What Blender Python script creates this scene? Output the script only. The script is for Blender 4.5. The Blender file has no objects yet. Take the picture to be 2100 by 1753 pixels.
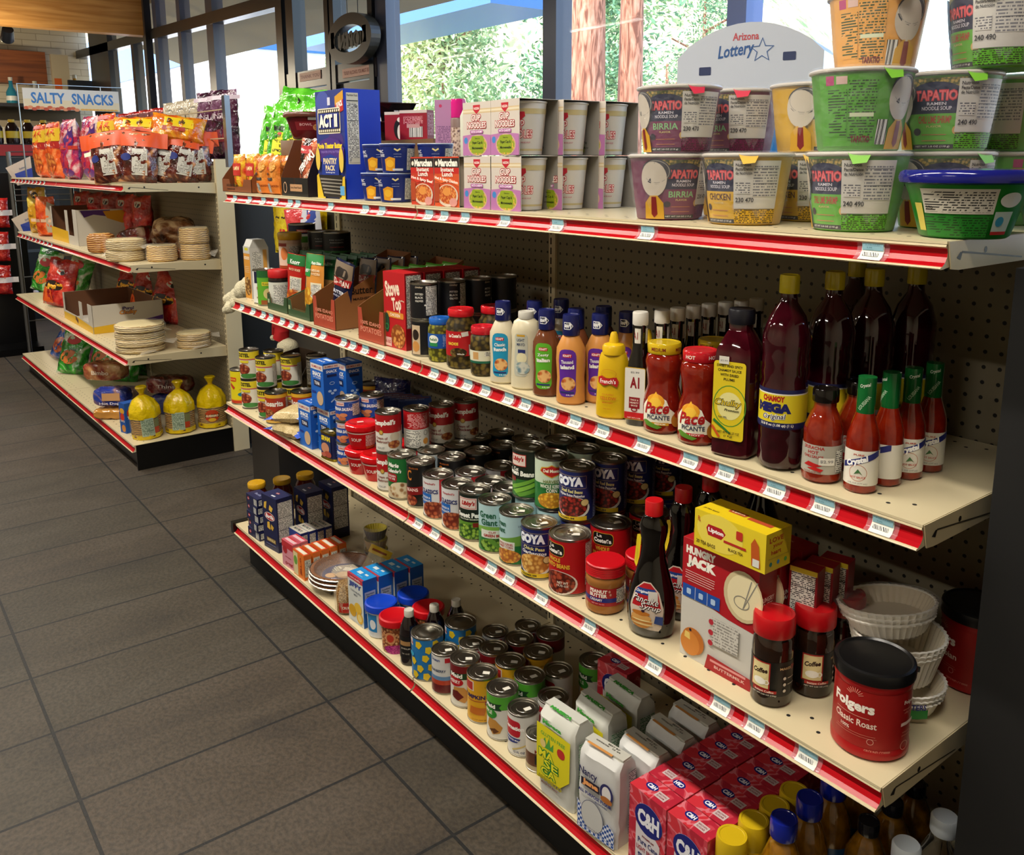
import bpy, bmesh, math, random
from mathutils import Vector, Matrix, noise
C = bpy.context.scene.collection
SC = bpy.context.scene
R = math.radians
PI = math.pi
random.seed(7)
# ------------------------------------------------------------------ camera, world, light, exposure
CX, CY, CZ = 2.9577, -1.0469, 1.4173
def make_camera():
    yaw, pit, roll = .9131, -.1948, -.0028
    fw = Vector((-math.sin(yaw)*math.cos(pit), math.cos(yaw)*math.cos(pit), math.sin(pit)))
    r = fw.cross(Vector((0, 0, 1))).normalized(); u = r.cross(fw)
    c, s = math.cos(roll), math.sin(roll)
    r2 = c*r + s*u; u2 = -s*r + c*u
    cam = bpy.data.cameras.new('camera'); o = bpy.data.objects.new('camera', cam); C.objects.link(o)
    m = Matrix((r2, u2, -fw)).transposed().to_4x4(); m.translation = (CX, CY, CZ); o.matrix_world = m
    cam.sensor_width = 36; cam.lens = 36*1810.4/2100; cam.shift_x = -.00699; cam.shift_y = -.08866
    cam.clip_start = .02; cam.clip_end = 400
    SC.camera = o
make_camera()
SC.view_settings.view_transform = 'Standard'; SC.view_settings.look = 'None'
SC.view_settings.exposure = 0.05; SC.view_settings.gamma = 1; SC.view_settings.use_curve_mapping = False
W = bpy.data.worlds.new('World'); SC.world = W; W.use_nodes = True
_n = W.node_tree.nodes; _n.clear()
_s = _n.new('ShaderNodeTexSky'); _s.sky_type = 'NISHITA'; _s.sun_disc = False; _s.sun_elevation = R(48); _s.sun_rotation = R(200); _s.air_density = 1; _s.dust_density = 1.5
_b = _n.new('ShaderNodeBackground'); _b.inputs[1].default_value = .85
_o = _n.new('ShaderNodeOutputWorld'); W.node_tree.links.new(_s.outputs[0], _b.inputs[0]); W.node_tree.links.new(_b.outputs[0], _o.inputs[0])
def sun():
    l = bpy.data.lights.new('sun', 'SUN'); l.energy = 7; l.angle = .01; l.color = (1, .96, .88)
    o = bpy.data.objects.new('sun', l); C.objects.link(o); o.rotation_euler = (R(42), R(18), 0)
sun()
def area(name, loc, sx, sy, e, col, rot=(0, 0, 0)):
    l = bpy.data.lights.new(name, 'AREA'); l.shape = 'RECTANGLE'; l.size = sx; l.size_y = sy; l.energy = e; l.color = col
    o = bpy.data.objects.new(name, l); C.objects.link(o); o.location = loc; o.rotation_euler = rot
WARM = (1, .93, .81)
for _i, (_x, _y, _e) in enumerate(((2.6, -.95, 38), (1.1, -.95, 38), (-.4, -.95, 38), (-2.2, -.95, 38), (-4.4, -.95, 36), (-7.5, -1.2, 30), (-10.5, -.5, 34), (2, -3.4, 34), (-1.5, -3.4, 34), (-5.5, -3.4, 34))):
    area('ceiling_tube_light', (_x, _y, 2.86), 1.2, .12, _e, WARM)
# ------------------------------------------------------------------ materials
def srgb(h):
    h = h.lstrip('#')
    if len(h) == 3: h = ''.join(c*2 for c in h)
    o = []
    for i in (0, 2, 4):
        c = int(h[i:i+2], 16)/255
        o.append(c/12.92 if c <= .04045 else ((c+.055)/1.055)**2.4)
    return (*o, 1)
MATS = {}
def newmat(name):
    m = bpy.data.materials.new(name); m.use_nodes = True
    nt = m.node_tree; b = nt.nodes['Principled BSDF']
    return m, nt, b
def N(nt, t, **k):
    n = nt.nodes.new('ShaderNode'+t)
    for a, v in k.items():
        if a == 'op': n.operation = v
        elif isinstance(a, str) and a.startswith('i'): 
            s = a[1:]; n.inputs[int(s) if s.isdigit() else s.replace('_', ' ')].default_value = v
        else: setattr(n, a, v)
    return n
def L(nt, a, b): nt.links.new(a, b)
def objco(nt, scale=(1, 1, 1), loc=(0, 0, 0)):
    t = N(nt, 'TexCoord'); m = N(nt, 'Mapping'); m.inputs['Scale'].default_value = scale; m.inputs['Location'].default_value = loc
    L(nt, t.outputs['Object'], m.inputs[0]); return m.outputs[0]
def ramp(nt, fac, stops, const=False):
    r = N(nt, 'ValToRGB'); e = r.color_ramp.elements
    if const: r.color_ramp.interpolation = 'CONSTANT'
    while len(e) < len(stops): e.new(.5)
    for k, (p, c) in enumerate(stops): e[k].position = p; e[k].color = srgb(c) if isinstance(c, str) else (c, c, c, 1)
    L(nt, fac, r.inputs[0]); return r.outputs[0]
def bump(nt, b, h, strength=.3, dist=.002):
    n = N(nt, 'Bump'); n.inputs['Strength'].default_value = strength; n.inputs['Distance'].default_value = dist
    L(nt, h, n.inputs['Height']); L(nt, n.outputs[0], b.inputs['Normal'])
def M(spec):
    """'#rrggbb' + flags after ':'  g gloss, m metal, t matte, s satin | 'blob:#a:#b:#c:scale' | 'np:#bg:#ink' | named"""
    if spec in MATS: return MATS[spec]
    p = spec.split(':')
    if spec.startswith('#'):
        m, nt, b = newmat('paint_'+p[0][1:]+(''.join(p[1:])))
        b.inputs['Base Color'].default_value = srgb(p[0]); fl = p[1] if len(p) > 1 else ''
        b.inputs['Roughness'].default_value = {'g': .12, 't': .8, 'm': .28, 's': .3}.get(fl, .42)
        if fl == 'm': b.inputs['Metallic'].default_value = 1
        if fl == 'c':
            n = N(nt, 'TexNoise', iScale=28., iDetail=4.); L(nt, objco(nt), n.inputs['Vector']); bump(nt, b, n.outputs[0], .9, .012); b.inputs['Roughness'].default_value = .16
    elif p[0] == 'blob':
        m, nt, b = newmat('food_print_'+p[1][1:]); v = N(nt, 'TexVoronoi'); v.inputs['Scale'].default_value = float(p[4])
        L(nt, objco(nt), v.inputs['Vector']); sp = N(nt, 'SeparateColor'); L(nt, v.outputs['Color'], sp.inputs[0])
        c1 = ramp(nt, sp.outputs[0], [(0, p[1]), (1, p[2])]); f = ramp(nt, v.outputs['Distance'], [(.3, 0.), (.62, 1.)])
        mx = N(nt, 'Mix', data_type='RGBA'); L(nt, f, mx.inputs[0]); L(nt, c1, mx.inputs[6]); mx.inputs[7].default_value = srgb(p[3]); L(nt, mx.outputs[2], b.inputs['Base Color'])
        b.inputs['Roughness'].default_value = .35
    elif p[0] == 'np':      # fine print: broken lines stacked in height
        m, nt, b = newmat('fine_print_'+p[1][1:]); co = objco(nt); s = N(nt, 'SeparateXYZ'); L(nt, co, s.inputs[0])
        k = N(nt, 'Math', op='MULTIPLY', i1=float(p[3]) if len(p) > 3 else 330.); L(nt, s.outputs[2], k.inputs[0])
        fr = N(nt, 'Math', op='FRACT'); L(nt, k.outputs[0], fr.inputs[0]); fl = N(nt, 'Math', op='FLOOR'); L(nt, k.outputs[0], fl.inputs[0])
        cb = N(nt, 'CombineXYZ'); a = N(nt, 'Math', op='ADD'); L(nt, s.outputs[0], a.inputs[0]); L(nt, s.outputs[1], a.inputs[1])
        a2 = N(nt, 'Math', op='MULTIPLY', i1=260.); L(nt, a.outputs[0], a2.inputs[0]); L(nt, a2.outputs[0], cb.inputs[0])
        f2 = N(nt, 'Math', op='MULTIPLY', i1=5.3); L(nt, fl.outputs[0], f2.inputs[0]); L(nt, f2.outputs[0], cb.inputs[1])
        ns = N(nt, 'TexNoise', iScale=1., iDetail=2.); L(nt, cb.outputs[0], ns.inputs['Vector'])
        g1 = N(nt, 'Math', op='GREATER_THAN', i1=.47); L(nt, ns.outputs[0], g1.inputs[0]); g2 = N(nt, 'Math', op='GREATER_THAN', i1=.5); L(nt, fr.outputs[0], g2.inputs[0])
        mu = N(nt, 'Math', op='MULTIPLY'); L(nt, g1.outputs[0], mu.inputs[0]); L(nt, g2.outputs[0], mu.inputs[1])
        mx = N(nt, 'Mix', data_type='RGBA'); L(nt, mu.outputs[0], mx.inputs[0]); mx.inputs[6].default_value = srgb(p[1]); mx.inputs[7].default_value = srgb(p[2]); L(nt, mx.outputs[2], b.inputs['Base Color'])
        b.inputs['Roughness'].default_value = .45
    elif p[0] == 'foil':    # crinkled glossy bag film in up to three colours
        m, nt, b = newmat('foil_'+p[1][1:]); n = N(nt, 'TexNoise', iScale=float(p[4]) if len(p) > 4 else 14., iDetail=3., iDistortion=1.); L(nt, objco(nt), n.inputs['Vector'])
        L(nt, ramp(nt, n.outputs[0], [(.36, p[1]), (.5, p[2]), (.62, p[3])]), b.inputs['Base Color']); b.inputs['Roughness'].default_value = .14; b.inputs['Specular IOR Level'].default_value = .8
        n2 = N(nt, 'TexNoise', iScale=30., iDetail=3.); L(nt, objco(nt), n2.inputs['Vector']); bump(nt, b, n2.outputs[0], .9, .012)
    elif p[0] == 'film':    # clear wrap
        m, nt, b = newmat('clear_film_'+p[1][1:]); b.inputs['Base Color'].default_value = srgb(p[1]); b.inputs['Alpha'].default_value = float(p[2]); b.inputs['Roughness'].default_value = .08; b.inputs['Specular IOR Level'].default_value = 1
        n2 = N(nt, 'TexNoise', iScale=40., iDetail=3.); L(nt, objco(nt), n2.inputs['Vector']); bump(nt, b, n2.outputs[0], 1, .01)
    elif p[0] == 'liq':     # dark sauce behind glossy plastic
        m, nt, b = newmat('sauce_'+p[1][1:]); b.inputs['Roughness'].default_value = .06; b.inputs['Coat Weight'].default_value = .6; b.inputs['Coat Roughness'].default_value = .03
        n = N(nt, 'TexNoise', iScale=60., iDetail=4.); L(nt, objco(nt), n.inputs['Vector']); L(nt, ramp(nt, n.outputs[0], [(.4, p[1]), (.7, p[2])]), b.inputs['Base Color'])
    elif p[0] == 'glass':
        m, nt, b = newmat('clear_'+p[1][1:]); b.inputs['Base Color'].default_value = srgb(p[1]); b.inputs['Transmission Weight'].default_value = 1; b.inputs['Roughness'].default_value = .03; b.inputs['IOR'].default_value = float(p[2])
    elif p[0] == 'emit':
        m, nt, b = newmat('glow_'+p[1][1:]); b.inputs['Base Color'].default_value = srgb(p[1]); b.inputs['Emission Color'].default_value = srgb(p[1]); b.inputs['Emission Strength'].default_value = float(p[2])
    elif p[0] == 'bar':     # barcode: upright stripes along x+y
        m, nt, b = newmat('barcode'); co = objco(nt); s = N(nt, 'SeparateXYZ'); L(nt, co, s.inputs[0]); a = N(nt, 'Math', op='ADD'); L(nt, s.outputs[0], a.inputs[0]); L(nt, s.outputs[1], a.inputs[1])
        n = N(nt, 'TexNoise', noise_dimensions='1D', iScale=float(p[1]), iDetail=1.); L(nt, a.outputs[0], n.inputs['W']); L(nt, ramp(nt, n.outputs[0], [(0, '#101010'), (.5, '#e8e8e4')], True), b.inputs['Base Color'])
    elif p[0] == 'check':
        m, nt, b = newmat('gingham'); n = N(nt, 'TexChecker', iScale=float(p[3])); L(nt, objco(nt), n.inputs['Vector']); n.inputs[1].default_value = srgb(p[1]); n.inputs[2].default_value = srgb(p[2]); L(nt, n.outputs[0], b.inputs['Base Color'])
    elif p[0] == 'layer':   # stacked tortillas seen edge-on
        m, nt, b = newmat('stacked_layers'); w = N(nt, 'TexWave', bands_direction='Z', iScale=float(p[3]), iDistortion=3.5, iDetail=2.); w.inputs['Detail Scale'].default_value = 1.2; L(nt, objco(nt), w.inputs['Vector'])
        L(nt, ramp(nt, w.outputs[0], [(.25, p[2]), (.6, p[1])]), b.inputs['Base Color']); b.inputs['Roughness'].default_value = .35; bump(nt, b, w.outputs[0], .6, .004)
    elif p[0] == 'wood':
        m, nt, b = newmat('timber_'+p[1][1:]); n = N(nt, 'TexNoise', iScale=3., iDetail=6., iDistortion=.6); L(nt, objco(nt, (4, .35, 6)), n.inputs['Vector']); L(nt, ramp(nt, n.outputs[0], [(.3, p[2]), (.65, p[1])]), b.inputs['Base Color'])
    else: raise KeyError(spec)
    MATS[spec] = m; return m
def regmat(name, m): MATS[name] = m
# ------------------------------------------------------------------ geometry
_TX = {}
def text_tris(s, bold=0., shear=0.):
    k = (s, bold, shear)
    if k not in _TX:
        cu = bpy.data.curves.new('t', 'FONT'); cu.body = s; cu.size = 1; cu.offset = bold; cu.shear = shear; cu.resolution_u = 2; cu.fill_mode = 'FRONT'
        o = bpy.data.objects.new('t', cu); me = o.to_mesh()
        t = []
        me.calc_loop_triangles(); vs = [(v.co.x, v.co.y) for v in me.vertices]
        for lt in me.loop_triangles: t.append([vs[i] for i in lt.vertices])
        o.to_mesh_clear(); bpy.data.objects.remove(o); bpy.data.curves.remove(cu)
        if not t: t = [[(0, 0), (1, 0), (0, 1)]]
        xs = [p[0] for q in t for p in q]; ys = [p[1] for q in t for p in q]
        _TX[k] = (t, min(xs), max(xs), min(ys), max(ys))
    return _TX[k]
class Cyl:
    curved = True
    def __init__(s, rf, R0, cx=0, cy=0, sx=1, sy=1): s.rf = rf if callable(rf) else (lambda z: rf); s.R0 = R0; s.cx, s.cy, s.sx, s.sy = cx, cy, sx, sy; s.step = R0*.21
    def p(s, u, v, off):
        t = u/s.R0; r = s.rf(v)
        return (s.cx+(r*s.sx+off)*math.sin(t), s.cy-(r*s.sy+off)*math.cos(t), v)
class Pln:
    curved = False
    def __init__(s, o, U, V): s.o, s.U, s.V = Vector(o), Vector(U), Vector(V); s.n = s.U.cross(s.V)
    def p(s, u, v, off): return tuple(s.o+s.U*u+s.V*v+s.n*off)
def prof_fn(prof):
    def f(z):
        for (r0, z0), (r1, z1) in zip(prof, prof[1:]):
            if z0 <= z <= z1 and z1 > z0: return r0+(r1-r0)*(z-z0)/(z1-z0)
        return prof[-1][0] if z > prof[-1][1] else prof[0][0]
    return f
class G:
    def __init__(s): s.v = []; s.f = []; s.mi = []; s.ms = []; s.sm = []
    def m(s, spec):
        if spec not in s.ms: s.ms.append(spec)
        return s.ms.index(spec)
    def add(s, vs, fs, spec, smooth=False, xf=None):
        o = len(s.v); s.v += [tuple(xf@Vector(p)) for p in vs] if xf else vs
        for i, f in enumerate(fs):
            s.f.append([o+a for a in f]); s.mi.append(s.m(spec[i] if isinstance(spec, list) else spec)); s.sm.append(smooth)
        return s
    def lathe(s, prof, spec, seg=28, sx=1, sy=1, cx=0, cy=0, wave=0, nw=0, xf=None, sq=0):
        """prof: (r,z[,spec]) from bottom to top; sq>0 squares the section off"""
        vs, fs, sp = [], [], []; cur = spec; n = len(prof)
        for i, q in enumerate(prof):
            for k in range(seg):
                a = 2*PI*k/seg; r = q[0]*(1+(wave*math.cos(nw*a) if wave else 0)); ca, sa = math.cos(a), math.sin(a)
                if sq: r *= min(1/max(abs(ca), abs(sa), 1e-6), 1.35)**sq
                vs.append((cx+r*sx*ca, cy+r*sy*sa, q[1]))
        for i in range(n-1):
            if len(prof[i]) > 2: cur = prof[i][2]
            for k in range(seg):
                k2 = (k+1) % seg; fs.append([i*seg+k, i*seg+k2, (i+1)*seg+k2, (i+1)*seg+k]); sp.append(cur)
        if prof[0][0] > 1e-5: fs.append(list(range(seg))[::-1]); sp.append(prof[0][2] if len(prof[0]) > 2 else spec)
        if prof[-1][0] > 1e-5: fs.append([(n-1)*seg+k for k in range(seg)]); sp.append(prof[-1][2] if len(prof[-1]) > 2 else cur)
        return s.add(vs, fs, sp, True, xf)
    def box(s, x0, x1, y0, y1, z0, z1, spec, xf=None):
        """spec may be a list: bottom, top, front(-y), back, left, right(+x)"""
        v = [(x0, y0, z0), (x1, y0, z0), (x1, y1, z0), (x0, y1, z0), (x0, y0, z1), (x1, y0, z1), (x1, y1, z1), (x0, y1, z1)]
        return s.add(v, [[0, 3, 2, 1], [4, 5, 6, 7], [0, 1, 5, 4], [2, 3, 7, 6], [3, 0, 4, 7], [1, 2, 6, 5]], spec, False, xf)
    def rbox(s, x0, x1, y0, y1, z0, z1, spec, bev=.002, seg=2, xf=None):
        bm = bmesh.new(); bmesh.ops.create_cube(bm, size=1)
        for v in bm.verts: v.co = ((x0+x1)/2+v.co.x*(x1-x0), (y0+y1)/2+v.co.y*(y1-y0), (z0+z1)/2+v.co.z*(z1-z0))
        bmesh.ops.bevel(bm, geom=bm.edges[:], offset=bev, segments=seg, affect='EDGES', profile=.5); s.bm(bm, spec, True, xf); return s
    def bm(s, bm, spec, smooth=False, xf=None):
        bm.verts.index_update(); s.add([tuple(v.co) for v in bm.verts], [[v.index for v in f.verts] for f in bm.faces], spec, smooth, xf); bm.free(); return s
    def tube(s, pts, r, spec, seg=8, closed=False):
        P = [Vector(p) for p in pts]; n = len(P); vs = []; fs = []
        for i, p in enumerate(P):
            t = (P[(i+1) % n if closed else min(i+1, n-1)]-P[i-1 if (closed or i) else 0]).normalized()
            a = t.orthogonal() if i == 0 else (a0-t*a0.dot(t)); a.normalize(); a0 = a; b = t.cross(a); rr = r[i] if isinstance(r, (list, tuple)) else r
            for k in range(seg): vs.append(tuple(p+(a*math.cos(2*PI*k/seg)+b*math.sin(2*PI*k/seg))*rr))
        for i in range(n if closed else n-1):
            j = (i+1) % n
            for k in range(seg): fs.append([i*seg+k, i*seg+(k+1) % seg, j*seg+(k+1) % seg, j*seg+k])
        if not closed: fs += [list(range(seg))[::-1], [(n-1)*seg+k for k in range(seg)]]
        return s.add(vs, fs, spec, True)
    def extrude_x(s, sec, x0, x1, spec, cap=True, smooth=False):
        """sec: (y,z) outline closed; spec may be list per side (+2 caps)"""
        n = len(sec); vs = [(x0, a, b) for a, b in sec]+[(x1, a, b) for a, b in sec]
        fs = [[i, (i+1) % n, n+(i+1) % n, n+i] for i in range(n)]
        if cap: fs += [list(range(n))[::-1], [n+i for i in range(n)]]
        if isinstance(spec, list): spec = spec+[spec[-1]]*(len(fs)-len(spec))
        return s.add(vs, fs, spec, smooth)
    def decal(s, polys, surf, spec, off):
        if surf.curved:
            bm = bmesh.new()
            for q in polys:
                f = [bm.verts.new((a, b, 0)) for a, b in q]
                try: bm.faces.new(f)
                except ValueError: pass
            us = [a for q in polys for a, b in q]; k = math.floor(min(us)/surf.step)+1
            while k*surf.step < max(us)-1e-6:
                bmesh.ops.bisect_plane(bm, geom=bm.verts[:]+bm.edges[:]+bm.faces[:], plane_co=(k*surf.step, 0, 0), plane_no=(1, 0, 0)); k += 1
            for st in getattr(surf, 'vs', ()):
                bmesh.ops.bisect_plane(bm, geom=bm.verts[:]+bm.edges[:]+bm.faces[:], plane_co=(0, st, 0), plane_no=(0, 1, 0))
            bm.verts.index_update(); s.add([surf.p(v.co.x, v.co.y, off) for v in bm.verts], [[v.index for v in f.verts] for f in bm.faces], spec, True); bm.free()
        else:
            for q in polys: s.add([surf.p(a, b, off) for a, b in q], [list(range(len(q)))], spec)
        return s
    def deco(s, surf, items, base=.00025, du=0, dv=0):
        """items in mm: r rect, e ellipse, t text, p polygon, b band, y ring"""
        for i, it in enumerate(items):
            k = it[0]; off = base+.00011*i
            if k == 'r':
                _, u, v, w, h, c = it[:6]; rad = it[6] if len(it) > 6 else 0; rot = it[7] if len(it) > 7 else 0
                if rad:
                    q = []
                    for cx, cy, a0 in ((w/2-rad, h/2-rad, 0), (-w/2+rad, h/2-rad, 90), (-w/2+rad, -h/2+rad, 180), (w/2-rad, -h/2+rad, 270)):
                        for a in (0, 30, 60, 90): q.append((cx+rad*math.cos(R(a0+a)), cy+rad*math.sin(R(a0+a))))
                else: q = [(-w/2, -h/2), (w/2, -h/2), (w/2, h/2), (-w/2, h/2)]
                if rot: ca, sa = math.cos(R(rot)), math.sin(R(rot)); q = [(a*ca-b*sa, a*sa+b*ca) for a, b in q]
                P = [[(u+a, v+b) for a, b in q]]
            elif k == 'e':
                _, u, v, w, h, c = it; P = [[(u+w/2*math.cos(2*PI*j/24), v+h/2*math.sin(2*PI*j/24)) for j in range(24)]]
            elif k == 'y':
                _, u, v, w, h, t, c = it; P = []
                for j in range(24):
                    a, b = 2*PI*j/24, 2*PI*(j+1)/24
                    P.append([(u+w/2*math.cos(a), v+h/2*math.sin(a)), (u+w/2*math.cos(b), v+h/2*math.sin(b)), (u+(w/2-t)*math.cos(b), v+(h/2-t)*math.sin(b)), (u+(w/2-t)*math.cos(a), v+(h/2-t)*math.sin(a))])
            elif k == 'p': _, pts, c = it; P = [pts]
            elif k == 'b': _, v0, v1, c = it; w = PI*surf.R0*1000; P = [[(-w, v0), (w, v0), (w, v1), (-w, v1)]]
            elif k == 't':
                _, tx, u, v, w, c = it[:6]; h = it[6] if len(it) > 6 else None; rot = it[7] if len(it) > 7 else 0; sh = it[8] if len(it) > 8 else 0; bo = it[9] if len(it) > 9 else .02
                t, xa, xb, ya, yb = text_tris(tx, bo, sh); k1 = w/max(xb-xa, 1e-6); k2 = h/max(yb-ya, 1e-6) if h else k1
                P = [[((a-(xa+xb)/2)*k1, (b-(ya+yb)/2)*k2) for a, b in q] for q in t]
                if rot: ca, sa = math.cos(R(rot)), math.sin(R(rot)); P = [[(a*ca-b*sa, a*sa+b*ca) for a, b in q] for q in P]
                P = [[(u+a, v+b) for a, b in q] for q in P]
            s.decal([[((a+du)/1000, (b+dv)/1000) for a, b in q] for q in P], surf, c, off)
        return s
    def build(s, name, parent=None, loc=None):
        me = bpy.data.meshes.new(name); me.from_pydata(s.v, [], s.f)
        for x in s.ms: me.materials.append(M(x))
        me.polygons.foreach_set('material_index', s.mi); me.polygons.foreach_set('use_smooth', s.sm); me.update()
        if any(s.sm): me.set_sharp_from_angle(angle=R(38))
        o = bpy.data.objects.new(name, me); C.objects.link(o)
        if parent: o.parent = parent
        if loc: o.location = loc
        return o
def tag(o, label, cat, group=None):
    o['label'] = label; o['category'] = cat
    if group: o['group'] = group
    return o
def thing(name, label='', cat='', group=None, loc=(0, 0, 0), rz=0):
    o = bpy.data.objects.new(name, None); C.objects.link(o); o.location = loc; o.rotation_euler = (0, 0, rz); o.empty_display_size = .05
    return tag(o, label, cat, group)
def struct(name, g):
    o = g.build(name); o['kind'] = 'structure'; return o
USED = set()
def face_cam(x, y): return math.atan2(CX-x, -(CY-y))
def put(proto, x, y, z, rz=None, label=None, group=None, tilt=None):
    if proto.name in USED:
        r = proto.copy(); C.objects.link(r)
        for ch in list(proto.children):
            c = ch.copy(); C.objects.link(c); c.parent = r
            for g in list(ch.children): d = g.copy(); C.objects.link(d); d.parent = c
    else: r = proto; USED.add(proto.name)
    rz = face_cam(x, y) if rz is None else (R(rz[0])+face_cam(x, y) if isinstance(rz, tuple) else R(rz))
    r.location = (x, y, z+.0004); r.rotation_euler = (R(tilt[0]), R(tilt[1]), rz) if tilt else (0, 0, rz)
    if label: r['label'] = label
    if group: r['group'] = group
    return r
S1, S2, S3, S4 = 1.3236, .9635, .6079, .1593
ORD = ['frontmost', 'second', 'third', 'fourth', 'fifth', 'sixth', 'seventh', 'eighth', 'ninth', 'tenth']
# ------------------------------------------------------------------ room shell
def floor_mat():
    m, nt, b = newmat('slate_floor_tiles'); co = objco(nt, (1, 1, 1), (-.0369+.3048*60, .1504+.6096*20, 0))
    br = N(nt, 'TexBrick', offset=0., squash=1.); br.inputs['Scale'].default_value = 1; br.inputs['Brick Width'].default_value = .3048; br.inputs['Row Height'].default_value = .6096
    br.inputs['Mortar Size'].default_value = .0042; br.inputs['Mortar Smooth'].default_value = .1; br.inputs['Bias'].default_value = 0
    br.inputs['Color1'].default_value = srgb('#453f34'); br.inputs['Color2'].default_value = srgb('#50453a'); br.inputs['Mortar'].default_value = srgb('#080706')
    L(nt, co, br.inputs['Vector'])
    n = N(nt, 'TexNoise', iScale=2.2, iDetail=7., iRoughness=.65, iDistortion=.8); L(nt, objco(nt, (2.2, .8, 1)), n.inputs['Vector'])
    n2 = N(nt, 'TexNoise', iScale=90., iDetail=4.); L(nt, objco(nt), n2.inputs['Vector'])
    mx = N(nt, 'Mix', data_type='RGBA', blend_type='MULTIPLY'); mx.inputs[0].default_value = 1; L(nt, br.outputs['Color'], mx.inputs[6]); L(nt, ramp(nt, n.outputs[0], [(.3, '#b0aca6'), (.5, '#e2ddd0'), (.72, '#ffffff')]), mx.inputs[7])
    m2 = N(nt, 'Mix', data_type='RGBA', blend_type='MULTIPLY'); m2.inputs[0].default_value = .6; L(nt, mx.outputs[2], m2.inputs[6]); L(nt, ramp(nt, n2.outputs[0], [(.35, '#808080'), (.6, '#ffffff')]), m2.inputs[7])
    L(nt, m2.outputs[2], b.inputs['Base Color']); b.inputs['Roughness'].default_value = .62
    ad = N(nt, 'Math', op='SUBTRACT'); L(nt, n2.outputs[0], ad.inputs[0]); L(nt, br.outputs['Fac'], ad.inputs[1]); bump(nt, b, ad.outputs[0], .35, .003)
    regmat('floor', m)
floor_mat()
def brick_mat():
    m, nt, b = newmat('painted_block_wall'); co = objco(nt); s = N(nt, 'SeparateXYZ'); L(nt, co, s.inputs[0]); c = N(nt, 'CombineXYZ'); a = N(nt, 'Math', op='ADD'); L(nt, s.outputs[0], a.inputs[0]); L(nt, s.outputs[1], a.inputs[1]); L(nt, a.outputs[0], c.inputs[0]); L(nt, s.outputs[2], c.inputs[1])
    br = N(nt, 'TexBrick'); br.inputs['Scale'].default_value = 1; br.inputs['Brick Width'].default_value = .4; br.inputs['Row Height'].default_value = .1; br.inputs['Mortar Size'].default_value = .006; L(nt, c.outputs[0], br.inputs['Vector'])
    br.inputs['Color1'].default_value = srgb('#cfc2a4'); br.inputs['Color2'].default_value = srgb('#c4b698'); br.inputs['Mortar'].default_value = srgb('#a89a7e'); L(nt, br.outputs[0], b.inputs['Base Color']); bump(nt, b, br.outputs['Fac'], -.4, .01)
    regmat('block', m)
brick_mat()
YW = 2.4
g = G(); g.box(-13.2, 5, -5, YW+.12, -.1, 0, 'floor'); struct('floor', g)
g = G(); g.box(-13.2, 5, -5, YW+.12, 3.6, 3.7, '#6b5a44:t'); struct('ceiling', g)
g = G(); g.box(-13.2, -13.0, -5, YW+.12, 0, 3.6, 'block'); struct('wall_left', g)
g = G(); g.box(4.8, 5, -5, YW+.12, 0, 3.6, '#b8aa90:t'); struct('wall_right', g)
g = G(); g.box(-13, 4.8, -5, -4.8, 0, 3.6, '#a89a80:t'); struct('wall_front', g)
# window wall along y = 2.4: sill, dark mullions, sloping transom, head
DK, BM = '#17181c:s', '#4a4f63:s'
g = G(); g.box(-13, -5.1, YW-.02, YW+.1, 0, .45, 'block'); g.box(-3.05, 4.8, YW-.02, YW+.1, 0, .45, 'block'); g.box(-13, 4.8, YW-.02, YW+.1, 3.5, 3.6, '#6b5a44:t'); struct('wall_back', g)
def rail_y(g, x0, z0, x1, z1, w, d, spec):
    v = [(x0, YW-d, z0-w/2), (x1, YW-d, z1-w/2), (x1, YW+.08, z1-w/2), (x0, YW+.08, z0-w/2), (x0, YW-d, z0+w/2), (x1, YW-d, z1+w/2), (x1, YW+.08, z1+w/2), (x0, YW+.08, z0+w/2)]
    g.add(v, [[0, 3, 2, 1], [4, 5, 6, 7], [0, 1, 5, 4], [2, 3, 7, 6], [3, 0, 4, 7], [1, 2, 6, 5]], spec)
g = G(); rail_y(g, -13, 3.12, -5.0, 2.86, .12, .05, DK); struct('trim_1', g)
g = G(); g.box(-12.1, -11.0, YW-.05, YW+.08, .45, 3.5, DK); struct('trim_2', g)
MUL = ((-9.8, .12, DK), (-8.72, .14, BM), (-7.81, .12, BM), (-6.8, .2, BM), (-3.13, .16, BM), (-1.16, .12, BM), (.19, .11, '#5a74b8:s'), (.745, .07, '#5a74b8:s'), (2.4, .12, BM), (4.7, .2, BM))
for i, (x, w, c) in enumerate(MUL):
    g = G(); g.box(x-w/2, x+w/2, YW-.04, YW+.08, .45, 3.5, c); struct('trim_%d' % (i+3), g)
g = G(); g.box(-3.05, 4.7, YW-.06, YW-.03, .45, .55, BM); struct('trim_20', g)
xs = [-11.0]+[m[0] for m in MUL[:4]]+[-5.1]; gl = 'film:#eef4ff:0.04'
m, nt, b = newmat('window_glass'); b.inputs['Base Color'].default_value = (.95, .97, 1, 1); b.inputs['Alpha'].default_value = .06; b.inputs['Roughness'].default_value = .02; regmat('pane', m)
k = 1
for a, c in list(zip(xs, xs[1:]))+[(-3.05, -1.16), (-1.16, .19), (.19, .745), (.745, 2.4), (2.4, 4.7)]:
    g = G(); g.box(a+.04, c-.04, YW+.01, YW+.016, .45, 3.5, 'pane'); struct('window_%d' % k, g); k += 1
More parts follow.
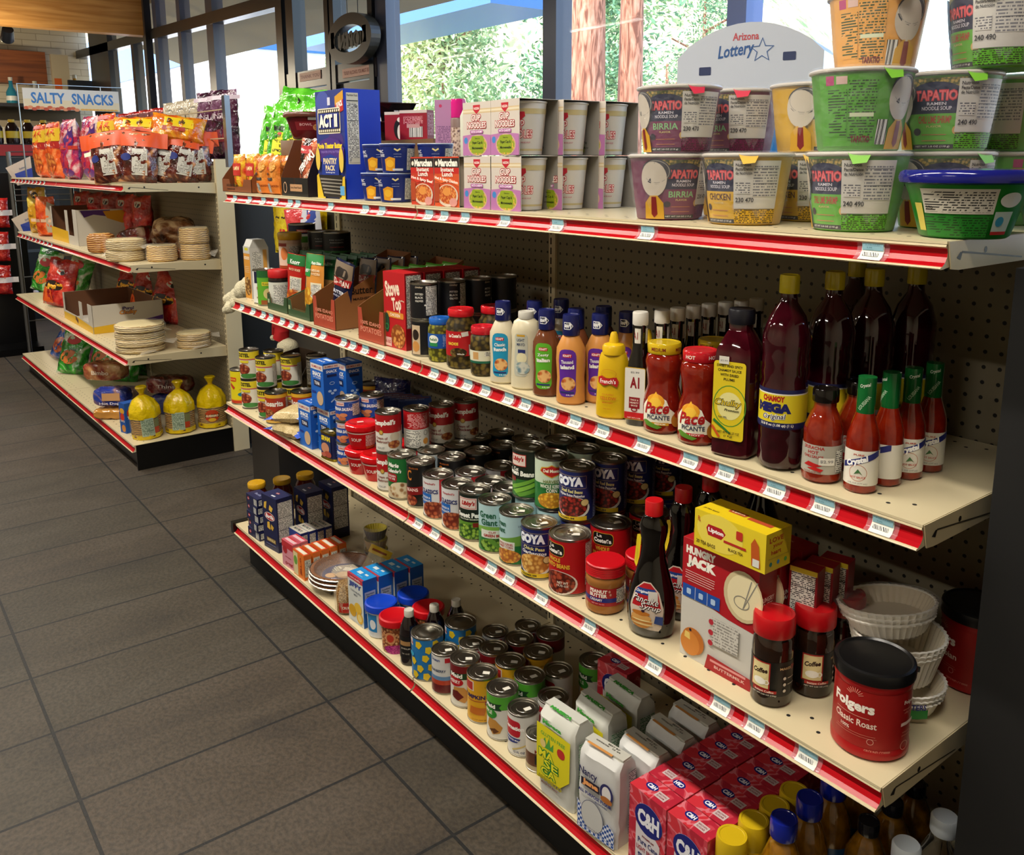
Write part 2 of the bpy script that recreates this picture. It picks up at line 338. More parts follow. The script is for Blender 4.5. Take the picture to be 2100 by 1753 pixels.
# double entrance door with transom lights
g = G()
for x, w in ((-4.95, .14), (-4.72, .15), (-4.0, .07), (-3.9, .07), (-3.26, .07)): g.box(x-w/2, x+w/2, YW-.06, YW+.06, 0, 3.5, DK)
g.box(-4.95, -3.2, YW-.05, YW+.05, 2.06, 2.2, '#2a2225:s'); g.box(-4.95, -3.2, YW-.05, YW+.05, 3.3, 3.5, DK)
o = struct('trim_21', g)
for n, (a, c) in enumerate(((-4.69, -4.03), (-3.86, -3.29))):
    g = G(); g.box(a, c, YW-.03, YW+.03, 1.93, 2.05, '#15151a:s'); g.box(a, c, YW-.03, YW+.03, .02, .3, DK); g.box(a, a+.06, YW-.03, YW+.03, .3, 1.93, DK); g.box(c-.06, c, YW-.03, YW+.03, .3, 1.93, DK)
    o = struct('door_%d' % (n+1), g); g = G(); g.box(a+.06, c-.06, YW, YW+.006, .3, 1.93, 'pane'); g.build('door_pane', o)
    g = G(); g.box(a+.06, c-.06, YW-.1, YW-.06, 1.0, 1.05, '#8a8d92:m'); g.box(a+.1, a+.13, YW-.08, YW-.02, 1.0, 1.05, '#8a8d92:m'); g.box(c-.13, c-.1, YW-.08, YW-.02, 1.0, 1.05, '#8a8d92:m'); g.build('push_bar', o)
    g = G(); g.box(a, c, YW+.01, YW+.016, 2.2, 3.3, 'pane'); struct('window_%d' % (20+n), g)
for n, (xa, za, w, tx) in enumerate(((-4.36, 2.15, .42, 'THANK YOU'), (-3.5, 2.12, .5, 'TO BUY ALCOHOL YOU MUST BE 21'))):
    g = G(); g.box(xa-w/2, xa+w/2, YW-.056, YW-.052, za-.035, za+.035, '#d9a08c'); g.deco(Pln((xa, YW-.057, za), (1, 0, 0), (0, 0, 1)), [('t', tx, 0, 0, w*900, '#8c2a1c', 30)]); tag(g.build('door_sticker'), ['short', 'long'][n]+' red-lettered sticker strip on the frame above the '+['left', 'right'][n]+' door leaf', 'sticker')
g = G(); g.box(-4.795, -4.645, YW-.063, YW-.0602, 1.9, 1.99, '#d8b820'); g.deco(Pln((-4.72, YW-.0635, 1.945), (1, 0, 0), (0, 0, 1)), [('p', [(-40, -40), (0, -40), (25, 40), (-5, 40)], '#141414')]); tag(g.build('warning_sticker'), 'yellow and black warning sticker on the dark door post', 'sticker')
# open sign seen from behind
op = thing('open_sign', 'dark oval light-up OPEN sign hung in the doorway, seen from behind', 'sign')
g = G(); ring = [(.43*math.cos(t), .33*math.sin(t)) for t in [2*PI*k/40 for k in range(40)]]; xf = Matrix.Translation((-3.42, 2.28, 2.35))@Matrix.Rotation(R(90), 4, 'X')
def oval_ring(g, a0, b0, a1, b1, z0, z1, spec, xf, n=40):
    vs = [];
    for (a, b) in ((a0, b0), (a1, b1)):
        for z in (z0, z1):
            for k in range(n): vs.append((a*math.cos(2*PI*k/n), b*math.sin(2*PI*k/n), z))
    fs = []
    for k in range(n):
        j = (k+1) % n
        fs += [[k, j, n+j, n+k], [2*n+k, 3*n+k, 3*n+j, 2*n+j], [k, 2*n+k, 2*n+j, j], [n+k, n+j, 3*n+j, 3*n+k]]
    g.add(vs, fs, spec, False, xf)
oval_ring(g, .36, .185, .25, .1, -.04, .04, '#3f3a30:s', xf); g.build('oval_housing', op)
g = G(); g.box(-3.72, -3.66, 2.24, 2.32, 2.3, 2.42, '#3a352c:s'); g.box(-3.2, -3.14, 2.24, 2.32, 2.3, 2.42, '#3a352c:s'); g.box(-3.62, -3.24, 2.25, 2.31, 2.29, 2.39, '#4a463a:s')
g.deco(Pln((-3.42, 2.245, 2.34), (-1, 0, 0), (0, 0, 1)), [('t', 'OPEN', 0, 0, 330, '#2c2820', 130, 0, 0, .03)]); g.build('letter_housing', op)
g = G(); g.tube([(-3.5, 2.28, 2.52), (-3.52, 2.28, 3.3)], .003, '#101010'); g.tube([(-3.33, 2.28, 2.52), (-3.32, 2.28, 3.3)], .003, '#101010'); g.build('hanging_cord', op)
# ceiling beams at the far end
g = G(); g.box(-9.2, -9.0, -2, 2.36, 2.98, 3.45, 'wood:#d8a058:#b07430'); tag(g.build('roof_beam'), 'broad honey-coloured timber beam crossing near the ceiling', 'beam')
g = G(); g.box(-13.0, -12.7, -4, 1.85, 2.62, 3.1, 'wood:#9a5424:#6a3414'); tag(g.build('header_beam'), 'dark brown timber header on the far wall below the honey beam', 'beam')
g = G(); g.box(-9.05, -8.93, 2.3, 2.38, 0, 3.6, '#26272c:s'); tag(g.build('support_post'), 'slim dark steel post in front of the far windows', 'post')
# fluorescent fixtures over the aisles
for _i, (x, y) in enumerate(((2.6, -.95), (1.1, -.95), (-.4, -.95), (-2.2, -.95), (-4.4, -.95))):
    f = thing('ceiling_lamp', 'white fluorescent batten over the aisle', 'lamp', 'fluorescent battens over the aisle', (x, y, 2.87))
    g = G(); g.box(-.62, .62, -.08, .08, .03, .1, '#e8e6e0'); g.tube([(0, 0, .1), (0, 0, .73)], .008, '#999999:m'); g.build('housing', f)
    g = G(); g.tube([(-.6, -.035, .015), (.6, -.035, .015)], .013, 'emit:#fff2dc:6'); g.tube([(-.6, .035, .015), (.6, .035, .015)], .013, 'emit:#fff2dc:6'); g.build('tube', f)
# ------------------------------------------------------------------ outdoors
def noisy_ground():
    m, nt, b = newmat('dry_ground'); n = N(nt, 'TexNoise', iScale=.6, iDetail=6.); L(nt, objco(nt), n.inputs['Vector']); L(nt, ramp(nt, n.outputs[0], [(.35, '#b9a98c'), (.65, '#8f9a78')]), b.inputs['Base Color']); regmat('ground', m)
    m, nt, b = newmat('asphalt'); b.inputs['Base Color'].default_value = srgb('#a8a49c'); b.inputs['Roughness'].default_value = .9; regmat('asphalt', m)
    m, nt, b = newmat('hillside'); n = N(nt, 'TexNoise', iScale=.5, iDetail=9., iRoughness=.75); L(nt, objco(nt), n.inputs['Vector']); L(nt, ramp(nt, n.outputs[0], [(.4, '#6f8f5c'), (.5, '#b8b48c'), (.62, '#d8bda0')]), b.inputs['Base Color']); b.inputs['Roughness'].default_value = 1; regmat('hillm', m)
    m, nt, b = newmat('pine_bark'); n = N(nt, 'TexNoise', iScale=5., iDetail=6., iDistortion=1.5); L(nt, objco(nt, (3, 3, .5)), n.inputs['Vector']); L(nt, ramp(nt, n.outputs[0], [(.4, '#7a4834'), (.52, '#b87c60'), (.65, '#d09c80')]), b.inputs['Base Color']); b.inputs['Roughness'].default_value = .9; regmat('bark', m)
noisy_ground()
g = G(); g.box(-120, 60, YW+.12, 140, -.3, -.1, 'asphalt'); struct('ground', g)
def hill(name, cx, cy, rx, ry, h):
    g = G(); n = 44; vs = []; fs = []
    for i in range(n):
        for j in range(n):
            u, v = i/(n-1)*2-1, j/(n-1)*2-1; d = min(1, math.hypot(u, v)); z = h*(math.cos(d*PI)+1)/2+(noise.fractal(Vector((u*3, v*3, h)), 1, 2, 5)*h*.16)*(1-d); vs.append((cx+u*rx, cy+v*ry, z-.5))
    for i in range(n-1):
        for j in range(n-1): a = i*n+j; fs.append([a, a+n, a+n+1, a+1])
    g.add(vs, fs, 'hillm', True); o = g.build(name); o['kind'] = 'structure'
hill('hill', -110, 95, 75, 60, 50); hill('hillside', -190, 60, 90, 60, 34)
def pine(label, x, y, h, r, z0, cols, n=2600, trunk=.18, seed=1, lean=0):
    rnd = random.Random(seed); t = thing('pine_tree', label, 'tree', None, (x, y, -.1))
    g = G(); g.tube([(0, 0, 0), (lean*.3, 0, h*.35), (lean, 0, h*.95)], [trunk, trunk*.8, trunk*.2], 'bark', 10)
    for k in range(9):
        a = k*2.4; z = z0+(h-z0)*k/10; g.tube([(lean*z/h, 0, z), (lean*z/h+math.cos(a)*r*.55, math.sin(a)*r*.55, z+.25*r)], [trunk*.3, .02], 'bark', 5)
    g.build('trunk', t); g = G()
    cl = [(rnd.gauss(0, .42)*r, rnd.gauss(0, .42)*r, z0+(h-z0)*rnd.random()) for _ in range(46)]
    for k in range(n):
        c = cl[k % 46]; zz = (c[2]-z0)/(h-z0); sh = 1.15-.75*zz; s = r*.21
        p = Vector((lean*c[2]/h+c[0]*sh+rnd.gauss(0, s), c[1]*sh+rnd.gauss(0, s), c[2]+rnd.gauss(0, s*.7)))
        d = Vector((rnd.gauss(0, 1), rnd.gauss(0, 1), rnd.gauss(0, .8))).normalized(); q = d.orthogonal().normalized(); w = r*rnd.uniform(.009, .018); l = r*rnd.uniform(.035, .065)
        g.add([tuple(p-q*w), tuple(p+d*l), tuple(p+q*w), tuple(p-d*l*.7)], [[0, 1, 2, 3]], cols[k % len(cols)])
    g.build('foliage', t)
LG = ['#cfdca4:t', '#a8c48c:t', '#dde0ac:t', '#88ac7c:t']; DG = ['#9cc088:t', '#74a478:t', '#b8d098:t', '#62906c:t']
pine('tall bushy yellow-green pine filling the wide window left of the middle mullion', -17.2, 12, 5.4, 2.5, .3, LG, 17000, .2, 3)
pine('darker pine crowding the middle mullion from outside', -16.0, 16.2, 7.9, 2.7, .2, DG, 15000, .16, 8)
pine('loose grey-green pine seen through the left leaf of the entrance door', -29.5, 14.2, 5.4, 1.9, .3, LG, 5000, .16, 5)
pine('pale green pine seen just left of the thick black door post', -33.5, 16.5, 5.4, 2.6, .3, LG, 6000, .16, 6)
pine('left one of the two red-barked pine trunks close outside', -5.25, 6.3, 9, .3, 8.0, LG, 150, .27, 9, .1)
pine('right one of the two red-barked pine trunks close outside', -5.15, 6.95, 9, .3, 8.2, LG, 150, .18, 10, .05)
pine('green pine seen between the two red trunks', -14.0, 18.5, 6.2, 1.7, .2, DG, 7000, .14, 12)
pine('round dark green pine to the right of the two red trunks', -11.5, 14.4, 3.9, .9, .2, DG, 6000, .14, 13)
# shop eave and petrol canopy beyond the glass
g = G()
g.add([(-12.5, 2.55, 3.45), (-3.9, 2.55, 3.45), (-3.9, 3.9, 2.93), (-12.5, 3.9, 3.0), (-12.5, 2.55, 3.55), (-3.9, 2.55, 3.55), (-3.9, 3.9, 3.03), (-12.5, 3.9, 3.1)], [[0, 1, 2, 3], [4, 7, 6, 5], [3, 2, 6, 7], [0, 4, 5, 1], [0, 3, 7, 4], [1, 5, 6, 2]], '#b3a27c:t')
tag(g.build('roof_eave'), 'beige underside of the roof overhang outside the windows', 'eave')
cp = thing('station_canopy', 'petrol station canopy with a blue edge band seen through the windows', 'canopy')
g = G(); g.box(-15.4, -8.4, 7.2, 8.6, 3.78, 4.85, '#2a66b4:s'); g.build('fascia', cp)
for x in (-14.6,): g = G(); g.box(x-.08, x+.08, 8.3, 8.46, -.1, 3.78, '#d8d8d8'); g.build('column', cp)
g = G(); g.box(-45, -20.3, 8.0, 10.2, -.1, 4.35, '#f4f6fa:t'); g.box(-45, -20.25, 7.95, 10.25, 4.35, 6.2, '#2f6fc0:s'); tag(g.build('white_building'), 'bright white building with a blue band beyond the far windows', 'building')
# ------------------------------------------------------------------ gondola shelving
CR, CRD = '#cdbf9c:s', '#bfb08d:s'
def peg_mat(name, px, pz, r, ox, oz, col):
    m, nt, b = newmat(name); co = objco(nt); s = N(nt, 'SeparateXYZ'); L(nt, co, s.inputs[0]); outs = []
    for i, (k, o) in enumerate(((px, ox), (0, 0), (pz, oz))):
        if i == 1: continue
        a = N(nt, 'Math', op='SUBTRACT', i1=o); L(nt, s.outputs[i], a.inputs[0]); d = N(nt, 'Math', op='DIVIDE', i1=k); L(nt, a.outputs[0], d.inputs[0]); f = N(nt, 'Math', op='FRACT'); L(nt, d.outputs[0], f.inputs[0])
        c = N(nt, 'Math', op='SUBTRACT', i1=.5); L(nt, f.outputs[0], c.inputs[0]); e = N(nt, 'Math', op='MULTIPLY'); L(nt, c.outputs[0], e.inputs[0]); L(nt, c.outputs[0], e.inputs[1]); outs.append(e)
    a = N(nt, 'Math', op='ADD'); L(nt, outs[0].outputs[0], a.inputs[0]); L(nt, outs[1].outputs[0], a.inputs[1])
    lt = N(nt, 'Math', op='LESS_THAN', i1=(r/px)**2); L(nt, a.outputs[0], lt.inputs[0])
    mx = N(nt, 'Mix', data_type='RGBA'); L(nt, lt.outputs[0], mx.inputs[0]); mx.inputs[6].default_value = srgb(col); mx.inputs[7].default_value = srgb('#0a0908'); L(nt, mx.outputs[2], b.inputs['Base Color']); b.inputs['Roughness'].default_value = .5
    bump(nt, b, lt.outputs[0], -.5, .002); regmat(name, m)
peg_mat('pegboard', .0254, .0254, .0034, 1.2692+.0127, 1.215+.0127, '#7d735d')
RAIL = [(.001, -.0035), (0, -.0065), (.0035, -.0085), (.0055, -.0135), (.005, -.019), (.001, -.0255), (-.005, -.0298), (-.0085, -.0305), (-.0096, -.0318), (-.0085, -.0332), (-.002, -.033), (.0135, -.031), (.0155, -.0035)]
def price_tags(parent, xs, x0, x1, yf, z):
    for x in xs:
        if not x0 < x < x1: continue
        w = random.uniform(.030, .034)/2; g = G(); e = -.0012
        sec = [(.0042+e, -.0085), (.0055+e, -.0135), (.005+e, -.019), (.001+e, -.0255), (-.005+e, -.0292)]
        for wa, mat, o in ((w+.007, 'sleeve', 0.), (w, '#dfe0d6', -.0006)):
            g.add([(-wa, a+o, b) for a, b in sec]+[(wa, a+o, b) for a, b in sec], [[i, 5+i, 6+i, i+1] for i in range(4)], mat, True)
        f = [(-.8*w, .0055+e-.0012, -.0115), (.9*w, .0055+e-.0012, -.0115), (.9*w, .0042+e-.001, -.0205), (-.9*w, .0042+e-.001, -.0205)]
        g.add([(-.94*w, .0043+e-.0011, -.0093), (.94*w, .0043+e-.0011, -.0093), (.94*w, .0052+e-.0012, -.0182), (-.94*w, .0052+e-.0012, -.0182)], [[0, 3, 2, 1]], '#8fbccb')
        g.add([(-.8*w, .0036+e-.0012, -.0205), (.6*w, .0036+e-.0012, -.0205), (.6*w, .0008+e-.0012, -.0252), (-.8*w, .0008+e-.0012, -.0252)], [[0, 3, 2, 1]], 'bar:900')
        g.deco(Pln((0, .0039+e-.0011, -.0125), (1, 0, 0), (0, 0, 1)), [('t', '0 78 12 01', 0, 2, w*1300, '#5f8fa3', 1.6), ('t', '2.99', -4, -2, w*500, '#4a7486', 1.6)])
        g.build('price_tag', parent, (x, yf, z))
m, nt, b = newmat('clear_tag_sleeve'); b.inputs['Base Color'].default_value = srgb('#d8a0a8'); b.inputs['Alpha'].default_value = .3; b.inputs['Roughness'].default_value = .08; regmat('sleeve', m)
m, nt, b = newmat('red_rail_insert'); b.inputs['Base Color'].default_value = srgb('#a80814'); b.inputs['Roughness'].default_value = .24; b.inputs['Specular IOR Level'].default_value = .2; regmat('railred', m)
def shelf(parent, x0, x1, yf, yb, z, tags, base=False, hole=True):
    """one steel deck with its curved price rail, tags and end brackets; coordinates local to the gondola"""
    g = G(); g.box(x0, x1, yf+.0005, yb, z-.0035, z, CR); g.box(x0+.002, x1-.002, yf+.016, yb-.002, z-.026, z-.0036, CR)
    if hole:
        n = int((x1-x0)/.0508)
        for k in range(n):
            for (dy, ox) in ((.036, 0), (.058, .0254), (yb-yf-.045, 0), (yb-yf-.03, .0254)):
                x = x0+.03+k*.0508+ox
                if x < x1-.01: g.add([(x+.0032*math.cos(t*PI/5), yf+dy+.0032*math.sin(t*PI/5), z+.0002) for t in range(10)], [list(range(10))], '#0c0a08:t')
    d = g.build('shelf_deck', parent)
    g = G(); sp = [CR, CR, 'railred', 'railred', 'railred', 'railred', CR, CR, CR, CR, CR, CR, CR]; g.extrude_x([(yf+a, z-.0004+b) for a, b in RAIL], x0+.0008, x1-.0008, sp); g.build('price_rail', d)
    price_tags(d, tags, x0, x1, yf, z)
    if not base:
        for s, x in ((-1, x0), (1, x1)):
            g = G(); t = .0018
            g.extrude_x([(yf+.0015, z-.0004), (yb, z-.001), (yb, z-.05), (yf+.22, z-.036), (yf+.03, z-.036), (yf+.012, z-.034)], x+.0002 if s > 0 else x-t-.0002, x+t+.0002 if s > 0 else x-.0002, CRD)
            xx = x+(t+.0005)*s
            for (py, pz, pr) in ((.095, -.015, .0042), (.34, -.02, .0042)): g.add([(xx, yf+py+pr*math.cos(q*PI/5), z+pz+pr*math.sin(q*PI/5)) for q in range(10)], [list(range(10))], '#17140f')
            g.add([(xx, yf+.022, z-.021), (xx, yf+.03, z-.014), (xx, yf+.036, z-.014), (xx, yf+.032, z-.024)], [[0, 1, 2, 3]], '#1c1813'); g.add([(xx, yf+.034, z-.013), (xx, yf+.2, z-.03), (xx, yf+.2, z-.032), (xx, yf+.034, z-.0155)], [[0, 1, 2, 3]], '#3a3226')
            g.build('end_bracket', d)
    return d
LL = 1.2192
TG1 = (.082, .211, .323, .42, .523, .576, .785, .978, 1.062, 1.274, 1.336, 1.416, 1.555, 1.715, 1.942, 2.34)
TG2 = (.076, .176, .262, .322, .412, .481, .547, .637, .697, .823, .876, .944, 1.027, 1.154, 1.278, 1.351, 1.413, 1.48, 1.561, 1.617, 1.696, 1.767, 1.842, 1.943, 2.048, 2.121, 2.213, 2.294, 2.382)
TG3 = (1.27, 1.343, 1.439, 1.562, 1.624, 1.728, 1.866, 2.028, 2.17, 2.235, 2.325)
B = thing('gondola_shelving', 'near cream gondola of four pegboard-backed shelves with red price rails', 'shelf unit')
for z, yf, tg in ((S1, 0, TG1), (S2, .003, TG2), (S3, -.0445, TG3), (S4, -.0411, ())):
    for x0 in (0, LL): shelf(B, x0+.002, x0+LL-.002, yf, .405, z, tg, z == S4, True)
for x0 in (0, LL):
    g = G(); g.box(x0+.012, x0+LL-.012, .41, .418, .13, S1+.03, 'pegboard'); g.build('pegboard_panel', B)
for x in (0.0, LL, 2*LL):
    g = G(); a = .0125 if x else .02; g.box(x-a, x+a, .403, .45, 0, S1+.035, CR if x < 2 else '#0c0c0d:s')  # right-end upright near-black: the shadow on it is put into its colour
    for k in range(46): z = .17+k*.0254; g.box(x-.0022-.004, x+.0022-.004, .4025, .404, z, z+.017, '#0c0b0a:t')
    g.build('upright', B)
g = G(); g.box(.01, 2*LL-.01, .0, .4, 0, .126, '#020202:t'); g.build('kick_base', B)
g = G(); g.box(-.022, .0, -.05, .02, S4-.036, S4+.004, '#0a0a0a:s'); g.build('corner_cap', B)
g = G(); g.box(2.475, 2.95, .1, .5, 0, 1.288, '#020202:t')
tag(g.build('black_display_stand'), 'tall black display stand at the right end of the near gondola', 'stand')
# far gondola, turned a degree
AX, ATH = -1.2703, .0193; AL = 1.3224; A1, A2, A3, A4 = 1.3275, .9647, .5398, .1232
A = thing('gondola_shelving', 'far cream gondola holding snack bags, tortillas and bread, with red price rails', 'shelf unit', None, (AX, 0, 0), ATH)
random.seed(11)
for z, yf in ((A1, -.01), (A2, -.006), (A3, -.056), (A4, -.0595)):
    for x0 in (-AL*2, -AL): shelf(A, x0+.002, x0+AL-.002, yf, .41, z, [x0+.15+k*.11 for k in range(9)] if z in (A1, A2) and x0 < -2 else (), z == A4, True)
for x0 in (-AL*2, -AL):
    g = G(); g.box(x0+.012, x0+AL-.012, .414, .424, .1, A1+.08, 'pegboard'); g.build('pegboard_panel', A)
for x in (-2*AL, -AL, 0.0):
    g = G(); g.box(x-.015, x+.012, .412, .49, 0, A1+.11, CR)
    for k in range(46): z = .12+k*.0254; g.box(x-.006, x-.002, .411, .4125, z, z+.017, '#0c0b0a:t')
    g.build('upright', A)
g = G(); g.box(-2*AL+.01, -.0, -.028, .41, 0, .09, '#060606:s'); g.box(-.004, .003, -.05, .412, .0, A4-.001, '#060606:s'); g.build('kick_base', A)
g = G()
for z in (1.53, 1.66):
    g.tube([(-1.8, .43, z), (.13, .43, z)], .003, '#b8a888:s', 6)
for x in (-1.8, -1.3, -.6, .13): g.tube([(x, .43, 1.44), (x, .43, 1.66)], .003, '#b8a888:s', 6)
g.build('wire_fence', A)
g = G(); g.box(.12, .155, .42, .445, 1.4, 1.72, '#8a8f98:m'); g.build('rack_post', A)
# ------------------------------------------------------------------ product builders
TIN, TIND = '#a8a49a:m', '#6d6963:m'
def can(label, r, h, wrap, items=(), pull=False, stick=True, tin=TIN, name='food_can', cat='can', beads=False, gap=.004):
    t = thing(name, label, cat)
    g = G(); g.lathe([(r*.94, 0), (r*.985, .0008), (r*.985, .003), (r*.95, .0035), (r*.955, h-.0035), (r*.985, h-.003), (r*.985, h-.0005), (r*.955, h), (r*.92, h-.0028), (r*.8, h-.003), (r*.78, h-.002), (r*.72, h-.002), (r*.7, h-.0034), (r*.45, h-.0034), (r*.43, h-.0028), (0, h-.0028)], tin, 32); g.build('tin_body', t)
    g = G(); pr = [(r*.957, gap), (r*.962, gap+.0006), (r*.962, h-gap-.0006), (r*.957, h-gap)]; g.lathe([(a, b) for a, b in pr][1:3], wrap, 32)
    g.f = g.f[:32]; g.mi = g.mi[:32]; g.sm = g.sm[:32]; g.deco(Cyl(r*.962, r*.962), items, .0003); g.build('paper_label', t)
    if stick: g = G(); a = random.uniform(-.5, .5); g.box(-.008, .008, -.0055, .0055, h-.0016, h-.0012, '#dcd8cc', Matrix.Translation((r*.25, -r*.15, 0))@Matrix.Rotation(a, 4, 'Z')); g.build('price_sticker', t)
    if pull: g = G(); g.tube([(-.004, -.006, h-.0005), (-.005, .003, h-.0002), (0, .008, h), (.005, .003, h-.0002), (.004, -.006, h-.0005)], .0013, '#c9c5bb:m', 6, True); g.build('pull_tab', t)
    return t
def jar(label, prof, fill, capr, caph, capc, items=(), glass=None, name='jar', cat='jar', captext=None, R0=None, lab='label', rings=False, sq=0, sx=1, sy=1):
    """prof: body outline; the lid sits on its last point"""
    t = thing(name, label, cat); z = prof[-1][1]
    g = G(); g.lathe(prof, fill, 32, sx, sy, sq=sq); g.build('jar_body' if name == 'jar' else 'bottle_body', t)
    g = G()
    if rings: g.lathe([(capr*.96, z-.001), (capr, z+.001)]+[q for k in range(5) for q in ((capr*.985, z+.002+caph*.16*k), (capr, z+.003+caph*.16*k))]+[(capr, z+caph*.92), (capr*.95, z+caph), (0, z+caph)], capc, 40)
    else: g.lathe([(capr*.97, z-.001), (capr, z+.0008), (capr, z+caph*.85), (capr*.94, z+caph), (capr*.8, z+caph), (capr*.77, z+caph-.0008), (0, z+caph-.0008)], capc, 32)
    if captext:
        for q in captext: g.deco(Cyl(capr, capr), [q], .0002, 0, (z+caph/2)*1000)
    g.build('lid' if name == 'jar' else 'cap', t)
    if items: g = G(); f = prof_fn([(a[0], a[1]) for a in prof]); c = Cyl(f, R0 or max(a[0] for a in prof), sx=sx, sy=sy); c.vs = [a[1] for a in prof]; g.deco(c, items, .0004); g.build(lab, t)
    return t
def carton(label, w, d, h, spec, front=(), right=(), top=(), name='carton', cat='box', bev=None, tspec=None):
    g = G(); g.box(-w/2, w/2, -d/2, d/2, 0, h, spec)
    g.deco(Pln((0, -d/2, 0), (1, 0, 0), (0, 0, 1)), front); g.deco(Pln((w/2, 0, 0), (0, 1, 0), (0, 0, 1)), right); g.deco(Pln((0, 0, h), (1, 0, 0), (0, 1, 0)), top)
    return tag(g.build(name), label, cat)
def tray(label, w, d, h, fh, outer, inner, front=(), side=(), name='display_tray', cat='tray', notch=.6, bh=None, sc=None):
    """open shelf-ready carton: low scooped front, taller sides and back"""
    t = thing(name, label, cat); k = .0015; bh = bh or h; g = G(); two = [outer, inner]
    g.box(-w/2, w/2, -d/2, d/2, 0, k, outer)
    g.box(-w/2, w/2, d/2-k, d/2, k, bh, inner)
    for s in (-1, 1):
        x = s*w/2; pts = [(-d/2, 0), (d/2, 0), (d/2, bh), (-d/2+d*.45, h), (-d/2+d*.1, fh+(h-fh)*.25), (-d/2, fh)]
        g.extrude_x(pts, min(x, x-s*k), max(x, x-s*k), [sc or outer]*6+([inner, sc or outer] if s > 0 else [sc or outer, inner]))
    g.deco(Pln((w/2, 0, 0), (0, 1, 0), (0, 0, 1)), side, .0006); g.build('tray_body', t); g = G(); a = w*notch/2
    pts = [(-w/2, 0), (w/2, 0), (w/2, fh), (a, fh), (a*.85, fh*.45), (-a*.85, fh*.45), (-a, fh), (-w/2, fh)]
    vs = [(x, -d/2, z) for x, z in pts]+[(x, -d/2+k, z) for x, z in pts]; n = len(pts)
    g.add(vs, [list(range(n)), [n+i for i in range(n)][::-1]]+[[i, n+i, n+(i+1) % n, (i+1) % n] for i in range(n)], [outer, inner]+[inner]*n)
    g.deco(Pln((0, -d/2, 0), (1, 0, 0), (0, 0, 1)), front); g.build('front_panel', t)
    return t
class Pil:
    """bulging bag face: thickness th at the middle, sealed at the edges"""
    curved = True
    def __init__(s, w, h, th, side=-1, crumple=0, seed=0, zp=.35): s.w, s.h, s.th, s.side, s.cr, s.sd, s.zp = w, h, th, side, crumple, seed, zp; s.step = w/9; s.vs = [h*k/9 for k in range(1, 9)]
    def d(s, u, v):
        a = min(1, abs(2*u/s.w)); b = min(1, max(0, v/s.h)); f = (1-a**3)**.7*max(0, math.sin(PI*b**.8))**s.zp
        return s.th/2*f+(noise.noise(Vector((u*38, v*38, s.sd)))*s.cr*(.4+f) if s.cr else 0)
    def p(s, u, v, off): return (u, s.side*(s.d(u, v)+off), v)
def bag(label, w, h, th, spec, items=(), name='snack_bag', cat='bag', seed=0, cr=.006, back=None, extra=None, zp=.35, n=16, seal=None, loc=None):
    t = thing(name, label, cat); g = G()
    for side in (-1, 1):
        P = Pil(w, h, th, side, cr, seed+side*.0, zp); vs = []; fs = []
        for j in range(n+1):
            for i in range(n+1):
                u = (i/n-.5)*w; v = j/n*h; k = noise.noise(Vector((u*20, v*20, seed+5)))*cr*.8; e = P.p(u, v, 0); sq = 1-.05*math.sin(PI*j/n); vs.append((e[0]*sq+k*(abs(i/n-.5)*2), e[1], e[2]+(k if 0 < j else 0)))
        for j in range(n):
            for i in range(n): a = j*(n+1)+i; q = [a, a+1, a+n+2, a+n+1]; fs.append(q if side < 0 else q[::-1])
        g.add(vs, fs, spec if side < 0 else (back or spec), True)
    if seal: # crimped top strip
        g.box(-w*.46, w*.46, -.001, .001, h-.012, h+.003, seal)
    g.build('bag_film', t)
    if items: g = G(); q = Pil(w, h, th, -1, cr, seed, zp); g.deco(q, items, .0016); g.build('printed_face', t)
    if extra: extra(t)
    return t
NP = 'np:#d8d6cc:#2a2a2a:330'; NPF = 'np:#cfcdc4:#333333:260'
def row(f, n, x, y0, dy, z, label, group, rz=None, x1=None):
    for k in range(n): put(f, x+((x1-x)*k/max(n-1, 1) if x1 is not None else 0), y0+dy*k, z, rz, label % ORD[k] if '%s' in label else label, group)
# ------------------------------------------------------------------ second shelf from the top: broths, side dishes, olives, dressings, sauces
# broth carton
g = G(); w, d, h = .05, .068, .2
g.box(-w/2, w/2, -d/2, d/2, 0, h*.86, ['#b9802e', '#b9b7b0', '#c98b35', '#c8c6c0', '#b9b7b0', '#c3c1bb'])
g.add([(-w/2, -d/2, h*.86), (w/2, -d/2, h*.86), (w/2, d/2, h*.86), (-w/2, d/2, h*.86), (-w/2, -d*.3, h), (w/2, -d*.3, h), (w/2, d*.3, h), (-w/2, d*.3, h)], [[0, 1, 5, 4], [1, 2, 6, 5], [2, 3, 7, 6], [3, 0, 4, 7], [4, 5, 6, 7]], '#b9b8b2')
g.deco(Pln((0, -d/2, 0), (1, 0, 0), (0, 0, 1)), [('r', 0, 165, 50, 24, '#b9b8b2'), ('r', 0, 168, 26, 9, '#c8c020'), ('r', 0, 138, 40, 10, '#e9dcc0'), ('t', 'CHICKEN', 0, 138, 36, '#c98b35'), ('e', 0, 42, 44, 62, 'blob:#d8b878:#b88a48:#6a4520:90'), ('r', 0, 90, 34, 1, '#eee0c0'), ('r', 0, 96, 34, 1, '#eee0c0'), ('r', 0, 102, 34, 1, '#eee0c0'), ('r', 0, 108, 34, 1, '#eee0c0')])
g.deco(Pln((w/2, 0, 0), (0, 1, 0), (0, 0, 1)), [('r', -10, 105, 30, 110, NP), ('r', 20, 100, 14, 130, '#d49a45')])
o = tag(g.build('broth_carton'), 'tall grey and gold broth carton at the left end of the second shelf', 'carton'); o.location = (.022, .085, S2+.0005); o.rotation_euler = (0, 0, R(3))
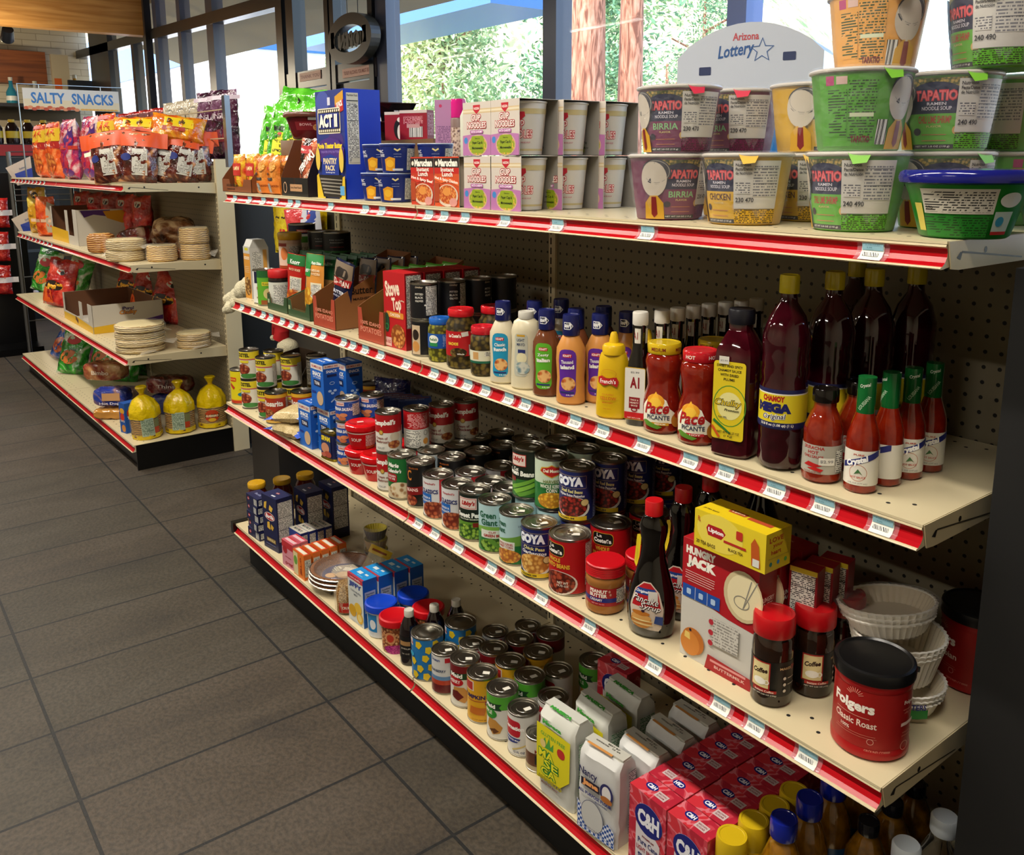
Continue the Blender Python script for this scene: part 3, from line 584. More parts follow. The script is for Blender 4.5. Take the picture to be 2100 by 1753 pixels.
c = can('small white and navy broth can beside the gold broth carton', .031, .112, '#dedcd6', [('r', 0, 88, 60, 38, '#171a38'), ('y', 0, 96, 14, 14, 2, '#b8182c'), ('r', 0, 88, 30, 7, '#c8283a'), ('t', 'CHICKEN', 2, 62, 34, '#3c9a50'), ('t', 'BROTH', 0, 53, 40, '#b03030'), ('e', 0, 24, 44, 38, 'blob:#7a3b1c:#c8a060:#e8e0d0:120')], stick=False); put(c, .155, .05, S2)
c = can('small green-topped bouillon jar next to the small broth can', .03, .118, '#5aa028', [('b', 92, 114, '#1c5c28'), ('r', 0, 72, 30, 12, '#d8c428'), ('t', 'Knorr', 0, 72, 24, '#1c5c28'), ('e', 4, 40, 30, 34, '#c8b878'), ('r', 0, 12, 40, 14, '#8a4a20')], name='jar', cat='jar', stick=False); put(c, .2, .045, S2)
c = jar('low bouillon jar with a red lid behind the green trays', [(.03, 0), (.033, .003), (.033, .092), (.031, .098)], '#2a1c18:g', .034, .024, '#c01c20', [('r', 0, 46, 130, 78, '#cfd0c4'), ('r', 8, 46, 56, 60, NP), ('b', 84, 90, '#141414')]); put(c, .275, .058, S2)
c2 = jar('bouillon jar with a yellow lid stacked above the red-lidded jar', [(.032, 0), (.036, .003), (.036, .088), (.034, .094)], '#c8a890:g', .038, .022, '#c79a1c', [('r', 0, 46, 150, 68, '#cdb8a4'), ('e', -22, 50, 26, 40, '#c8743c'), ('r', -30, 78, 36, 10, '#8c2a1c'), ('r', 22, 46, 50, 56, NP), ('b', 2, 12, '#8a3c14')])
put(c2, .255, .11, S2+.12)
c = can('lower stock can under the yellow-lidded bouillon jar', .036, .119, '#1c2038', [('r', 0, 60, 40, 40, '#d8d4c8')], stick=False); put(c, .255, .11, S2)
c = can('tall navy-topped broth can behind the yellow-lidded jar', .046, .19, '#e4e4de', [('b', 158, 186, '#12153a'), ('r', 4, 168, 44, 10, '#c8402c'), ('t', 'SWANSON', 4, 168, 38, '#f4f0e8'), ('b', 130, 150, '#58a83c'), ('r', 10, 80, 60, 70, NP), ('p', [(-60, 118), (-52, 138), (-44, 118)], '#b02030')], stick=False); put(c, .16, .195, S2+.065); c.location.z = S2+.0655
g = G(); g.rbox(-.045, .045, -.045, .045, 0, .064, '#3a2a1a', .002); o = tag(g.build('carton'), 'low brown carton hidden behind the broth cans', 'box'); o.location = (.16, .195, S2+.0005)
bc = can('', .046, .24, '#17171a', [('b', 186, 236, '#050505'), ('t', 'PURE QUALITY', 0, 216, 46, '#8a8a86', 4), ('t', 'INGREDIENTS', 0, 208, 42, '#8a8a86', 4), ('t', 'CHICKEN BROTH', 0, 194, 44, '#a02828', 3), ('b', 176, 182, '#2c6a30'), ('r', -14, 100, 30, 120, '#55554f'), ('r', -14, 100, 20, 90, NP)], stick=False, name='canister', cat='canister')
for k, (x, y) in enumerate(((.30, .2), (.375, .215))): put(bc, x, y, S2, None, ['left', 'right'][k]+' one of two tall black-topped stock canisters behind the green trays', 'black-topped stock canisters')
# green trays with pouches
def pouch(label, w, h, th, spec, items, name='side_dish_pouch', seed=0): return bag(label, w, h, th, spec, items, name, 'pouch', seed, .003, None, None, .3, 10)
tg = tray('', .148, .22, .085, .05, '#2f4a2c', '#7a5634', [('t', '~~~~~~~~~~~~~~~', 6, 26, 84, '#6c8a5c', 1.2), ('r', -64, 26, 12, 12, '#b0b890'), ('y', -64, 26, 9, 9, 1, '#2f4a2c')], [], notch=.72)
for k, x in enumerate((.345, .505)): put(tg, x, .128, S2, 1, ['left', 'right'][k]+' green display tray holding pasta side pouches', 'green display trays')
pr = pouch('', .075, .175, .02, '#b02018:g', [('r', 0, 158, 72, 32, '#1c6a30'), ('t', 'Knorr', 0, 152, 40, '#f4f4f0', 14), ('t', 'RICE SIDES', 0, 128, 46, '#f0d8b0'), ('e', 0, 38, 62, 64, 'blob:#d88028:#c8a050:#a84818:80'), ('r', 6, 84, 44, 44, '#d8cfb0'), ('r', 6, 84, 38, 36, NP)])
po = pouch('', .1, .185, .026, '#cf8a3a:g', [('r', 0, 170, 98, 30, '#1f7a38'), ('p', [(-50, 120), (-10, 118), (-4, 160), (-50, 160)], '#1f8a3c'), ('t', 'Knorr', -27, 138, 40, '#f4f4f0', 15), ('t', 'Pasta Sides', 20, 160, 46, '#f0f0e8', 9), ('t', 'CHEDDAR', 18, 138, 42, '#e8e0c0', 7), ('t', 'BROCCOLI', 18, 128, 42, '#e8e0c0', 7), ('e', -18, 50, 56, 74, 'blob:#e8c048:#d8a028:#b87a18:70'), ('r', 22, 78, 46, 48, '#dcd4b8'), ('r', 22, 78, 38, 38, NP)])
pg = pouch('', .1, .18, .024, '#123a20:g', [('r', 0, 165, 96, 30, '#0e5528'), ('t', 'Pasta Sides', 8, 158, 60, '#c8d8c8', 8), ('r', 20, 80, 50, 60, '#7a5a34')])
put(pr, .375, .065, S2+.004, 24, 'red rice side pouch leaning alone in the front of the left green tray', None, (0, 6))
put(po, .525, .06, S2+.004, 6, 'orange pasta side pouch at the front of the right green tray', None, (-4, 0))
for k in range(5): put(pg, .535+.004*k, .09+.032*k, S2+.004, 5, 'dark green pasta side pouch, %s behind the orange pouch' % ORD[k].replace('frontmost', 'first'), 'dark green pouches in the right tray', (-6, 0))
for k in range(3): put(pg, .37, .11+.035*k, S2+.004, 20, 'dark green side dish pouch, %s behind the red pouch' % ORD[k].replace('frontmost', 'first'), 'dark green pouches in the left tray', (-8, 0))
# potato trays
tp = tray('', .13, .25, .14, .085, '#a8442f', '#7a4a26', [('t', '100% IDAHO', 0, 48, 100, '#d88a70', 10), ('t', 'POTATOES', 0, 30, 104, '#d88a70', 14)], [('t', 'Butter', -40, 106, 70, '#1c120c', 20), ('t', 'MASHED', -40, 82, 56, '#2c1a10', 7), ('r', -40, 96, 90, 1, '#2c1a10'), ('r', 0, 32, 50, 26, '#1c120c'), ('r', 0, 32, 42, 20, '#8a5a34')], notch=.7, bh=.2, sc='#8a5a34')
put(tp, .692, .135, S2, 2, 'red-fronted potato tray with one navy mashed-potato pouch in front', 'red potato trays'); put(tp, .955, .14, S2, 2, 'red-fronted potato tray partly hidden by the red stuffing box', 'red potato trays')
for o in (tp,): pass
pi = pouch('', .085, .185, .03, '#141838:g', [('r', 0, 160, 82, 44, '#7a6a58'), ('e', 0, 150, 60, 40, '#1c1410'), ('p', [(-38, 112), (38, 118), (42, 140), (-34, 136)], '#a01c1c'), ('t', 'IDAHOAN', 2, 126, 66, '#f0ece0', 17), ('t', 'BUTTER', 0, 98, 50, '#e8e8f0', 10), ('t', 'AND HERB', 0, 86, 50, '#c8c8d8', 6), ('e', 0, 34, 72, 56, '#e8d48a')], 'mashed_potato_pouch')
put(pi, .705, .055, S2+.006, 8, 'navy mashed-potato pouch leaning in the first red potato tray', None, (0, 12))
for k in range(4): put(pi, .72+.006*k, .13+.04*k, S2+.004, 5, 'navy mashed-potato pouch in the first red tray, %s behind the leaning one' % ORD[k].replace('frontmost', 'first'), 'navy pouches in the first potato tray', (-5, 0))
pgn = pouch('', .095, .185, .03, '#4c9a2c:g', [('r', 0, 165, 90, 34, '#7cc24c')], 'mashed_potato_pouch')
for k in range(4): put(pgn, .96+.004*k, .1+.05*k, S2+.004, 4, 'bright green pouch in the second red tray, %s from the stuffing box' % ORD[k].replace('frontmost', 'first'), 'green pouches in the second potato tray', (-4, 0))
# stuffing boxes
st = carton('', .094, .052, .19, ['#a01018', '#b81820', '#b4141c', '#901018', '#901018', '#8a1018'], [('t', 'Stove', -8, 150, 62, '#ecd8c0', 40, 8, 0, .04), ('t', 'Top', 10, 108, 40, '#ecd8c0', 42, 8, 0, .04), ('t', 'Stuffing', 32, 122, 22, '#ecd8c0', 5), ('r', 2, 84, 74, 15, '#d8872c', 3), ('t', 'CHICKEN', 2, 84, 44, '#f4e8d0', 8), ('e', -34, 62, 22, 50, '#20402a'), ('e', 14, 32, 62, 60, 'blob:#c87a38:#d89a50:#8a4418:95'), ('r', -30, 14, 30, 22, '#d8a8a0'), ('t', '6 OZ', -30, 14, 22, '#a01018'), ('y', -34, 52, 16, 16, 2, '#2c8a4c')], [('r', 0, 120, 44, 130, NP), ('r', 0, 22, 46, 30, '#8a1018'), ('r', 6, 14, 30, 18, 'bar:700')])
for k in range(4): put(st, 1.063+.002*k, .052+.056*k, S2, 4, 'red stuffing mix box, %s from the shelf edge' % ORD[k], 'red stuffing mix boxes')
# olive cans
ol = can('', .0345, .0875, '#0b0b10', [('t', 'Lindsay', -12, 78, 20, '#c8b8a0', 6, 0, .3), ('t', 'PITTED', -12, 62, 20, '#e8e4d8'), ('t', 'BLACK', -12, 54, 20, '#e8e4d8'), ('t', 'OLIVES', -12, 46, 20, '#e8e4d8'), ('r', 20, 46, 32, 70, NP), ('e', 2, 36, 4, 4, '#e8e4d8')], stick=False)
ol2 = can('', .0345, .0875, '#0b0b10', [('r', -26, 40, 26, 70, '#c8b090'), ('e', -26, 52, 20, 26, '#241810'), ('e', -26, 24, 22, 26, '#c88a48'), ('t', 'OLIVES', 22, 40, 26, '#e8e4d8')], stick=False)
put(ol2, 1.168, .05, S2, None, 'black olive can at the bottom of the front stack, showing an orange olive picture', 'black olive cans'); put(ol, 1.166, .05, S2+.0878, None, 'black olive can on top of the front stack beside the stuffing box', 'black olive cans')
for i, (x, y) in enumerate(((1.172, .125), (1.176, .2), (1.182, .275))):
    for k in range(2): put(ol, x, y, S2+.0878*k, (30+40*i,), '%s black olive can of the %s stack behind the front one' % (['lower', 'upper'][k], ['first', 'second', 'third'][i]), 'black olive cans')
# pickle and pepper jars
RELG = 'blob:#7a7a20:#98942c:#3c3c10:110'; PEP = 'blob:#54401a:#6a5a24:#241c0c:90'
c = jar('relish jar with a blue lid beside the olive cans', [(.024, 0), (.028, .004), (.029, .05), (.028, .078), (.024, .088)], RELG, .026, .014, '#2060b8:g', [('r', 0, 50, 180, 34, '#1450a0'), ('e', -18, 54, 26, 20, '#e8ece0'), ('t', 'Relish', -18, 54, 20, '#2c6a3c'), ('r', -18, 42, 22, 8, '#2c8a4c'), ('r', 18, 50, 26, 26, 'np:#1450a0:#9ab8d8:300')]); put(c, 1.2476, .042, S2)
nj = jar('', [(.029, 0), (.034, .005), (.0345, .05), (.034, .1), (.027, .112), (.027, .118)], PEP, .0295, .016, '#c41c24:g', [('r', 0, 58, 215, 56, '#b4141c'), ('t', 'La Costeña', -16, 76, 30, '#f0e8d8', 8, 0, 0, .05), ('t', 'NACHOS', -20, 58, 26, '#e8c83c', 7, 0, 0, .05), ('e', -8, 38, 40, 22, 'blob:#4c3a18:#7a6030:#2a1c0c:130'), ('t', 'Whole', -2, 35, 16, '#f4f0e8', 3.5), ('r', 24, 44, 15, 24, 'bar:800'), ('r', 8, 80, 16, 10, '#d8d4c8', 0, 8)])
put(nj, 1.3305, .045, S2, None, 'tall nacho pepper jar with a red lid, front of its row'); put(nj, 1.345, .125, S2, None, 'tall nacho pepper jar with a red lid, behind the front one')
c = jar('short pepper jar with a red lid in front of the ranch bottle', [(.024, 0), (.028, .004), (.029, .06), (.027, .085), (.023, .092)], PEP, .0265, .016, '#c0202c:g', [('r', 0, 44, 180, 26, '#d8d4bc'), ('r', -18, 46, 14, 16, '#c89a60'), ('r', 16, 50, 26, 10, NP), ('r', 0, 32, 180, 5, '#1c6048')]); put(c, 1.423, .04, S2)
# dressing bottles: blue flip caps
def dress(body, lab, l1, l2, art):
    pr = [(.022, 0), (.026, .004), (.0255, .03), (.0245, .05), (.0265, .085), (.0255, .108), (.017, .128), (.0135, .134)]
    it = [('r', -2, 62, 34, 92, lab, 12), ('r', -2, 96, 18, 7, '#b01828', 3), ('t', 'KRAFT', -2, 96, 15, '#f4f4f0', 4.5), ('t', l1, -2, 84, 22, '#f4f4f0', 7, 4), ('t', l2, -2, 74, 26, '#f4f4f0', 8, 4, 0, .05), ('e', 0, 42, 28, 26, art), ('r', -2, 25, 26, 3, '#26306a'), ('t', '8 FL OZ', 4, 20, 14, '#f4f4f0', 2.5)]
    return jar('', pr, body, .0165, .038, '#141c58:s', it, name='dressing_bottle', cat='bottle', sx=1.08, sy=.86, captext=[('p', [(-11, -8), (2, -8), (8, -1), (2, 6), (-11, 6)], '#f4f4f4'), ('p', [(-10, -7), (1.6, -7), (7, -1), (1.6, 5), (-10, 5)], '#141c58'), ('t', 'KRAFT', -3.5, -1, 15, '#f4f4f4', 6, 0, 0, .06)])
FOOD = 'blob:#c86a30:#8a3c1c:#e0b070:120'
ra, it_, th = dress('#cfc4a8:s', '#1c8cb4', 'Classic', 'Ranch', FOOD), dress('#6a3c24:g', '#58a828', 'Zesty', 'Italian', FOOD), dress('#c88844:s', '#5a2494', 'Thousand', 'Island', FOOD)
for k, (x, y) in enumerate(((1.506, .032), (1.545, .085), (1.56, .145))): put(ra, x, y, S2, (-14,), 'ranch dressing bottle with a blue cap, %s in its row' % ORD[k], 'ranch dressing bottles')
pr = [(.026, 0), (.03, .004), (.0295, .05), (.0275, .09), (.0285, .12), (.024, .138), (.015, .145)]
c = jar('white-capped light mayonnaise bottle between the ranch and the italian dressing', pr, '#d0c6a8:s', .016, .014, '#c8c4b8:s', [('r', -6, 72, 30, 88, '#b8b8a8', 8), ('r', -6, 112, 18, 4, '#c89a2c'), ('t', 'LIGHT', -6, 103, 17, '#2c3c5c', 6), ('t', 'MAYO', -6, 94, 18, '#2c3c5c', 6), ('r', -4, 80, 16, 7, '#26306a'), ('e', -4, 66, 22, 22, '#d8d0a8'), ('e', -2, 46, 30, 26, 'blob:#5a7a8a:#8aa0a0:#c8c8b8:100')], name='mayonnaise_bottle', cat='bottle', sx=1.05, sy=.8); put(c, 1.5735, .04, S2, (-14,))
for k, (x, y) in enumerate(((1.642, .038), (1.672, .088), (1.685, .15))): put(it_, x, y, S2, (-14,), 'italian dressing bottle with a green label, %s in its row' % ORD[k], 'italian dressing bottles')
for k, (x, y) in enumerate(((1.7171, .036), (1.745, .085), (1.762, .14))): put(th, x, y, S2, (-14,), 'thousand island bottle with a purple label, %s in its row' % ORD[k], 'thousand island dressing bottles')
# mustard
def must():
    t = thing('mustard_bottle', '', 'bottle'); Y = '#d6ae14:s'; g = G(); pr = [(.022, 0), (.0265, .004), (.027, .02), (.0255, .06), (.0235, .09), (.0225, .108), (.0195, .118)]
    g.lathe(pr, Y, 32, 1.15, .8, sq=.25); g.build('bottle_body', t); g = G(); g.lathe([(.0205, .117), (.0205, .130), (.018, .134), (.009, .137), (.0065, .152), (.0045, .156), (0, .156)], Y, 24); g.build('nozzle_cap', t)
    f = prof_fn(pr); c = Cyl(f, .027, sx=1.15, sy=.8); c.vs = [p[1] for p in pr]; g = G()
    g.deco(c, [('p', [(-22, 66), (-10, 62), (0, 66), (10, 60), (13, 70), (9, 78), (-6, 76), (-14, 80), (-23, 76)], '#b81c1c'), ('t', "French's", -5, 70, 26, '#f8f0e8', 8), ('t', 'CLASSIC', -4, 46, 18, '#c8741c', 3), ('t', 'YELLOW', -4, 39, 26, '#c8641c', 6), ('t', 'MUSTARD', -4, 31, 16, '#c8641c', 2.5), ('t', 'NO FAT', -4, 20, 12, '#c8741c', 2), ('y', -4, 84, 26, 16, .7, '#c8841c')], .0035); g.build('label', t); return t
mu = must(); put(mu, 1.8359, .034, S2, (-12,), 'yellow squeeze mustard bottle, the front one', 'mustard bottles'); put(mu, 1.855, .1, S2, (-12,), 'yellow squeeze mustard bottle, the one behind', 'mustard bottles')
# steak sauce bottles
def a1():
    pr = [(.019, 0), (.0205, .002), (.0205, .1), (.0185, .112), (.0135, .13), (.0125, .14), (.0125, .178)]
    t = thing('steak_sauce_bottle', '', 'bottle'); g = G(); g.lathe(pr, 'liq:#050202:#080303', 28, sq=.42); g.build('bottle_body', t); g = G(); g.lathe([(.0135, .177), (.0138, .179), (.0138, .198), (.0125, .2), (0, .2)], '#cfcac0:s', 24); g.build('cap', t)
    g = G(); g.deco(Cyl(.0128, .0128), [('b', 146, 172, '#dcd6c8'), ('t', 'A1', -4, 159, 9, '#8a1420', 13), ('r', 8, 164, 5, 6, '#555555')], .0002)
    for o, U in (((0, -.0206, 0), (1, 0, 0)), ((.0206, 0, 0), (0, 1, 0))):
        f = U[0]; g.deco(Pln(o, U, (0, 0, 1)), ([('r', 0, 58, 38, 94, '#c8a030', 3), ('r', 0, 58, 36.5, 91, '#dedad0', 2), ('t', '$2.99', 0, 96, 16, '#777777', 3.5), ('t', 'A1', 0, 78, 17, '#8a1420', 20, 0, 0, .04), ('r', 0, 42, 20, 20, '#8a1420'), ('t', 'THICK &', 0, 47, 15, '#f0e0d0', 3), ('t', 'HEARTY', 0, 42, 16, '#f0e0d0', 3), ('t', 'SAUCE', 0, 37, 12, '#f0e0d0', 3), ('y', 0, 30, 12, 8, 2, '#8a1420'), ('r', 0, 19, 36, 12, '#c01c20'), ('t', 'NET WT 5 OZ', 0, 15, 24, '#f0e0d0', 2)] if f else [('r', 0, 58, 38, 94, '#c8a030', 3), ('r', 0, 58, 36, 91, '#dedad0', 2), ('r', 0, 62, 30, 70, NP)]), .0004)
    g.build('label', t); return t
sa = a1()
for k, (x, y) in enumerate([(1.8946, .04), (1.905, .083), (1.906, .122), (1.908, .162), (1.911, .2), (1.916, .24), (1.921, .28), (1.925, .32)]): put(sa, x, y, S2, (-20,), 'white-capped steak sauce bottle, %s from the shelf edge' % ORD[k], 'steak sauce bottles')
# salsa jars
def pace(word, bn, capc, capt):
    pr = [(.028, 0), (.033, .006), (.034, .045), (.032, .062), (.0265, .082), (.0285, .1), (.032, .122), (.029, .134), (.0255, .138)]
    it = [('p', [(-34, 20), (28, 20), (30, 38), (20, 46), (14, 60), (-2, 70), (-18, 66), (-32, 48)], '#e8e4d0'), ('e', -6, 58, 34, 24, '#d8921c'), ('p', [(-22, 50), (-6, 74), (10, 50)], '#e8a824'), ('e', -6, 56, 22, 16, '#e8b838'), ('t', 'Pace', -4, 46, 46, '#a81418', 20, 4, .3, .03), ('t', 'THE ORIGINAL', 0, 36, 30, '#26306a', 2), ('t', 'PICANTE', 0, 30, 40, '#26304c', 8), ('r', 4, 19, 30, 5, bn, 1), ('t', word, 4, 19, 18, '#f4f0e0', 2.6), ('p', [(-30, 22), (-22, 14), (0, 10), (8, 14), (-4, 18), (-22, 24)], '#5a8a28'), ('e', 34, 26, 22, 26, '#b87a28'), ('e', 36, 36, 16, 14, '#b83818')]
    return jar('', pr, 'liq:#74130a:#8a2410', .0285, .017, capc, it, captext=capt)
py = pace('MEDIUM', '#c8921c', '#c8a81c:g', [('t', 'MEDIUM', -4, -1, 26, '#7a1c10', 6), ('t', 'MEDIUM', 40, -1, 26, '#7a1c10', 6), ('t', 'MEDIUM', -48, -1, 26, '#7a1c10', 6)])
pd = pace('HOT', '#b8202c', '#b81c24:g', [('t', 'HOT', -10, -1, 18, '#f0e8d8', 6), ('t', 'HOT', 30, -1, 18, '#f0e8d8', 6)])
put(py, 1.9479, .045, S2, (-14,), 'medium picante salsa jar with a yellow lid, the front one', 'medium salsa jars'); put(py, 1.985, .13, S2, (-24,), 'medium picante salsa jar with a yellow lid, behind the hot one', 'medium salsa jars'); put(pd, 2.0268, .045, S2, (-14,), 'hot picante salsa jar with a red lid')
# chamoy
pr = [(.03, 0), (.034, .005), (.034, .15), (.032, .17), (.019, .196), (.0165, .2), (.0165, .21)]
c = jar('square bottle of dark red chamoy sauce with a black cap and tall yellow label', pr, 'liq:#30030c:#400512', .0205, .022, '#14141c:s', [], name='chamoy_bottle', cat='bottle', sq=.6)
g = G(); g.deco(Pln((-.001, -.0345, 0), (1, 0, 0), (0, 0, 1)), [('r', 0, 92, 52, 124, '#d8c020', 5), ('y', 2, 84, 54, 66, 1.5, '#4c8a2c'), ('e', 2, 84, 40, 44, '#e0d890'), ('t', 'SWEET AND SPICY', 0, 147, 42, '#2c2410', 4), ('t', 'CHAMOY SAUCE', 0, 140, 38, '#2c2410', 4), ('t', 'WITH DRIED', 0, 133, 30, '#2c2410', 4), ('t', 'PLUMS', 0, 126, 18, '#2c2410', 4), ('t', 'Chulky', 0, 88, 44, '#141414', 14, 0, .2, .04), ('t', 'Chulky', 0, 88, 42, '#e8c828', 12, 0, .2, .0), ('t', 'Premium', 6, 78, 24, '#141414', 4, 0, .3), ('t', 'Net Wt.', -8, 66, 14, '#444444', 3), ('p', [(-24, 58), (4, 40), (6, 42), (-22, 62)], '#2c7a2c'), ('p', [(-26, 48), (-14, 32), (-11, 34), (-24, 52)], '#c8501c'), ('t', 'NET WT. 35.27 OZ', 2, 42, 36, '#2c2410', 3.6), ('t', '(1 Kg)', 2, 36, 14, '#2c2410', 3.6), ('r', -9, 156, 16, 12, '#d4d0c4'), ('t', '$2.99', -9, 155, 12, '#888888', 3)], .0012); g.build('label', c); put(c, 2.1054, .046, S2, (-22,))
pr = [(.02, 0), (.03, .004), (.0345, .014), (.033, .026), (.0345, .036), (.0335, .05), (.0345, .06), (.0345, .128), (.0325, .136), (.034, .15), (.033, .158), (.034, .166), (.033, .174), (.0345, .19), (.034, .205), (.026, .232), (.013, .252), (.0115, .266)]
mg = jar('', pr, 'liq:#280209:#360410', .0145, .026, '#c8b41c:g', [('b', 66, 126, '#1c2050'), ('b', 68, 120, '#e0dcd0'), ('b', 76, 118, '#d8c420'), ('t', 'CHAMOY', -6, 112, 34, '#a81818', 9, 0, 0, .06), ('t', 'MEGA', -6, 98, 54, '#14185a', 15, 0, 0, .09), ('t', 'Original', -4, 84, 36, '#f0ece0', 11, 4, .2, .1), ('t', 'Original', -4, 84, 35, '#1c2050', 10, 4, .2, .01), ('r', 0, 72, 150, 8, '#1c2050'), ('t', '33.8 fl oz (1.08 qt) (1 L)', 0, 72, 50, '#f0ece0', 5)], name='chamoy_bottle', cat='bottle')
put(mg, 2.1855, .05, S2, (-14,), 'big round chamoy bottle with a yellow cap and wide yellow label, the front one', 'round chamoy bottles')
for k, (x, y) in enumerate(((2.205, .135), (2.222, .215), (2.25, .29), (2.14, .3))): put(mg, x, y, S2, (-100,), ['first round chamoy bottle behind the front one', 'second round chamoy bottle behind the front one', 'round chamoy bottle at the back right against the pegboard', 'round chamoy bottle at the back left against the pegboard'][k], 'round chamoy bottles')
# hot sauces
pr = [(.023, 0), (.0275, .004), (.028, .012), (.0275, .062), (.0275, .078), (.02, .098), (.0155, .108), (.0155, .118)]
sr = jar('', pr, 'liq:#74180a:#8a2a12', .0185, .018, '#100c0a:g', [('r', 0, 36, 150, 42, '#a8a498'), ('t', 'SRIRACHA', -8, 53, 32, '#a82020', 5), ('t', 'HOT', -8, 46, 16, '#a82020', 5), ('t', 'CHILI SAUCE', -8, 40, 30, '#a82020', 4), ('p', [(-22, 26), (-4, 24), (6, 28), (-4, 30), (-14, 32)], '#b01818'), ('p', [(-16, 22), (4, 18), (8, 22), (-4, 25)], '#b81c1c'), ('r', 12, 34, 22, 11, '#d8d4c8'), ('t', '$2.99', 12, 34, 18, '#8a8a8a', 5), ('r', 32, 34, 14, 34, NP), ('t', '9.0 OZ (278 mL)', -8, 17, 26, '#8a2020', 3)], name='hot_sauce_bottle', cat='bottle')
put(sr, 2.2569, .05, S2, (-10,), 'sriracha bottle with a grey label, the front one', 'sriracha bottles'); put(sr, 2.262, .125, S2, (-10,), 'sriracha bottle with a grey label, behind the front one', 'sriracha bottles')
pr = [(.02, 0), (.0225, .003), (.0225, .072), (.0215, .082), (.014, .106), (.0115, .114), (.0112, .146)]
cr = jar('', pr, 'liq:#741406:#8a2208', .0118, .016, '#14602c:g', [('r', 0, 37, 140, 50, '#dcd8cc'), ('y', 0, 30, 24, 24, .6, '#b86040'), ('t', 'PURE', 0, 56, 14, '#b84030', 2.5), ('p', [(-24, 34), (-24, 42), (26, 62), (30, 62), (30, 54)], '#1c2470'), ('t', 'Crystal', -2, 46, 32, '#f4f4f4', 11, 20, .2, .06), ('t', 'HOT SAUCE', 0, 24, 20, '#b84030', 3), ('t', '6 FL OZ (177 mL)', 0, 15, 26, '#888888', 3), ('p', [(-5, 28), (0, 36), (6, 28), (2, 31)], '#3c6a3c')], name='hot_sauce_bottle', cat='bottle')
ch = [o for o in cr.children if o.name.startswith('label')][0]
g = G(); g.lathe([(.0121, .112), (.0124, .114), (.0124, .163), (0, .1635)], '#14602c:g', 20); g.deco(Cyl(.0124, .0124), [('t', 'Crystal', 0, 152, 15, '#d8e0d0', 6, 14, .3), ('t', 'LOUISIANA', 0, 128, 24, '#a8c8a8', 5, 55)], .0002); g.build('neck_sleeve', cr)
for k, (x, y, a) in enumerate(((2.3158, .056, -10), (2.322, .108, -60), (2.3269, .158, 10), (2.3303, .212, 5))): put(cr, x, y, S2, (a,), 'green-necked hot sauce bottle, %s from the shelf edge' % ORD[k], 'green-necked hot sauce bottles')
# ------------------------------------------------------------------ third shelf: canned goods, soup, beans, spreads, coffee
BEAN, PEAB, CORN, SOUP = 'blob:#8a2018:#b8382c:#3c0c08:150', 'blob:#6a9a2c:#a0c04c:#28501c:130', 'blob:#e0a828:#e8c448:#b07818:150', 'blob:#a8482c:#c8885c:#6a2418:110'
c = can('tall yellow refried bean can at the far left corner of the third shelf', .036, .12, '#d8c818', [('b', 5, 16, '#b8341c'), ('b', 14, 17, '#d87a1c'), ('r', -30, 88, 28, 14, '#c83c1c', 3), ('t', 'DUCAL', -30, 88, 24, '#f0e048'), ('p', [(-40, 76), (-22, 60), (-28, 52), (-44, 66)], '#b83420'), ('e', 4, 36, 34, 15, '#1c6a8a'), ('t', 'FRIJOLES', 6, 52, 26, '#2c2410', 3)], stick=False); put(c, .04, -.002, S3)
tl = can('', .033, .1, '#d6d2c6', [('b', 72, 95, '#d8c428'), ('t', 'COSTEL', -26, 84, 52, '#17120c', 13, 0, 0, .05), ('b', 68, 71, '#b83420'), ('r', -20, 62, 34, 8, '#d8c428'), ('e', -24, 36, 48, 36, SOUP), ('t', 'MENUDO', -16, 56, 22, '#8a2418', 4), ('r', 34, 48, 28, 60, NP), ('e', -6, 14, 60, 16, '#3c7a38')], stick=False, tin=TIND)
for i, (x, y) in enumerate(((.118, .003), (.262, .003), (.188, .06), (.293, .075))):
    for k in range(2): put(tl, x, y, S3+.1003*k, None, '%s menudo can of the %s' % (['lower', 'upper'][k], ['left front stack', 'right front stack', 'stack between and behind the two front stacks', 'stack behind the right front stack'][i]), 'stacked menudo cans')
gc = can('', .034, .1, '#c8c6bc', [('r', 0, 50, 200, 84, 'np:#cbc9bf:#2c2c2c:240'), ('b', 84, 90, '#2c2c2c')], stick=False, tin=TIND)
for k in range(2): put(gc, .335, .145, S3+.1003*k, None, ['lower', 'upper'][k]+' can of the back stack that shows only its nutrition panel', 'cans showing nutrition panels')
rc = can('', .036, .1, '#a83418', [('b', 84, 95, '#d8a428'), ('t', 'Rosarita', -12, 66, 66, '#f0e8d8', 18, 0, 0, .04), ('e', -26, 28, 40, 40, 'blob:#a05a34:#c88a58:#6a3418:120'), ('e', 10, 34, 34, 24, '#7a1c10'), ('r', 44, 50, 24, 66, NP), ('b', 4, 12, '#c8a048')], stick=False, tin=TIND)
put(rc, .335, .002, S3, None, 'brown-red refried bean can standing in front beside the rice bags', 'refried bean cans'); put(rc, .378, .072, S3, None, 'brown-red refried bean can just behind the front one', 'refried bean cans')
for k, (x, y) in enumerate(((.4, .215), (.425, .29), (.45, .362))): put(rc, x, y, S3, None, 'brown-red refried bean can at the back of the shelf, %s from the aisle' % ORD[k].replace('frontmost', 'nearest'), 'refried bean cans')
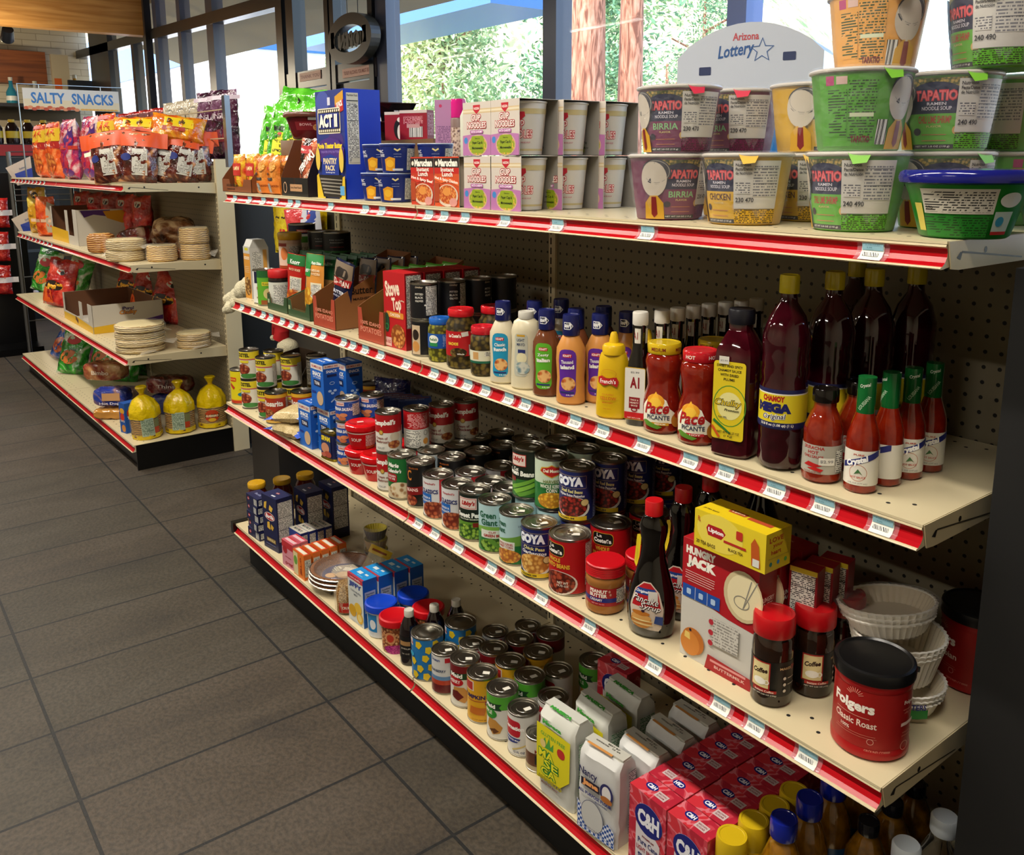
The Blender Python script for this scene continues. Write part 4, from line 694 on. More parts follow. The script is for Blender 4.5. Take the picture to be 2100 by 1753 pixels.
# rice bags
def ricebag(label, seed):
    t = thing('rice_bag', label, 'bag'); g = G(); P = []
    n = 14; vs = []; fs = []
    for s in (-1, 1):
        for j in range(n+1):
            for i in range(n+1):
                u, v = i/n*2-1, j/n*2-1; f = ((1-u**4)*(1-v**4))**.45; k = noise.noise(Vector((u*3, v*3, seed)))*.006
                vs.append((u*.062+k, v*.05+k, .02+s*.02*f+k*.4*f))
    m = (n+1)**2
    for j in range(n):
        for i in range(n): a = j*(n+1)+i; q = [a, a+1, a+n+2, a+n+1]; fs += [q[::-1], [m+b for b in q]]
    g.add(vs, fs, 'blob:#d8c89c:#c8b484:#b8a070:260', True); g.build('grain_pack', t)
    for s in (-1, 1):
        g = G(); w = []
        for i in range(9):
            a = i/8*2-1
            for j in range(4): w.append((s*(.046+j*.012), a*.05*(1+.1*j), .02+noise.noise(Vector((a*4, j*2, seed)))*.006+.018*(1-j/3)*(1-a*a)**.5))
        g.add(w, [[i*4+j, i*4+j+1, i*4+j+5, i*4+j+4] for i in range(8) for j in range(3)], '#3c5cc0:c', True); g.build('blue_band', t)
    return t
b = ricebag('clear rice bag with blue ends lying on top at the shelf edge', 3); put(b, .505, .0, S3+.046, 22, tilt=(6, -8))
b = ricebag('rice bag with blue ends lying underneath at the shelf edge', 8); put(b, .512, -.008, S3, 14)
# snack kit boxes
BLU = '#1458b4'
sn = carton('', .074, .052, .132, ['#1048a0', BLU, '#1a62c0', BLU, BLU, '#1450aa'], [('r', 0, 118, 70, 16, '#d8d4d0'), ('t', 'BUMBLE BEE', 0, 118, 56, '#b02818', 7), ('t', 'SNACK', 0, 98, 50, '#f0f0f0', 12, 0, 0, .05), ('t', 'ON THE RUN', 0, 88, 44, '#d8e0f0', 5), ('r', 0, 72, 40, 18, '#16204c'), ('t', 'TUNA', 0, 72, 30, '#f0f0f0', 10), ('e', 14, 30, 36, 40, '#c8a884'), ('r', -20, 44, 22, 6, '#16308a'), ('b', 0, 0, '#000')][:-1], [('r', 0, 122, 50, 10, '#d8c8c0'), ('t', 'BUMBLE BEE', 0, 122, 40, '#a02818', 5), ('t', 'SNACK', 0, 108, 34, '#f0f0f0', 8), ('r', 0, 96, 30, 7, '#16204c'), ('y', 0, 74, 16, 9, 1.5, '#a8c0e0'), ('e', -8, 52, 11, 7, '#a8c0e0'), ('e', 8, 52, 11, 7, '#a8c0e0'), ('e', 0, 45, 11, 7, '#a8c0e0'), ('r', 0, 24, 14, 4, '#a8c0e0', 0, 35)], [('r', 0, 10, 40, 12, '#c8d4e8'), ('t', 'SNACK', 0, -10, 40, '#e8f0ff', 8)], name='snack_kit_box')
for i, (x, y, z, w) in enumerate(((.632, -.01, 0, 'lower tuna snack box at the shelf edge, under the front tall one'), (.712, .012, 0, 'lower tuna snack box beside the potted meat tin'), (.708, .0, 1, 'upper tuna snack box, left one of the tall pair'), (.742, .052, 1, 'upper tuna snack box, right one of the tall pair'), (.735, .066, 0, 'lower tuna snack box hidden behind the pair'))):
    put(sn, x, y, S3+.1325*z, 3, w, 'tuna snack kit boxes')
for k in range(6): put(sn, .60+.0*k, .2+.0535*k if k < 4 else .2+.0535*(k-4), S3 if k < 4 else S3+.1325, 40, '') if False else None
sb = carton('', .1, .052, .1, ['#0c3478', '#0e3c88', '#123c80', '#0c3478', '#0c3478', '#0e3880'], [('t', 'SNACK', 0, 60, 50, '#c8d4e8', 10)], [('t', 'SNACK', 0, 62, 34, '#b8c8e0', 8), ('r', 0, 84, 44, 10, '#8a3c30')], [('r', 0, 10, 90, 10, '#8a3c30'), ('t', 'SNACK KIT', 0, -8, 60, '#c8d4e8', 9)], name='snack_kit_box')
for k in range(6): put(sb, .6+.031*k, .262+.012*k, S3, 62, 'strapped navy snack box in the diagonal row at the back, %s from the left' % ORD[k].replace('frontmost', 'first'), 'strapped navy snack boxes') if k < 4 else None
# potted meat tin
g = G(); g.lathe([(.027, 0), (.029, .001), (.029, .004), (.0275, .006), (.0275, .074), (.029, .076), (.029, .079), (.027, .0795), (.026, .077), (0, .077)], '#a89030:m', 32, 1.2, .8, sq=.7)
t = thing('potted_meat_tin', 'rounded rectangular potted meat tin with a gold lid and navy sides', 'tin'); g.build('tin_body', t); g = G(); g.lathe([(.0278, .007), (.0278, .073)], '#161c48', 32, 1.2, .8, sq=.7); g.f = g.f[:32]; g.mi = g.mi[:32]; g.sm = g.sm[:32]
g.deco(Pln((0, -.0226, 0), (1, 0, 0), (0, 0, 1)), [('r', 0, 40, 46, 60, '#20305c'), ('t', 'SPAM', 0, 62, 42, '#e8d020', 14, 0, 0, .06), ('e', -4, 34, 38, 30, '#c88a6a'), ('e', 8, 18, 34, 18, '#a84a38'), ('e', -12, 14, 22, 12, '#b8604c')]); g.deco(Pln((.0338, 0, 0), (0, 1, 0), (0, 0, 1)), [('r', 0, 40, 26, 52, 'np:#161c48:#8a94b8:300')]); g.build('paper_label', t)
g = G(); g.tube([(.004, -.01, .0785), (.018, -.014, .079), (.022, -.006, .079), (.01, -.002, .079)], .0012, '#c8b048:m', 6, True); g.build('pull_ring', t); g = G(); g.box(-.012, .002, -.006, .004, .0774, .078, '#e0dcd0'); g.build('price_sticker', t)
put(t, .775, -.018, S3, 8)
# vienna sausages
vn = can('', .034, .062, '#1c48a0', [('b', 56, 60, '#c8ccd8'), ('r', -22, 50, 26, 10, '#e0c8c0'), ('t', 'Libbys', -22, 50, 22, '#b02020', 6), ('t', 'VIENNA SAUSAGE', -14, 36, 62, '#f0f0f0', 9, 0, 0, .04), ('e', -30, 17, 20, 11, '#c87a50'), ('e', -12, 20, 22, 11, '#d08458'), ('e', -16, 10, 22, 10, '#b86a44'), ('y', 8, 48, 12, 12, 1, '#6a90d0'), ('r', 26, 34, 26, 32, NP)], True)
for i, (x, y) in enumerate(((.838, .0), (.848, .07))):
    for k in range(3): put(vn, x, y, S3+.0623*k, None, '%s vienna sausage can of the %s stack' % (['bottom', 'middle', 'top'][k], ['front', 'back'][i]), 'vienna sausage cans')
# red microwave bowls
def redbowl():
    t = thing('microwave_bowl', '', 'bowl'); g = G(); g.lathe([(.031, 0), (.032, .002), (.041, .05), (.0415, .055)], '#b80c14:g', 36); g.build('cup', t); g = G(); g.lathe([(.0425, .051), (.044, .052), (.045, .058), (.0445, .064), (.04, .068), (.036, .069), (.034, .0675), (0, .0675)], '#c8121a:g', 36); g.build('plastic_lid', t)
    g = G(); c = Cyl(lambda z: .0318+.0095*z/.052, .038); g.deco(c, [('b', 44, 47, '#d8c8c0'), ('r', 22, 25, 40, 32, 'np:#c8b8b0:#8a1018:280'), ('t', 'SOUP', -24, 28, 30, '#f0e0d8', 9), ('r', 22, 6, 36, 6, '#b06028')], .0004); g.build('printed_label', t)
    g = G(); g.box(-.012, .004, -.006, .004, .068, .0684, '#e8c8c0'); g.build('price_sticker', t); return t
rb = redbowl()
for k, (x, y, z, w) in enumerate(((.918, -.004, 0, 'red microwave soup bowl under another one'), (.922, -.002, 1, 'red microwave soup bowl stacked on top'), (.99, .004, 0, 'red microwave soup bowl squeezed against the mushroom soup cans'), (.93, .086, 0, 'red microwave soup bowl hidden behind the stack'))): put(rb, x, y, S3+.0693*z, (10,), w, 'red microwave bowls')
# red and white soup
def soup(l2, l3, col):
    return can('', .0335, .101, '#d8d4ca', [('b', 52, 97, '#a80e16'), ('t', "Campbell's", -14, 76, 64, '#f4f0e8', 17, 3, .2, .05), ('e', -20, 53, 13, 13, '#c8a048'), ('y', -20, 53, 13, 13, 1.5, '#7a5a1c'), ('t', l2, -20, 38, 34, col, 7), ('t', l3, -18, 29, 38, col, 7), ('e', 16, 42, 26, 22, '#c8bca8'), ('e', 14, 22, 32, 20, 'blob:#a8642c:#c89058:#7a2c18:110'), ('t', 'SOUP', -22, 13, 22, '#999999', 5), ('r', 46, 40, 14, 50, NP)], True)
ms, ck = soup('Cream of', 'Mushroom', '#7a2418'), soup('Cream of', 'Chicken', '#8a1c2c')
for k in range(2): put(ms, 1.073, -.006, S3+.1013*k, None, ['lower', 'upper'][k]+' mushroom soup can of the front stack', 'red and white soup cans')
rs = can('', .0335, .101, '#c8c6be', [('b', 52, 97, '#a80e16'), ('r', 4, 74, 56, 36, 'np:#a8141c:#e0b0b0:280'), ('r', -10, 28, 40, 40, NP), ('e', 24, 20, 16, 16, '#c88838'), ('y', 24, 42, 12, 14, 1, '#444444')], True)
for k in range(2): put(rs, 1.092, .064, S3+.1013*k, None, ['lower', 'upper'][k]+' soup can of the second stack, showing its ingredients side', 'red and white soup cans')
for i, (x, y) in enumerate(((1.1, .135), (1.108, .205))):
    for k in range(2): put(ck, x, y, S3+.1013*k, (20*i,), '%s chicken soup can of the %s stack from the aisle' % (['lower', 'upper'][k], ['third', 'fourth'][i]), 'red and white soup cans')
# big cans in rows: front ones carry their own look, the ones behind repeat it
mc = can('', .0362, .109, '#1c6a30', [('b', 4, 30, '#c8b898'), ('t', 'Marie', -24, 88, 32, '#f0f0e8', 11, 0, .25, .05), ('t', "Callender's", -22, 74, 40, '#f0f0e8', 10, 0, .25, .05), ('r', -30, 56, 34, 22, '#9a1c24', 6), ('t', 'CHICKEN', -30, 60, 26, '#f0e0d8', 5), ('t', 'POT PIE', -30, 53, 24, '#f0e0d8', 5), ('e', -6, 26, 60, 40, 'blob:#c8a878:#8a5a34:#e0d0b0:90'), ('r', 26, 50, 10, 88, '#2c8a3c', 3), ('t', 'ooooo', 26, 60, 8, '#b8e0a0', 60)], False)
bq = can('', .036, .11, '#0c0a0a', [('t', 'C', -32, 80, 14, '#c8782c', 26), ('t', 'BUSHS', -20, 98, 26, '#a85c28', 4), ('p', [(-54, 46), (30, 60), (30, 40), (-54, 26)], '#7a0c10'), ('t', 'BEANS', -26, 44, 36, '#e8d0c8', 8, 6), ('e', -28, 18, 34, 26, SOUP), ('t', 'ARTISAN', 18, 30, 34, '#c8c4bc', 5)], True)
chy = can('', .0375, .1, '#cfcfd0', [('p', [(2, 4), (46, 4), (46, 96), (2, 96)], '#a80e18'), ('p', [(-10, 30), (46, 78), (46, 68), (0, 22)], '#cfcfd0'), ('t', "Campbell's", -24, 84, 34, '#b02030', 6, 0, .2), ('t', 'CLASSICS', -24, 66, 46, '#28306a', 10, 0, 0, .04), ('r', -34, 46, 34, 28, '#1c60b0'), ('t', 'CHICKEN &', -34, 50, 28, '#f0f0f0', 5), ('t', 'SAUSAGE', -34, 42, 28, '#f0f0f0', 5), ('e', -12, 22, 64, 40, SOUP), ('r', 50, 50, 10, 80, '#8a1c30')], False)
lp = can('', .0365, .11, '#0e1c14', [('b', 6, 44, '#5a8a28'), ('r', -18, 86, 44, 26, '#d8c0b8'), ('r', -18, 86, 40, 22, '#b82c28'), ('r', -18, 86, 38, 20, '#d8c8c0'), ('t', "Libby's", -16, 86, 32, '#a82020', 13, 0, .2, .05), ('t', 'Sweet Peas', -14, 60, 60, '#f0f0e8', 12, 0, 0, .05), ('t', 'Farm Fresh Goodness', -14, 51, 44, '#d8e0c8', 4), ('e', -14, 22, 80, 34, PEAB), ('r', 6, 38, 22, 10, '#7a1c18')], False)
lgb = can('', .0365, .11, '#0e1c14', [('b', 6, 44, '#2c6a28'), ('r', -26, 86, 40, 26, '#b82c28'), ('r', -26, 86, 37, 23, '#d8c8c0'), ('t', "Libby's", -26, 88, 30, '#a82020', 13, 0, .2, .05), ('e', 24, 82, 18, 8, '#b8c8c0'), ('t', 'Cut', -30, 66, 14, '#f0f0e8', 8), ('t', 'Green Beans', -22, 58, 66, '#f0f0e8', 12, -3, 0, .05), ('p', [(-40, 18), (30, 46), (36, 40), (-30, 12)], '#78b03c'), ('p', [(-30, 12), (36, 34), (40, 26), (-20, 6)], '#5c9830'), ('p', [(-44, 28), (14, 50), (18, 44), (-40, 20)], '#68a034'), ('r', -38, 44, 16, 9, '#7a1c18')], False)
ggb = can('', .0363, .11, '#a8c8cc', [('b', 4, 46, '#2c7a38'), ('e', -6, 50, 90, 18, '#78a848'), ('t', 'Green', -18, 84, 40, '#1c5c40', 14, 0, 0, .03), ('t', 'Giant', -14, 68, 38, '#1c5c40', 14, 0, 0, .03), ('r', 0, 42, 66, 18, '#d8dcd0'), ('t', 'CUT', -6, 46, 16, '#a82020', 5), ('t', 'GREEN BEANS', 0, 39, 52, '#a82020', 6, 0, 0, .04), ('e', 0, 18, 76, 28, PEAB), ('p', [(-20, 30), (-8, 34), (20, 10), (12, 6)], '#5a8a30'), ('p', [(-34, 20), (-28, 24), (-10, 8), (-18, 6)], '#8ab04c')], True)
ggc = can('', .0368, .109, '#a8c8cc', [('b', 4, 50, '#1c6a30'), ('p', [(-58, 50), (10, 66), (58, 56), (58, 46), (-58, 40)], '#6a9c3c'), ('t', 'Green', -38, 88, 30, '#1c5c40', 12, 0, 0, .03), ('t', 'Giant', -38, 74, 26, '#1c5c40', 12, 0, 0, .03), ('r', -26, 42, 44, 18, '#d8dcd0'), ('t', 'WHOLE KERNEL', -26, 45, 38, '#a82020', 5), ('t', 'SWEET CORN', -26, 39, 36, '#a82020', 5), ('e', -22, 20, 62, 30, 'blob:#d8903c:#e0b048:#a8602c:140'), ('t', '2 SERVINGS', 14, 86, 22, '#6a7a8a', 4)], True)
def goya(l1, l2, art, pull=True):
    return can('', .0372, .109, '#15205c', [('r', -16, 84, 70, 26, '#d8c080', 1), ('r', -16, 84, 69, 25, '#15205c', 1), ('t', 'GOYA', -18, 85, 60, '#e8ecf4', 20, 0, 0, .07), ('t', l1, -12, 65, 46, '#e0d890', 7, -3, 0, .03), ('t', l2, -12, 56, 54, '#e8e8e8', 7, -3, 0, .03), ('e', -10, 31, 74, 46, '#d8d8d0'), ('e', -12, 33, 68, 42, art), ('e', 16, 42, 18, 16, '#d8c080'), ('y', 16, 42, 18, 16, 1.2, '#443c18'), ('p', [(-58, 5), (20, 5), (20, 14), (-58, 12)], '#d8b820'), ('t', 'PREMIUM', -22, 9, 34, '#443c18', 4), ('r', 46, 50, 20, 86, 'np:#15205c:#9aa0c8:300')], pull)
gp, gr = goya('Chick Peas', 'Garbanzos', 'blob:#d8a048:#e8c070:#a86c2c:120'), goya('Small Red Beans', 'Frijoles Rojos Pequeños', BEAN)
dm = can('', .0363, .11, '#c0d0b8', [('b', 4, 46, '#1c6a2c'), ('p', [(-26, 84), (-22, 92), (-8, 94), (0, 98), (8, 94), (22, 92), (26, 84), (14, 76), (0, 70), (-14, 76)], '#c8a030'), ('p', [(-24, 84), (-20, 90), (-8, 92), (0, 96), (8, 92), (20, 90), (24, 84), (12, 77), (0, 72), (-12, 77)], '#b01c18'), ('t', 'Del Monte', 0, 85, 36, '#f0e8d0', 7, 0, 0, .04), ('t', 'HARVEST', 0, 62, 36, '#6a7a30', 7), ('b', 46, 58, '#1c6a2c'), ('t', 'WHOLE KERNEL', 0, 52, 50, '#f0f0e0', 8), ('t', 'CORN', 0, 43, 22, '#f0f0e0', 8), ('e', 0, 22, 62, 34, CORN)], False)
cost = can('', .042, .113, '#b00c14', [('r', -34, 90, 46, 26, '#c8a030', 8), ('r', -34, 90, 44, 24, '#141010', 8), ('t', 'La', -40, 97, 12, '#f0ece4', 7), ('t', 'Costeña', -34, 87, 38, '#f0ece4', 9, 0, 0, .05), ('t', 'WHOLE', -34, 70, 30, '#d8a430', 9, 0, 0, .05), ('t', 'PINTO BEANS', -28, 59, 56, '#d8a430', 9, 0, 0, .05), ('e', -22, 25, 74, 48, '#d8ccc0'), ('e', -24, 26, 70, 44, 'blob:#8a2c1c:#b04c30:#4c140c:110'), ('t', 'NET WT', -14, 26, 22, '#e8e0d0', 5), ('t', '19.75 OZ', -14, 20, 24, '#e8e0d0', 4), ('r', 44, 62, 26, 84, 'np:#d8c8c0:#5a1010:300')], True)
wl = can('', .0358, .109, '#c8c8c4', [('b', 60, 100, '#a8b8c0'), ('e', -10, 26, 50, 36, SOUP)], False, False)
FR = ((mc, 1.1384, -.008, 'green chicken pot pie soup can with a garlic picture', [(wl, 1.1573, .066, 'white can with a plain grey lid behind the pot pie soup'), (bq, 1.165, .139, 'black can behind the white one, second behind the pot pie soup'), (bq, 1.148, .214, 'black can third behind the pot pie soup'), (bq, 1.15, .288, 'black can at the very back of the pot pie row')]),
      (bq, 1.2117, .002, 'black bean can with a red ribbon, front of its row', [(bq, 1.232, .077, 'black bean can directly behind the ribboned one'), (bq, 1.236, .152, 'black bean can third in the ribboned row'), (bq, 1.238, .228, 'black bean can fourth in the ribboned row'), (bq, 1.232, .305, 'black bean can at the back of the ribboned row')]),
      (chy, 1.2915, .0, 'white and red chunky soup can with sausage picture, left one', [(chy, 1.325, .068, 'chunky soup can behind the left front one'), (chy, 1.335, .146, 'chunky soup can third in the left chunky row'), (chy, 1.33, .224, 'chunky soup can at the back of the left chunky row')]),
      (chy, 1.372, .0, 'white and red chunky soup can, right one, half hidden by the pea can', [(chy, 1.408, .068, 'chunky soup can with a price sticker behind the right front one'), (chy, 1.416, .146, 'chunky soup can third in the right chunky row')]),
      (lp, 1.4464, -.004, 'sweet pea can with a black and green label at the shelf edge', [(lp, 1.484, .06, 'pea can under the shadow behind the front pea can')]))
for f, x, y, w, rest in FR:
    put(f, x, y, S3, None, w, 'front row of tall cans')
    for (f2, a, b_, w2) in rest: put(f2, a, b_, S3, None, w2, 'tall cans standing behind the front row')
put(ggb, 1.5215, -.004, S3, None, 'pale blue-topped cut green bean can at the shelf edge', 'front row of tall cans'); put(ggc, 1.5967, -.004, S3, None, 'pale blue-topped corn can at the shelf edge', 'front row of tall cans')
put(gp, 1.6735, -.006, S3, None, 'navy chick pea can with an open ring pull at the shelf edge', 'front row of tall cans'); put(cost, 1.7585, .002, S3, None, 'wide red pinto bean can at the shelf edge'); put(cost, 1.768, .1, S3, (24,), 'wide red pinto bean can behind the front one'); put(cost, 1.776, .2, S3, (24,), 'wide red pinto bean can at the back of its row')
for f, x, y, w in ((ggb, 1.553, .07, 'green bean can'), (ggc, 1.6265, .072, 'corn can'), (gr, 1.702, .072, 'red bean can')):
    put(f, x, y, S3, None, 'lower %s carrying the upper tier, behind the front row' % w, 'lower tier cans'); 
put(lgb, 1.5276+.022, .066, S3+.1103, None, 'upper green bean can with bean pods on its label, left of the top tier', 'top tier cans'); put(dm, 1.5922+.03, .069, S3+.1093, None, 'upper corn can with a red shield badge, middle of the top tier', 'top tier cans'); put(gr, 1.6707+.03, .0696, S3+.1093, None, 'upper navy red-bean can, right of the top tier', 'top tier cans')
for i, (f, x) in enumerate(((lgb, 1.555), (dm, 1.632), (gr, 1.71))):
    for j, y in enumerate((.148, .226, .304)):
        for k in range(2): put(f, x+.004*j, y, S3+.1103*k, None, '%s can in the shade, %s behind the %s can of the top tier' % (['lower', 'upper'][k], ['first', 'second', 'third'][j], ['left', 'middle', 'right'][i]), 'shaded stacks behind the top tier')
# peanut butter
pb = jar('', [(.031, 0), (.0355, .004), (.0365, .012), (.035, .018), (.035, .052), (.0365, .058), (.036, .066), (.032, .072)], '#9a6430:g', .0368, .022, '#b80c18:s', [('r', 0, 35, 230, 34, '#a0141c'), ('t', 'PEANUT', -14, 46, 36, '#f0e4d8', 7, 0, 0, .05), ('t', 'BUTTER', -14, 38, 36, '#f0e4d8', 7, 0, 0, .05), ('r', 0, 29.5, 230, 8, '#1c2478'), ('t', 'CREAMY', -18, 29.5, 26, '#f0e4d8', 5), ('t', 'NET WT 16 OZ', -14, 22, 26, '#e0a0a0', 2.6), ('e', 8, 47, 4, 5, '#c89080'), ('e', 10, 41, 4, 5, '#c89080'), ('r', 34, 37, 24, 28, NP)], rings=True, name='jar')
for k, (x, y) in enumerate(((1.858, .002), (1.884, .078), (1.9, .155))): put(pb, x, y, S3, (0,), 'creamy peanut butter jar with a ribbed red lid, %s in its row' % ORD[k], 'peanut butter jars')
# pancake syrup
def syrup():
    t = thing('pancake_syrup_bottle', '', 'bottle'); pr = [(.028, 0), (.034, .006), (.037, .03), (.038, .055), (.034, .085), (.026, .115), (.0195, .14), (.0175, .165), (.0215, .188), (.0215, .2), (.016, .214), (.0125, .219)]
    g = G(); g.lathe(pr, 'liq:#030101:#050202', 36, 1.15, .85); g.build('bottle_body', t); g = G(); g.lathe([(.0145, .218), (.0155, .219), (.0155, .243), (.0145, .2445), (0, .2445)], '#b81018:s', 28); g.build('cap', t)
    f = prof_fn(pr); c = Cyl(f, .037, sx=1.15, sy=.85); c.vs = [p[1] for p in pr]; g = G()
    g.deco(c, [('p', [(-26, 34), (-22, 22), (20, 18), (24, 24), (26, 60), (20, 88), (6, 104), (-8, 104), (-22, 90), (-28, 62)], '#c8b8a8'), ('p', [(-24, 60), (22, 60), (18, 88), (5, 102), (-7, 102), (-20, 90)], '#a8101c'), ('p', [(-22, 82), (18, 82), (13, 93), (-17, 93)], '#1c3c80'), ('t', 'Original', -8, 87, 22, '#f0f0f0', 6, 0, .2), ('r', 10, 81, 15, 17, '#c8c4bc'), ('t', 'Pancake', -2, 73, 42, '#1c0c0c', 13, -8, .2, .05), ('t', 'Pancake', -2, 73.6, 41, '#f4f0ec', 12, -8, .2, .0), ('t', 'Syrup', 6, 60, 32, '#1c0c0c', 13, -8, .2, .05), ('t', 'Syrup', 6, 60.6, 31, '#f4f0ec', 12, -8, .2, .0), ('e', -8, 34, 34, 26, '#c8843c'), ('e', -8, 41, 32, 14, '#d8a058'), ('e', -8, 49, 28, 9, '#c07428'), ('e', -6, 29, 36, 4, '#e8c88a'), ('e', -6, 36, 34, 2.5, '#f0d898'), ('e', -4, 54, 5, 5, '#301830'), ('p', [(12, 34), (25, 30), (25, 46), (14, 48)], '#1c3c80')], .0012); g.build('label', t)
    g = G(); g.add([(-.027, -.006, .118), (-.022, -.007, .14), (-.019, -.009, .17), (-.0185, -.009, .182), (-.0275, -.004, .178), (-.033, 0, .125)], [[0, 1, 2, 3, 4, 5]], '#d8c020'); g.add([(-.0275, -.0045, .118), (-.0225, -.0055, .14), (-.0195, -.0075, .17), (-.019, -.0075, .182), (-.028, -.0025, .178), (-.0335, .0015, .125)], [[5, 4, 3, 2, 1, 0]], '#c8b01c'); g.build('neck_tag', t); return t
sy = syrup()
for k, (x, y) in enumerate(((1.972, .005), (1.962, .09), (1.956, .17))): put(sy, x, y, S3, (-16,), 'dark pancake syrup bottle with a red cap, %s in its row' % ORD[k], 'pancake syrup bottles')
c = jar('dark bottle with a yellow cap at the back against the pegboard, above the tea box', [(.03, 0), (.036, .005), (.037, .1), (.034, .15), (.02, .19), (.014, .215)], 'liq:#080303:#0e0605', .0165, .022, '#c8a41c:s', name='chamoy_bottle', cat='bottle'); put(c, 1.995, .27, S3)
# pancake mix boxes
hj = carton('', .15, .045, .208, ['#8a1018', '#a01820', '#c8c4bc', '#a01820', '#a01820', '#8a1018'], [('p', [(-75, 118), (-75, 208), (75, 208), (75, 96), (20, 100)], '#a81420'), ('t', 'HUNGRY', -38, 190, 60, '#f0ece0', 14, 0, 0, .07), ('t', 'JACK', -36, 170, 60, '#f0ece0', 22, 0, 0, .09), ('r', -38, 153, 60, 1.2, '#e0b8b0'), ('r', -38, 149, 60, 1.2, '#e0b8b0'), ('r', -38, 145, 58, 1.2, '#e0b8b0'), ('r', -38, 141, 60, 1.2, '#e0b8b0'), ('r', -38, 137, 48, 1.2, '#e0b8b0'), ('r', -34, 118, 76, 22, '#1c4ca0'), ('r', -46, 118, .8, 22, '#c8d0e0'), ('r', -21, 118, .8, 22, '#c8d0e0'), ('r', -59, 118, 9, 10, '#a8c0e0', 2), ('r', -34, 118, 9, 10, '#a8c0e0', 2), ('r', -9, 118, 9, 10, '#a8c0e0', 2), ('e', 48, 150, 74, 84, '#c8b890'), ('e', 50, 150, 64, 72, '#e0d4ac'), ('r', 62, 158, 2, 56, '#888478', 0, -25), ('r', 56, 156, 2, 52, '#888478', 0, -15), ('y', 46, 140, 30, 22, 1.5, '#888478'), ('e', -46, 34, 46, 46, '#b86a24'), ('e', -52, 28, 40, 42, '#c87c30'), ('p', [(-64, 36), (-52, 34), (-53, 46), (-63, 47)], '#e0c068'), ('e', -52, 52, 5, 5, '#201428'), ('r', 18, 70, 52, 46, 'np:#c8c4bc:#8a8680:200'), ('r', -10, 84, 10, 10, '#b02838', 5), ('r', -10, 66, 10, 10, '#b02838', 5), ('r', -10, 48, 10, 10, '#b02838', 5), ('p', [(-20, 0), (75, 0), (75, 20), (-14, 26)], '#a01420'), ('r', 26, 18, 70, 4, '#d89090'), ('t', 'BUTTERMILK', 30, 10, 60, '#e0b8b0', 5)], [('t', 'HUNGRY', 0, 150, 34, '#f0ece0', 8), ('t', 'JACK', 0, 140, 30, '#f0ece0', 9), ('r', 0, 80, 36, 90, NP)], [('t', 'PANCAKE AND WAFFLE MIX', 0, 0, 90, '#e0b0a8', 5)])
for k, (x, y) in enumerate(((2.124, .018), (2.127, .066), (2.13, .115))): put(hj, x, y, S3, 1, 'big red and grey pancake mix box, %s in its row' % ORD[k], 'pancake mix boxes')
sbx = carton('', .045, .028, .2, ['#7a1018', '#8a1420', '#7a1018', '#7a1018', '#7a1018', '#7a1018'], [('r', 0, 150, 38, 84, NP), ('t', 'Calories', -6, 170, 22, '#1c1c1c', 4), ('t', '130', 13, 170, 12, '#1c1c1c', 6), ('r', 0, 196, 43, 8, '#c8b028')])
for k in range(3): put(sbx, 2.229+.006*k, .075+.031*k, S3, 12, 'narrow red box showing its nutrition panel behind the pancake mix, %s from the aisle' % ORD[k].replace('frontmost', 'nearest'), 'narrow red boxes')
lt = carton('yellow tea box with a red badge lying on top of the pancake mix', .136, .062, .062, ['#b8a018', '#d8bc18', '#dcc428', '#c8ac18', '#c8ac18', '#d0b420'], [('e', -18, 34, 90, 60, '#e4d050'), ('p', [(-40, 44), (-14, 44), (-6, 37), (-14, 26), (-40, 26), (-44, 37)], '#a81820'), ('t', 'Lipton', -25, 35, 30, '#f4f0e8', 9, 0, 0, .05), ('t', '20 TEA BAGS', -44, 10, 38, '#5a4818', 6), ('t', 'BLACK TEA', 14, 16, 28, '#5a4818', 5), ('r', 12, 26, 42, 4, '#b02820'), ('r', 20, 44, 12, 14, '#b83020', 2), ('p', [(44, 6), (60, 6), (56, 40), (48, 50), (42, 40)], '#b8541c'), ('r', 52, 12, 12, 12, '#d8d8d0'), ('t', 'FL', -58, 48, 5, '#b02820', 8)], [('t', 'LOVE', -6, 50, 34, '#a82418', 8), ('t', 'your', -2, 39, 24, '#a82418', 6), ('t', 'heart', -6, 30, 24, '#a82418', 7), ('e', -18, 12, 7, 7, '#2c7a6a'), ('e', 0, 12, 7, 7, '#2c7ab0'), ('e', 18, 12, 7, 7, '#58a040'), ('r', 0, 21, 50, 1.2, '#a89030')], [('r', -10, 4, 34, 12, '#a84a28', 3), ('t', 'Lipton', -10, 4, 24, '#e8d8b0', 7), ('r', 34, 0, 44, 10, '#b04828'), ('t', '20 TEA BAGS', -46, -18, 30, '#5a4818', 4)]); put(lt, 2.1491, .014, S3+.2085, .5)
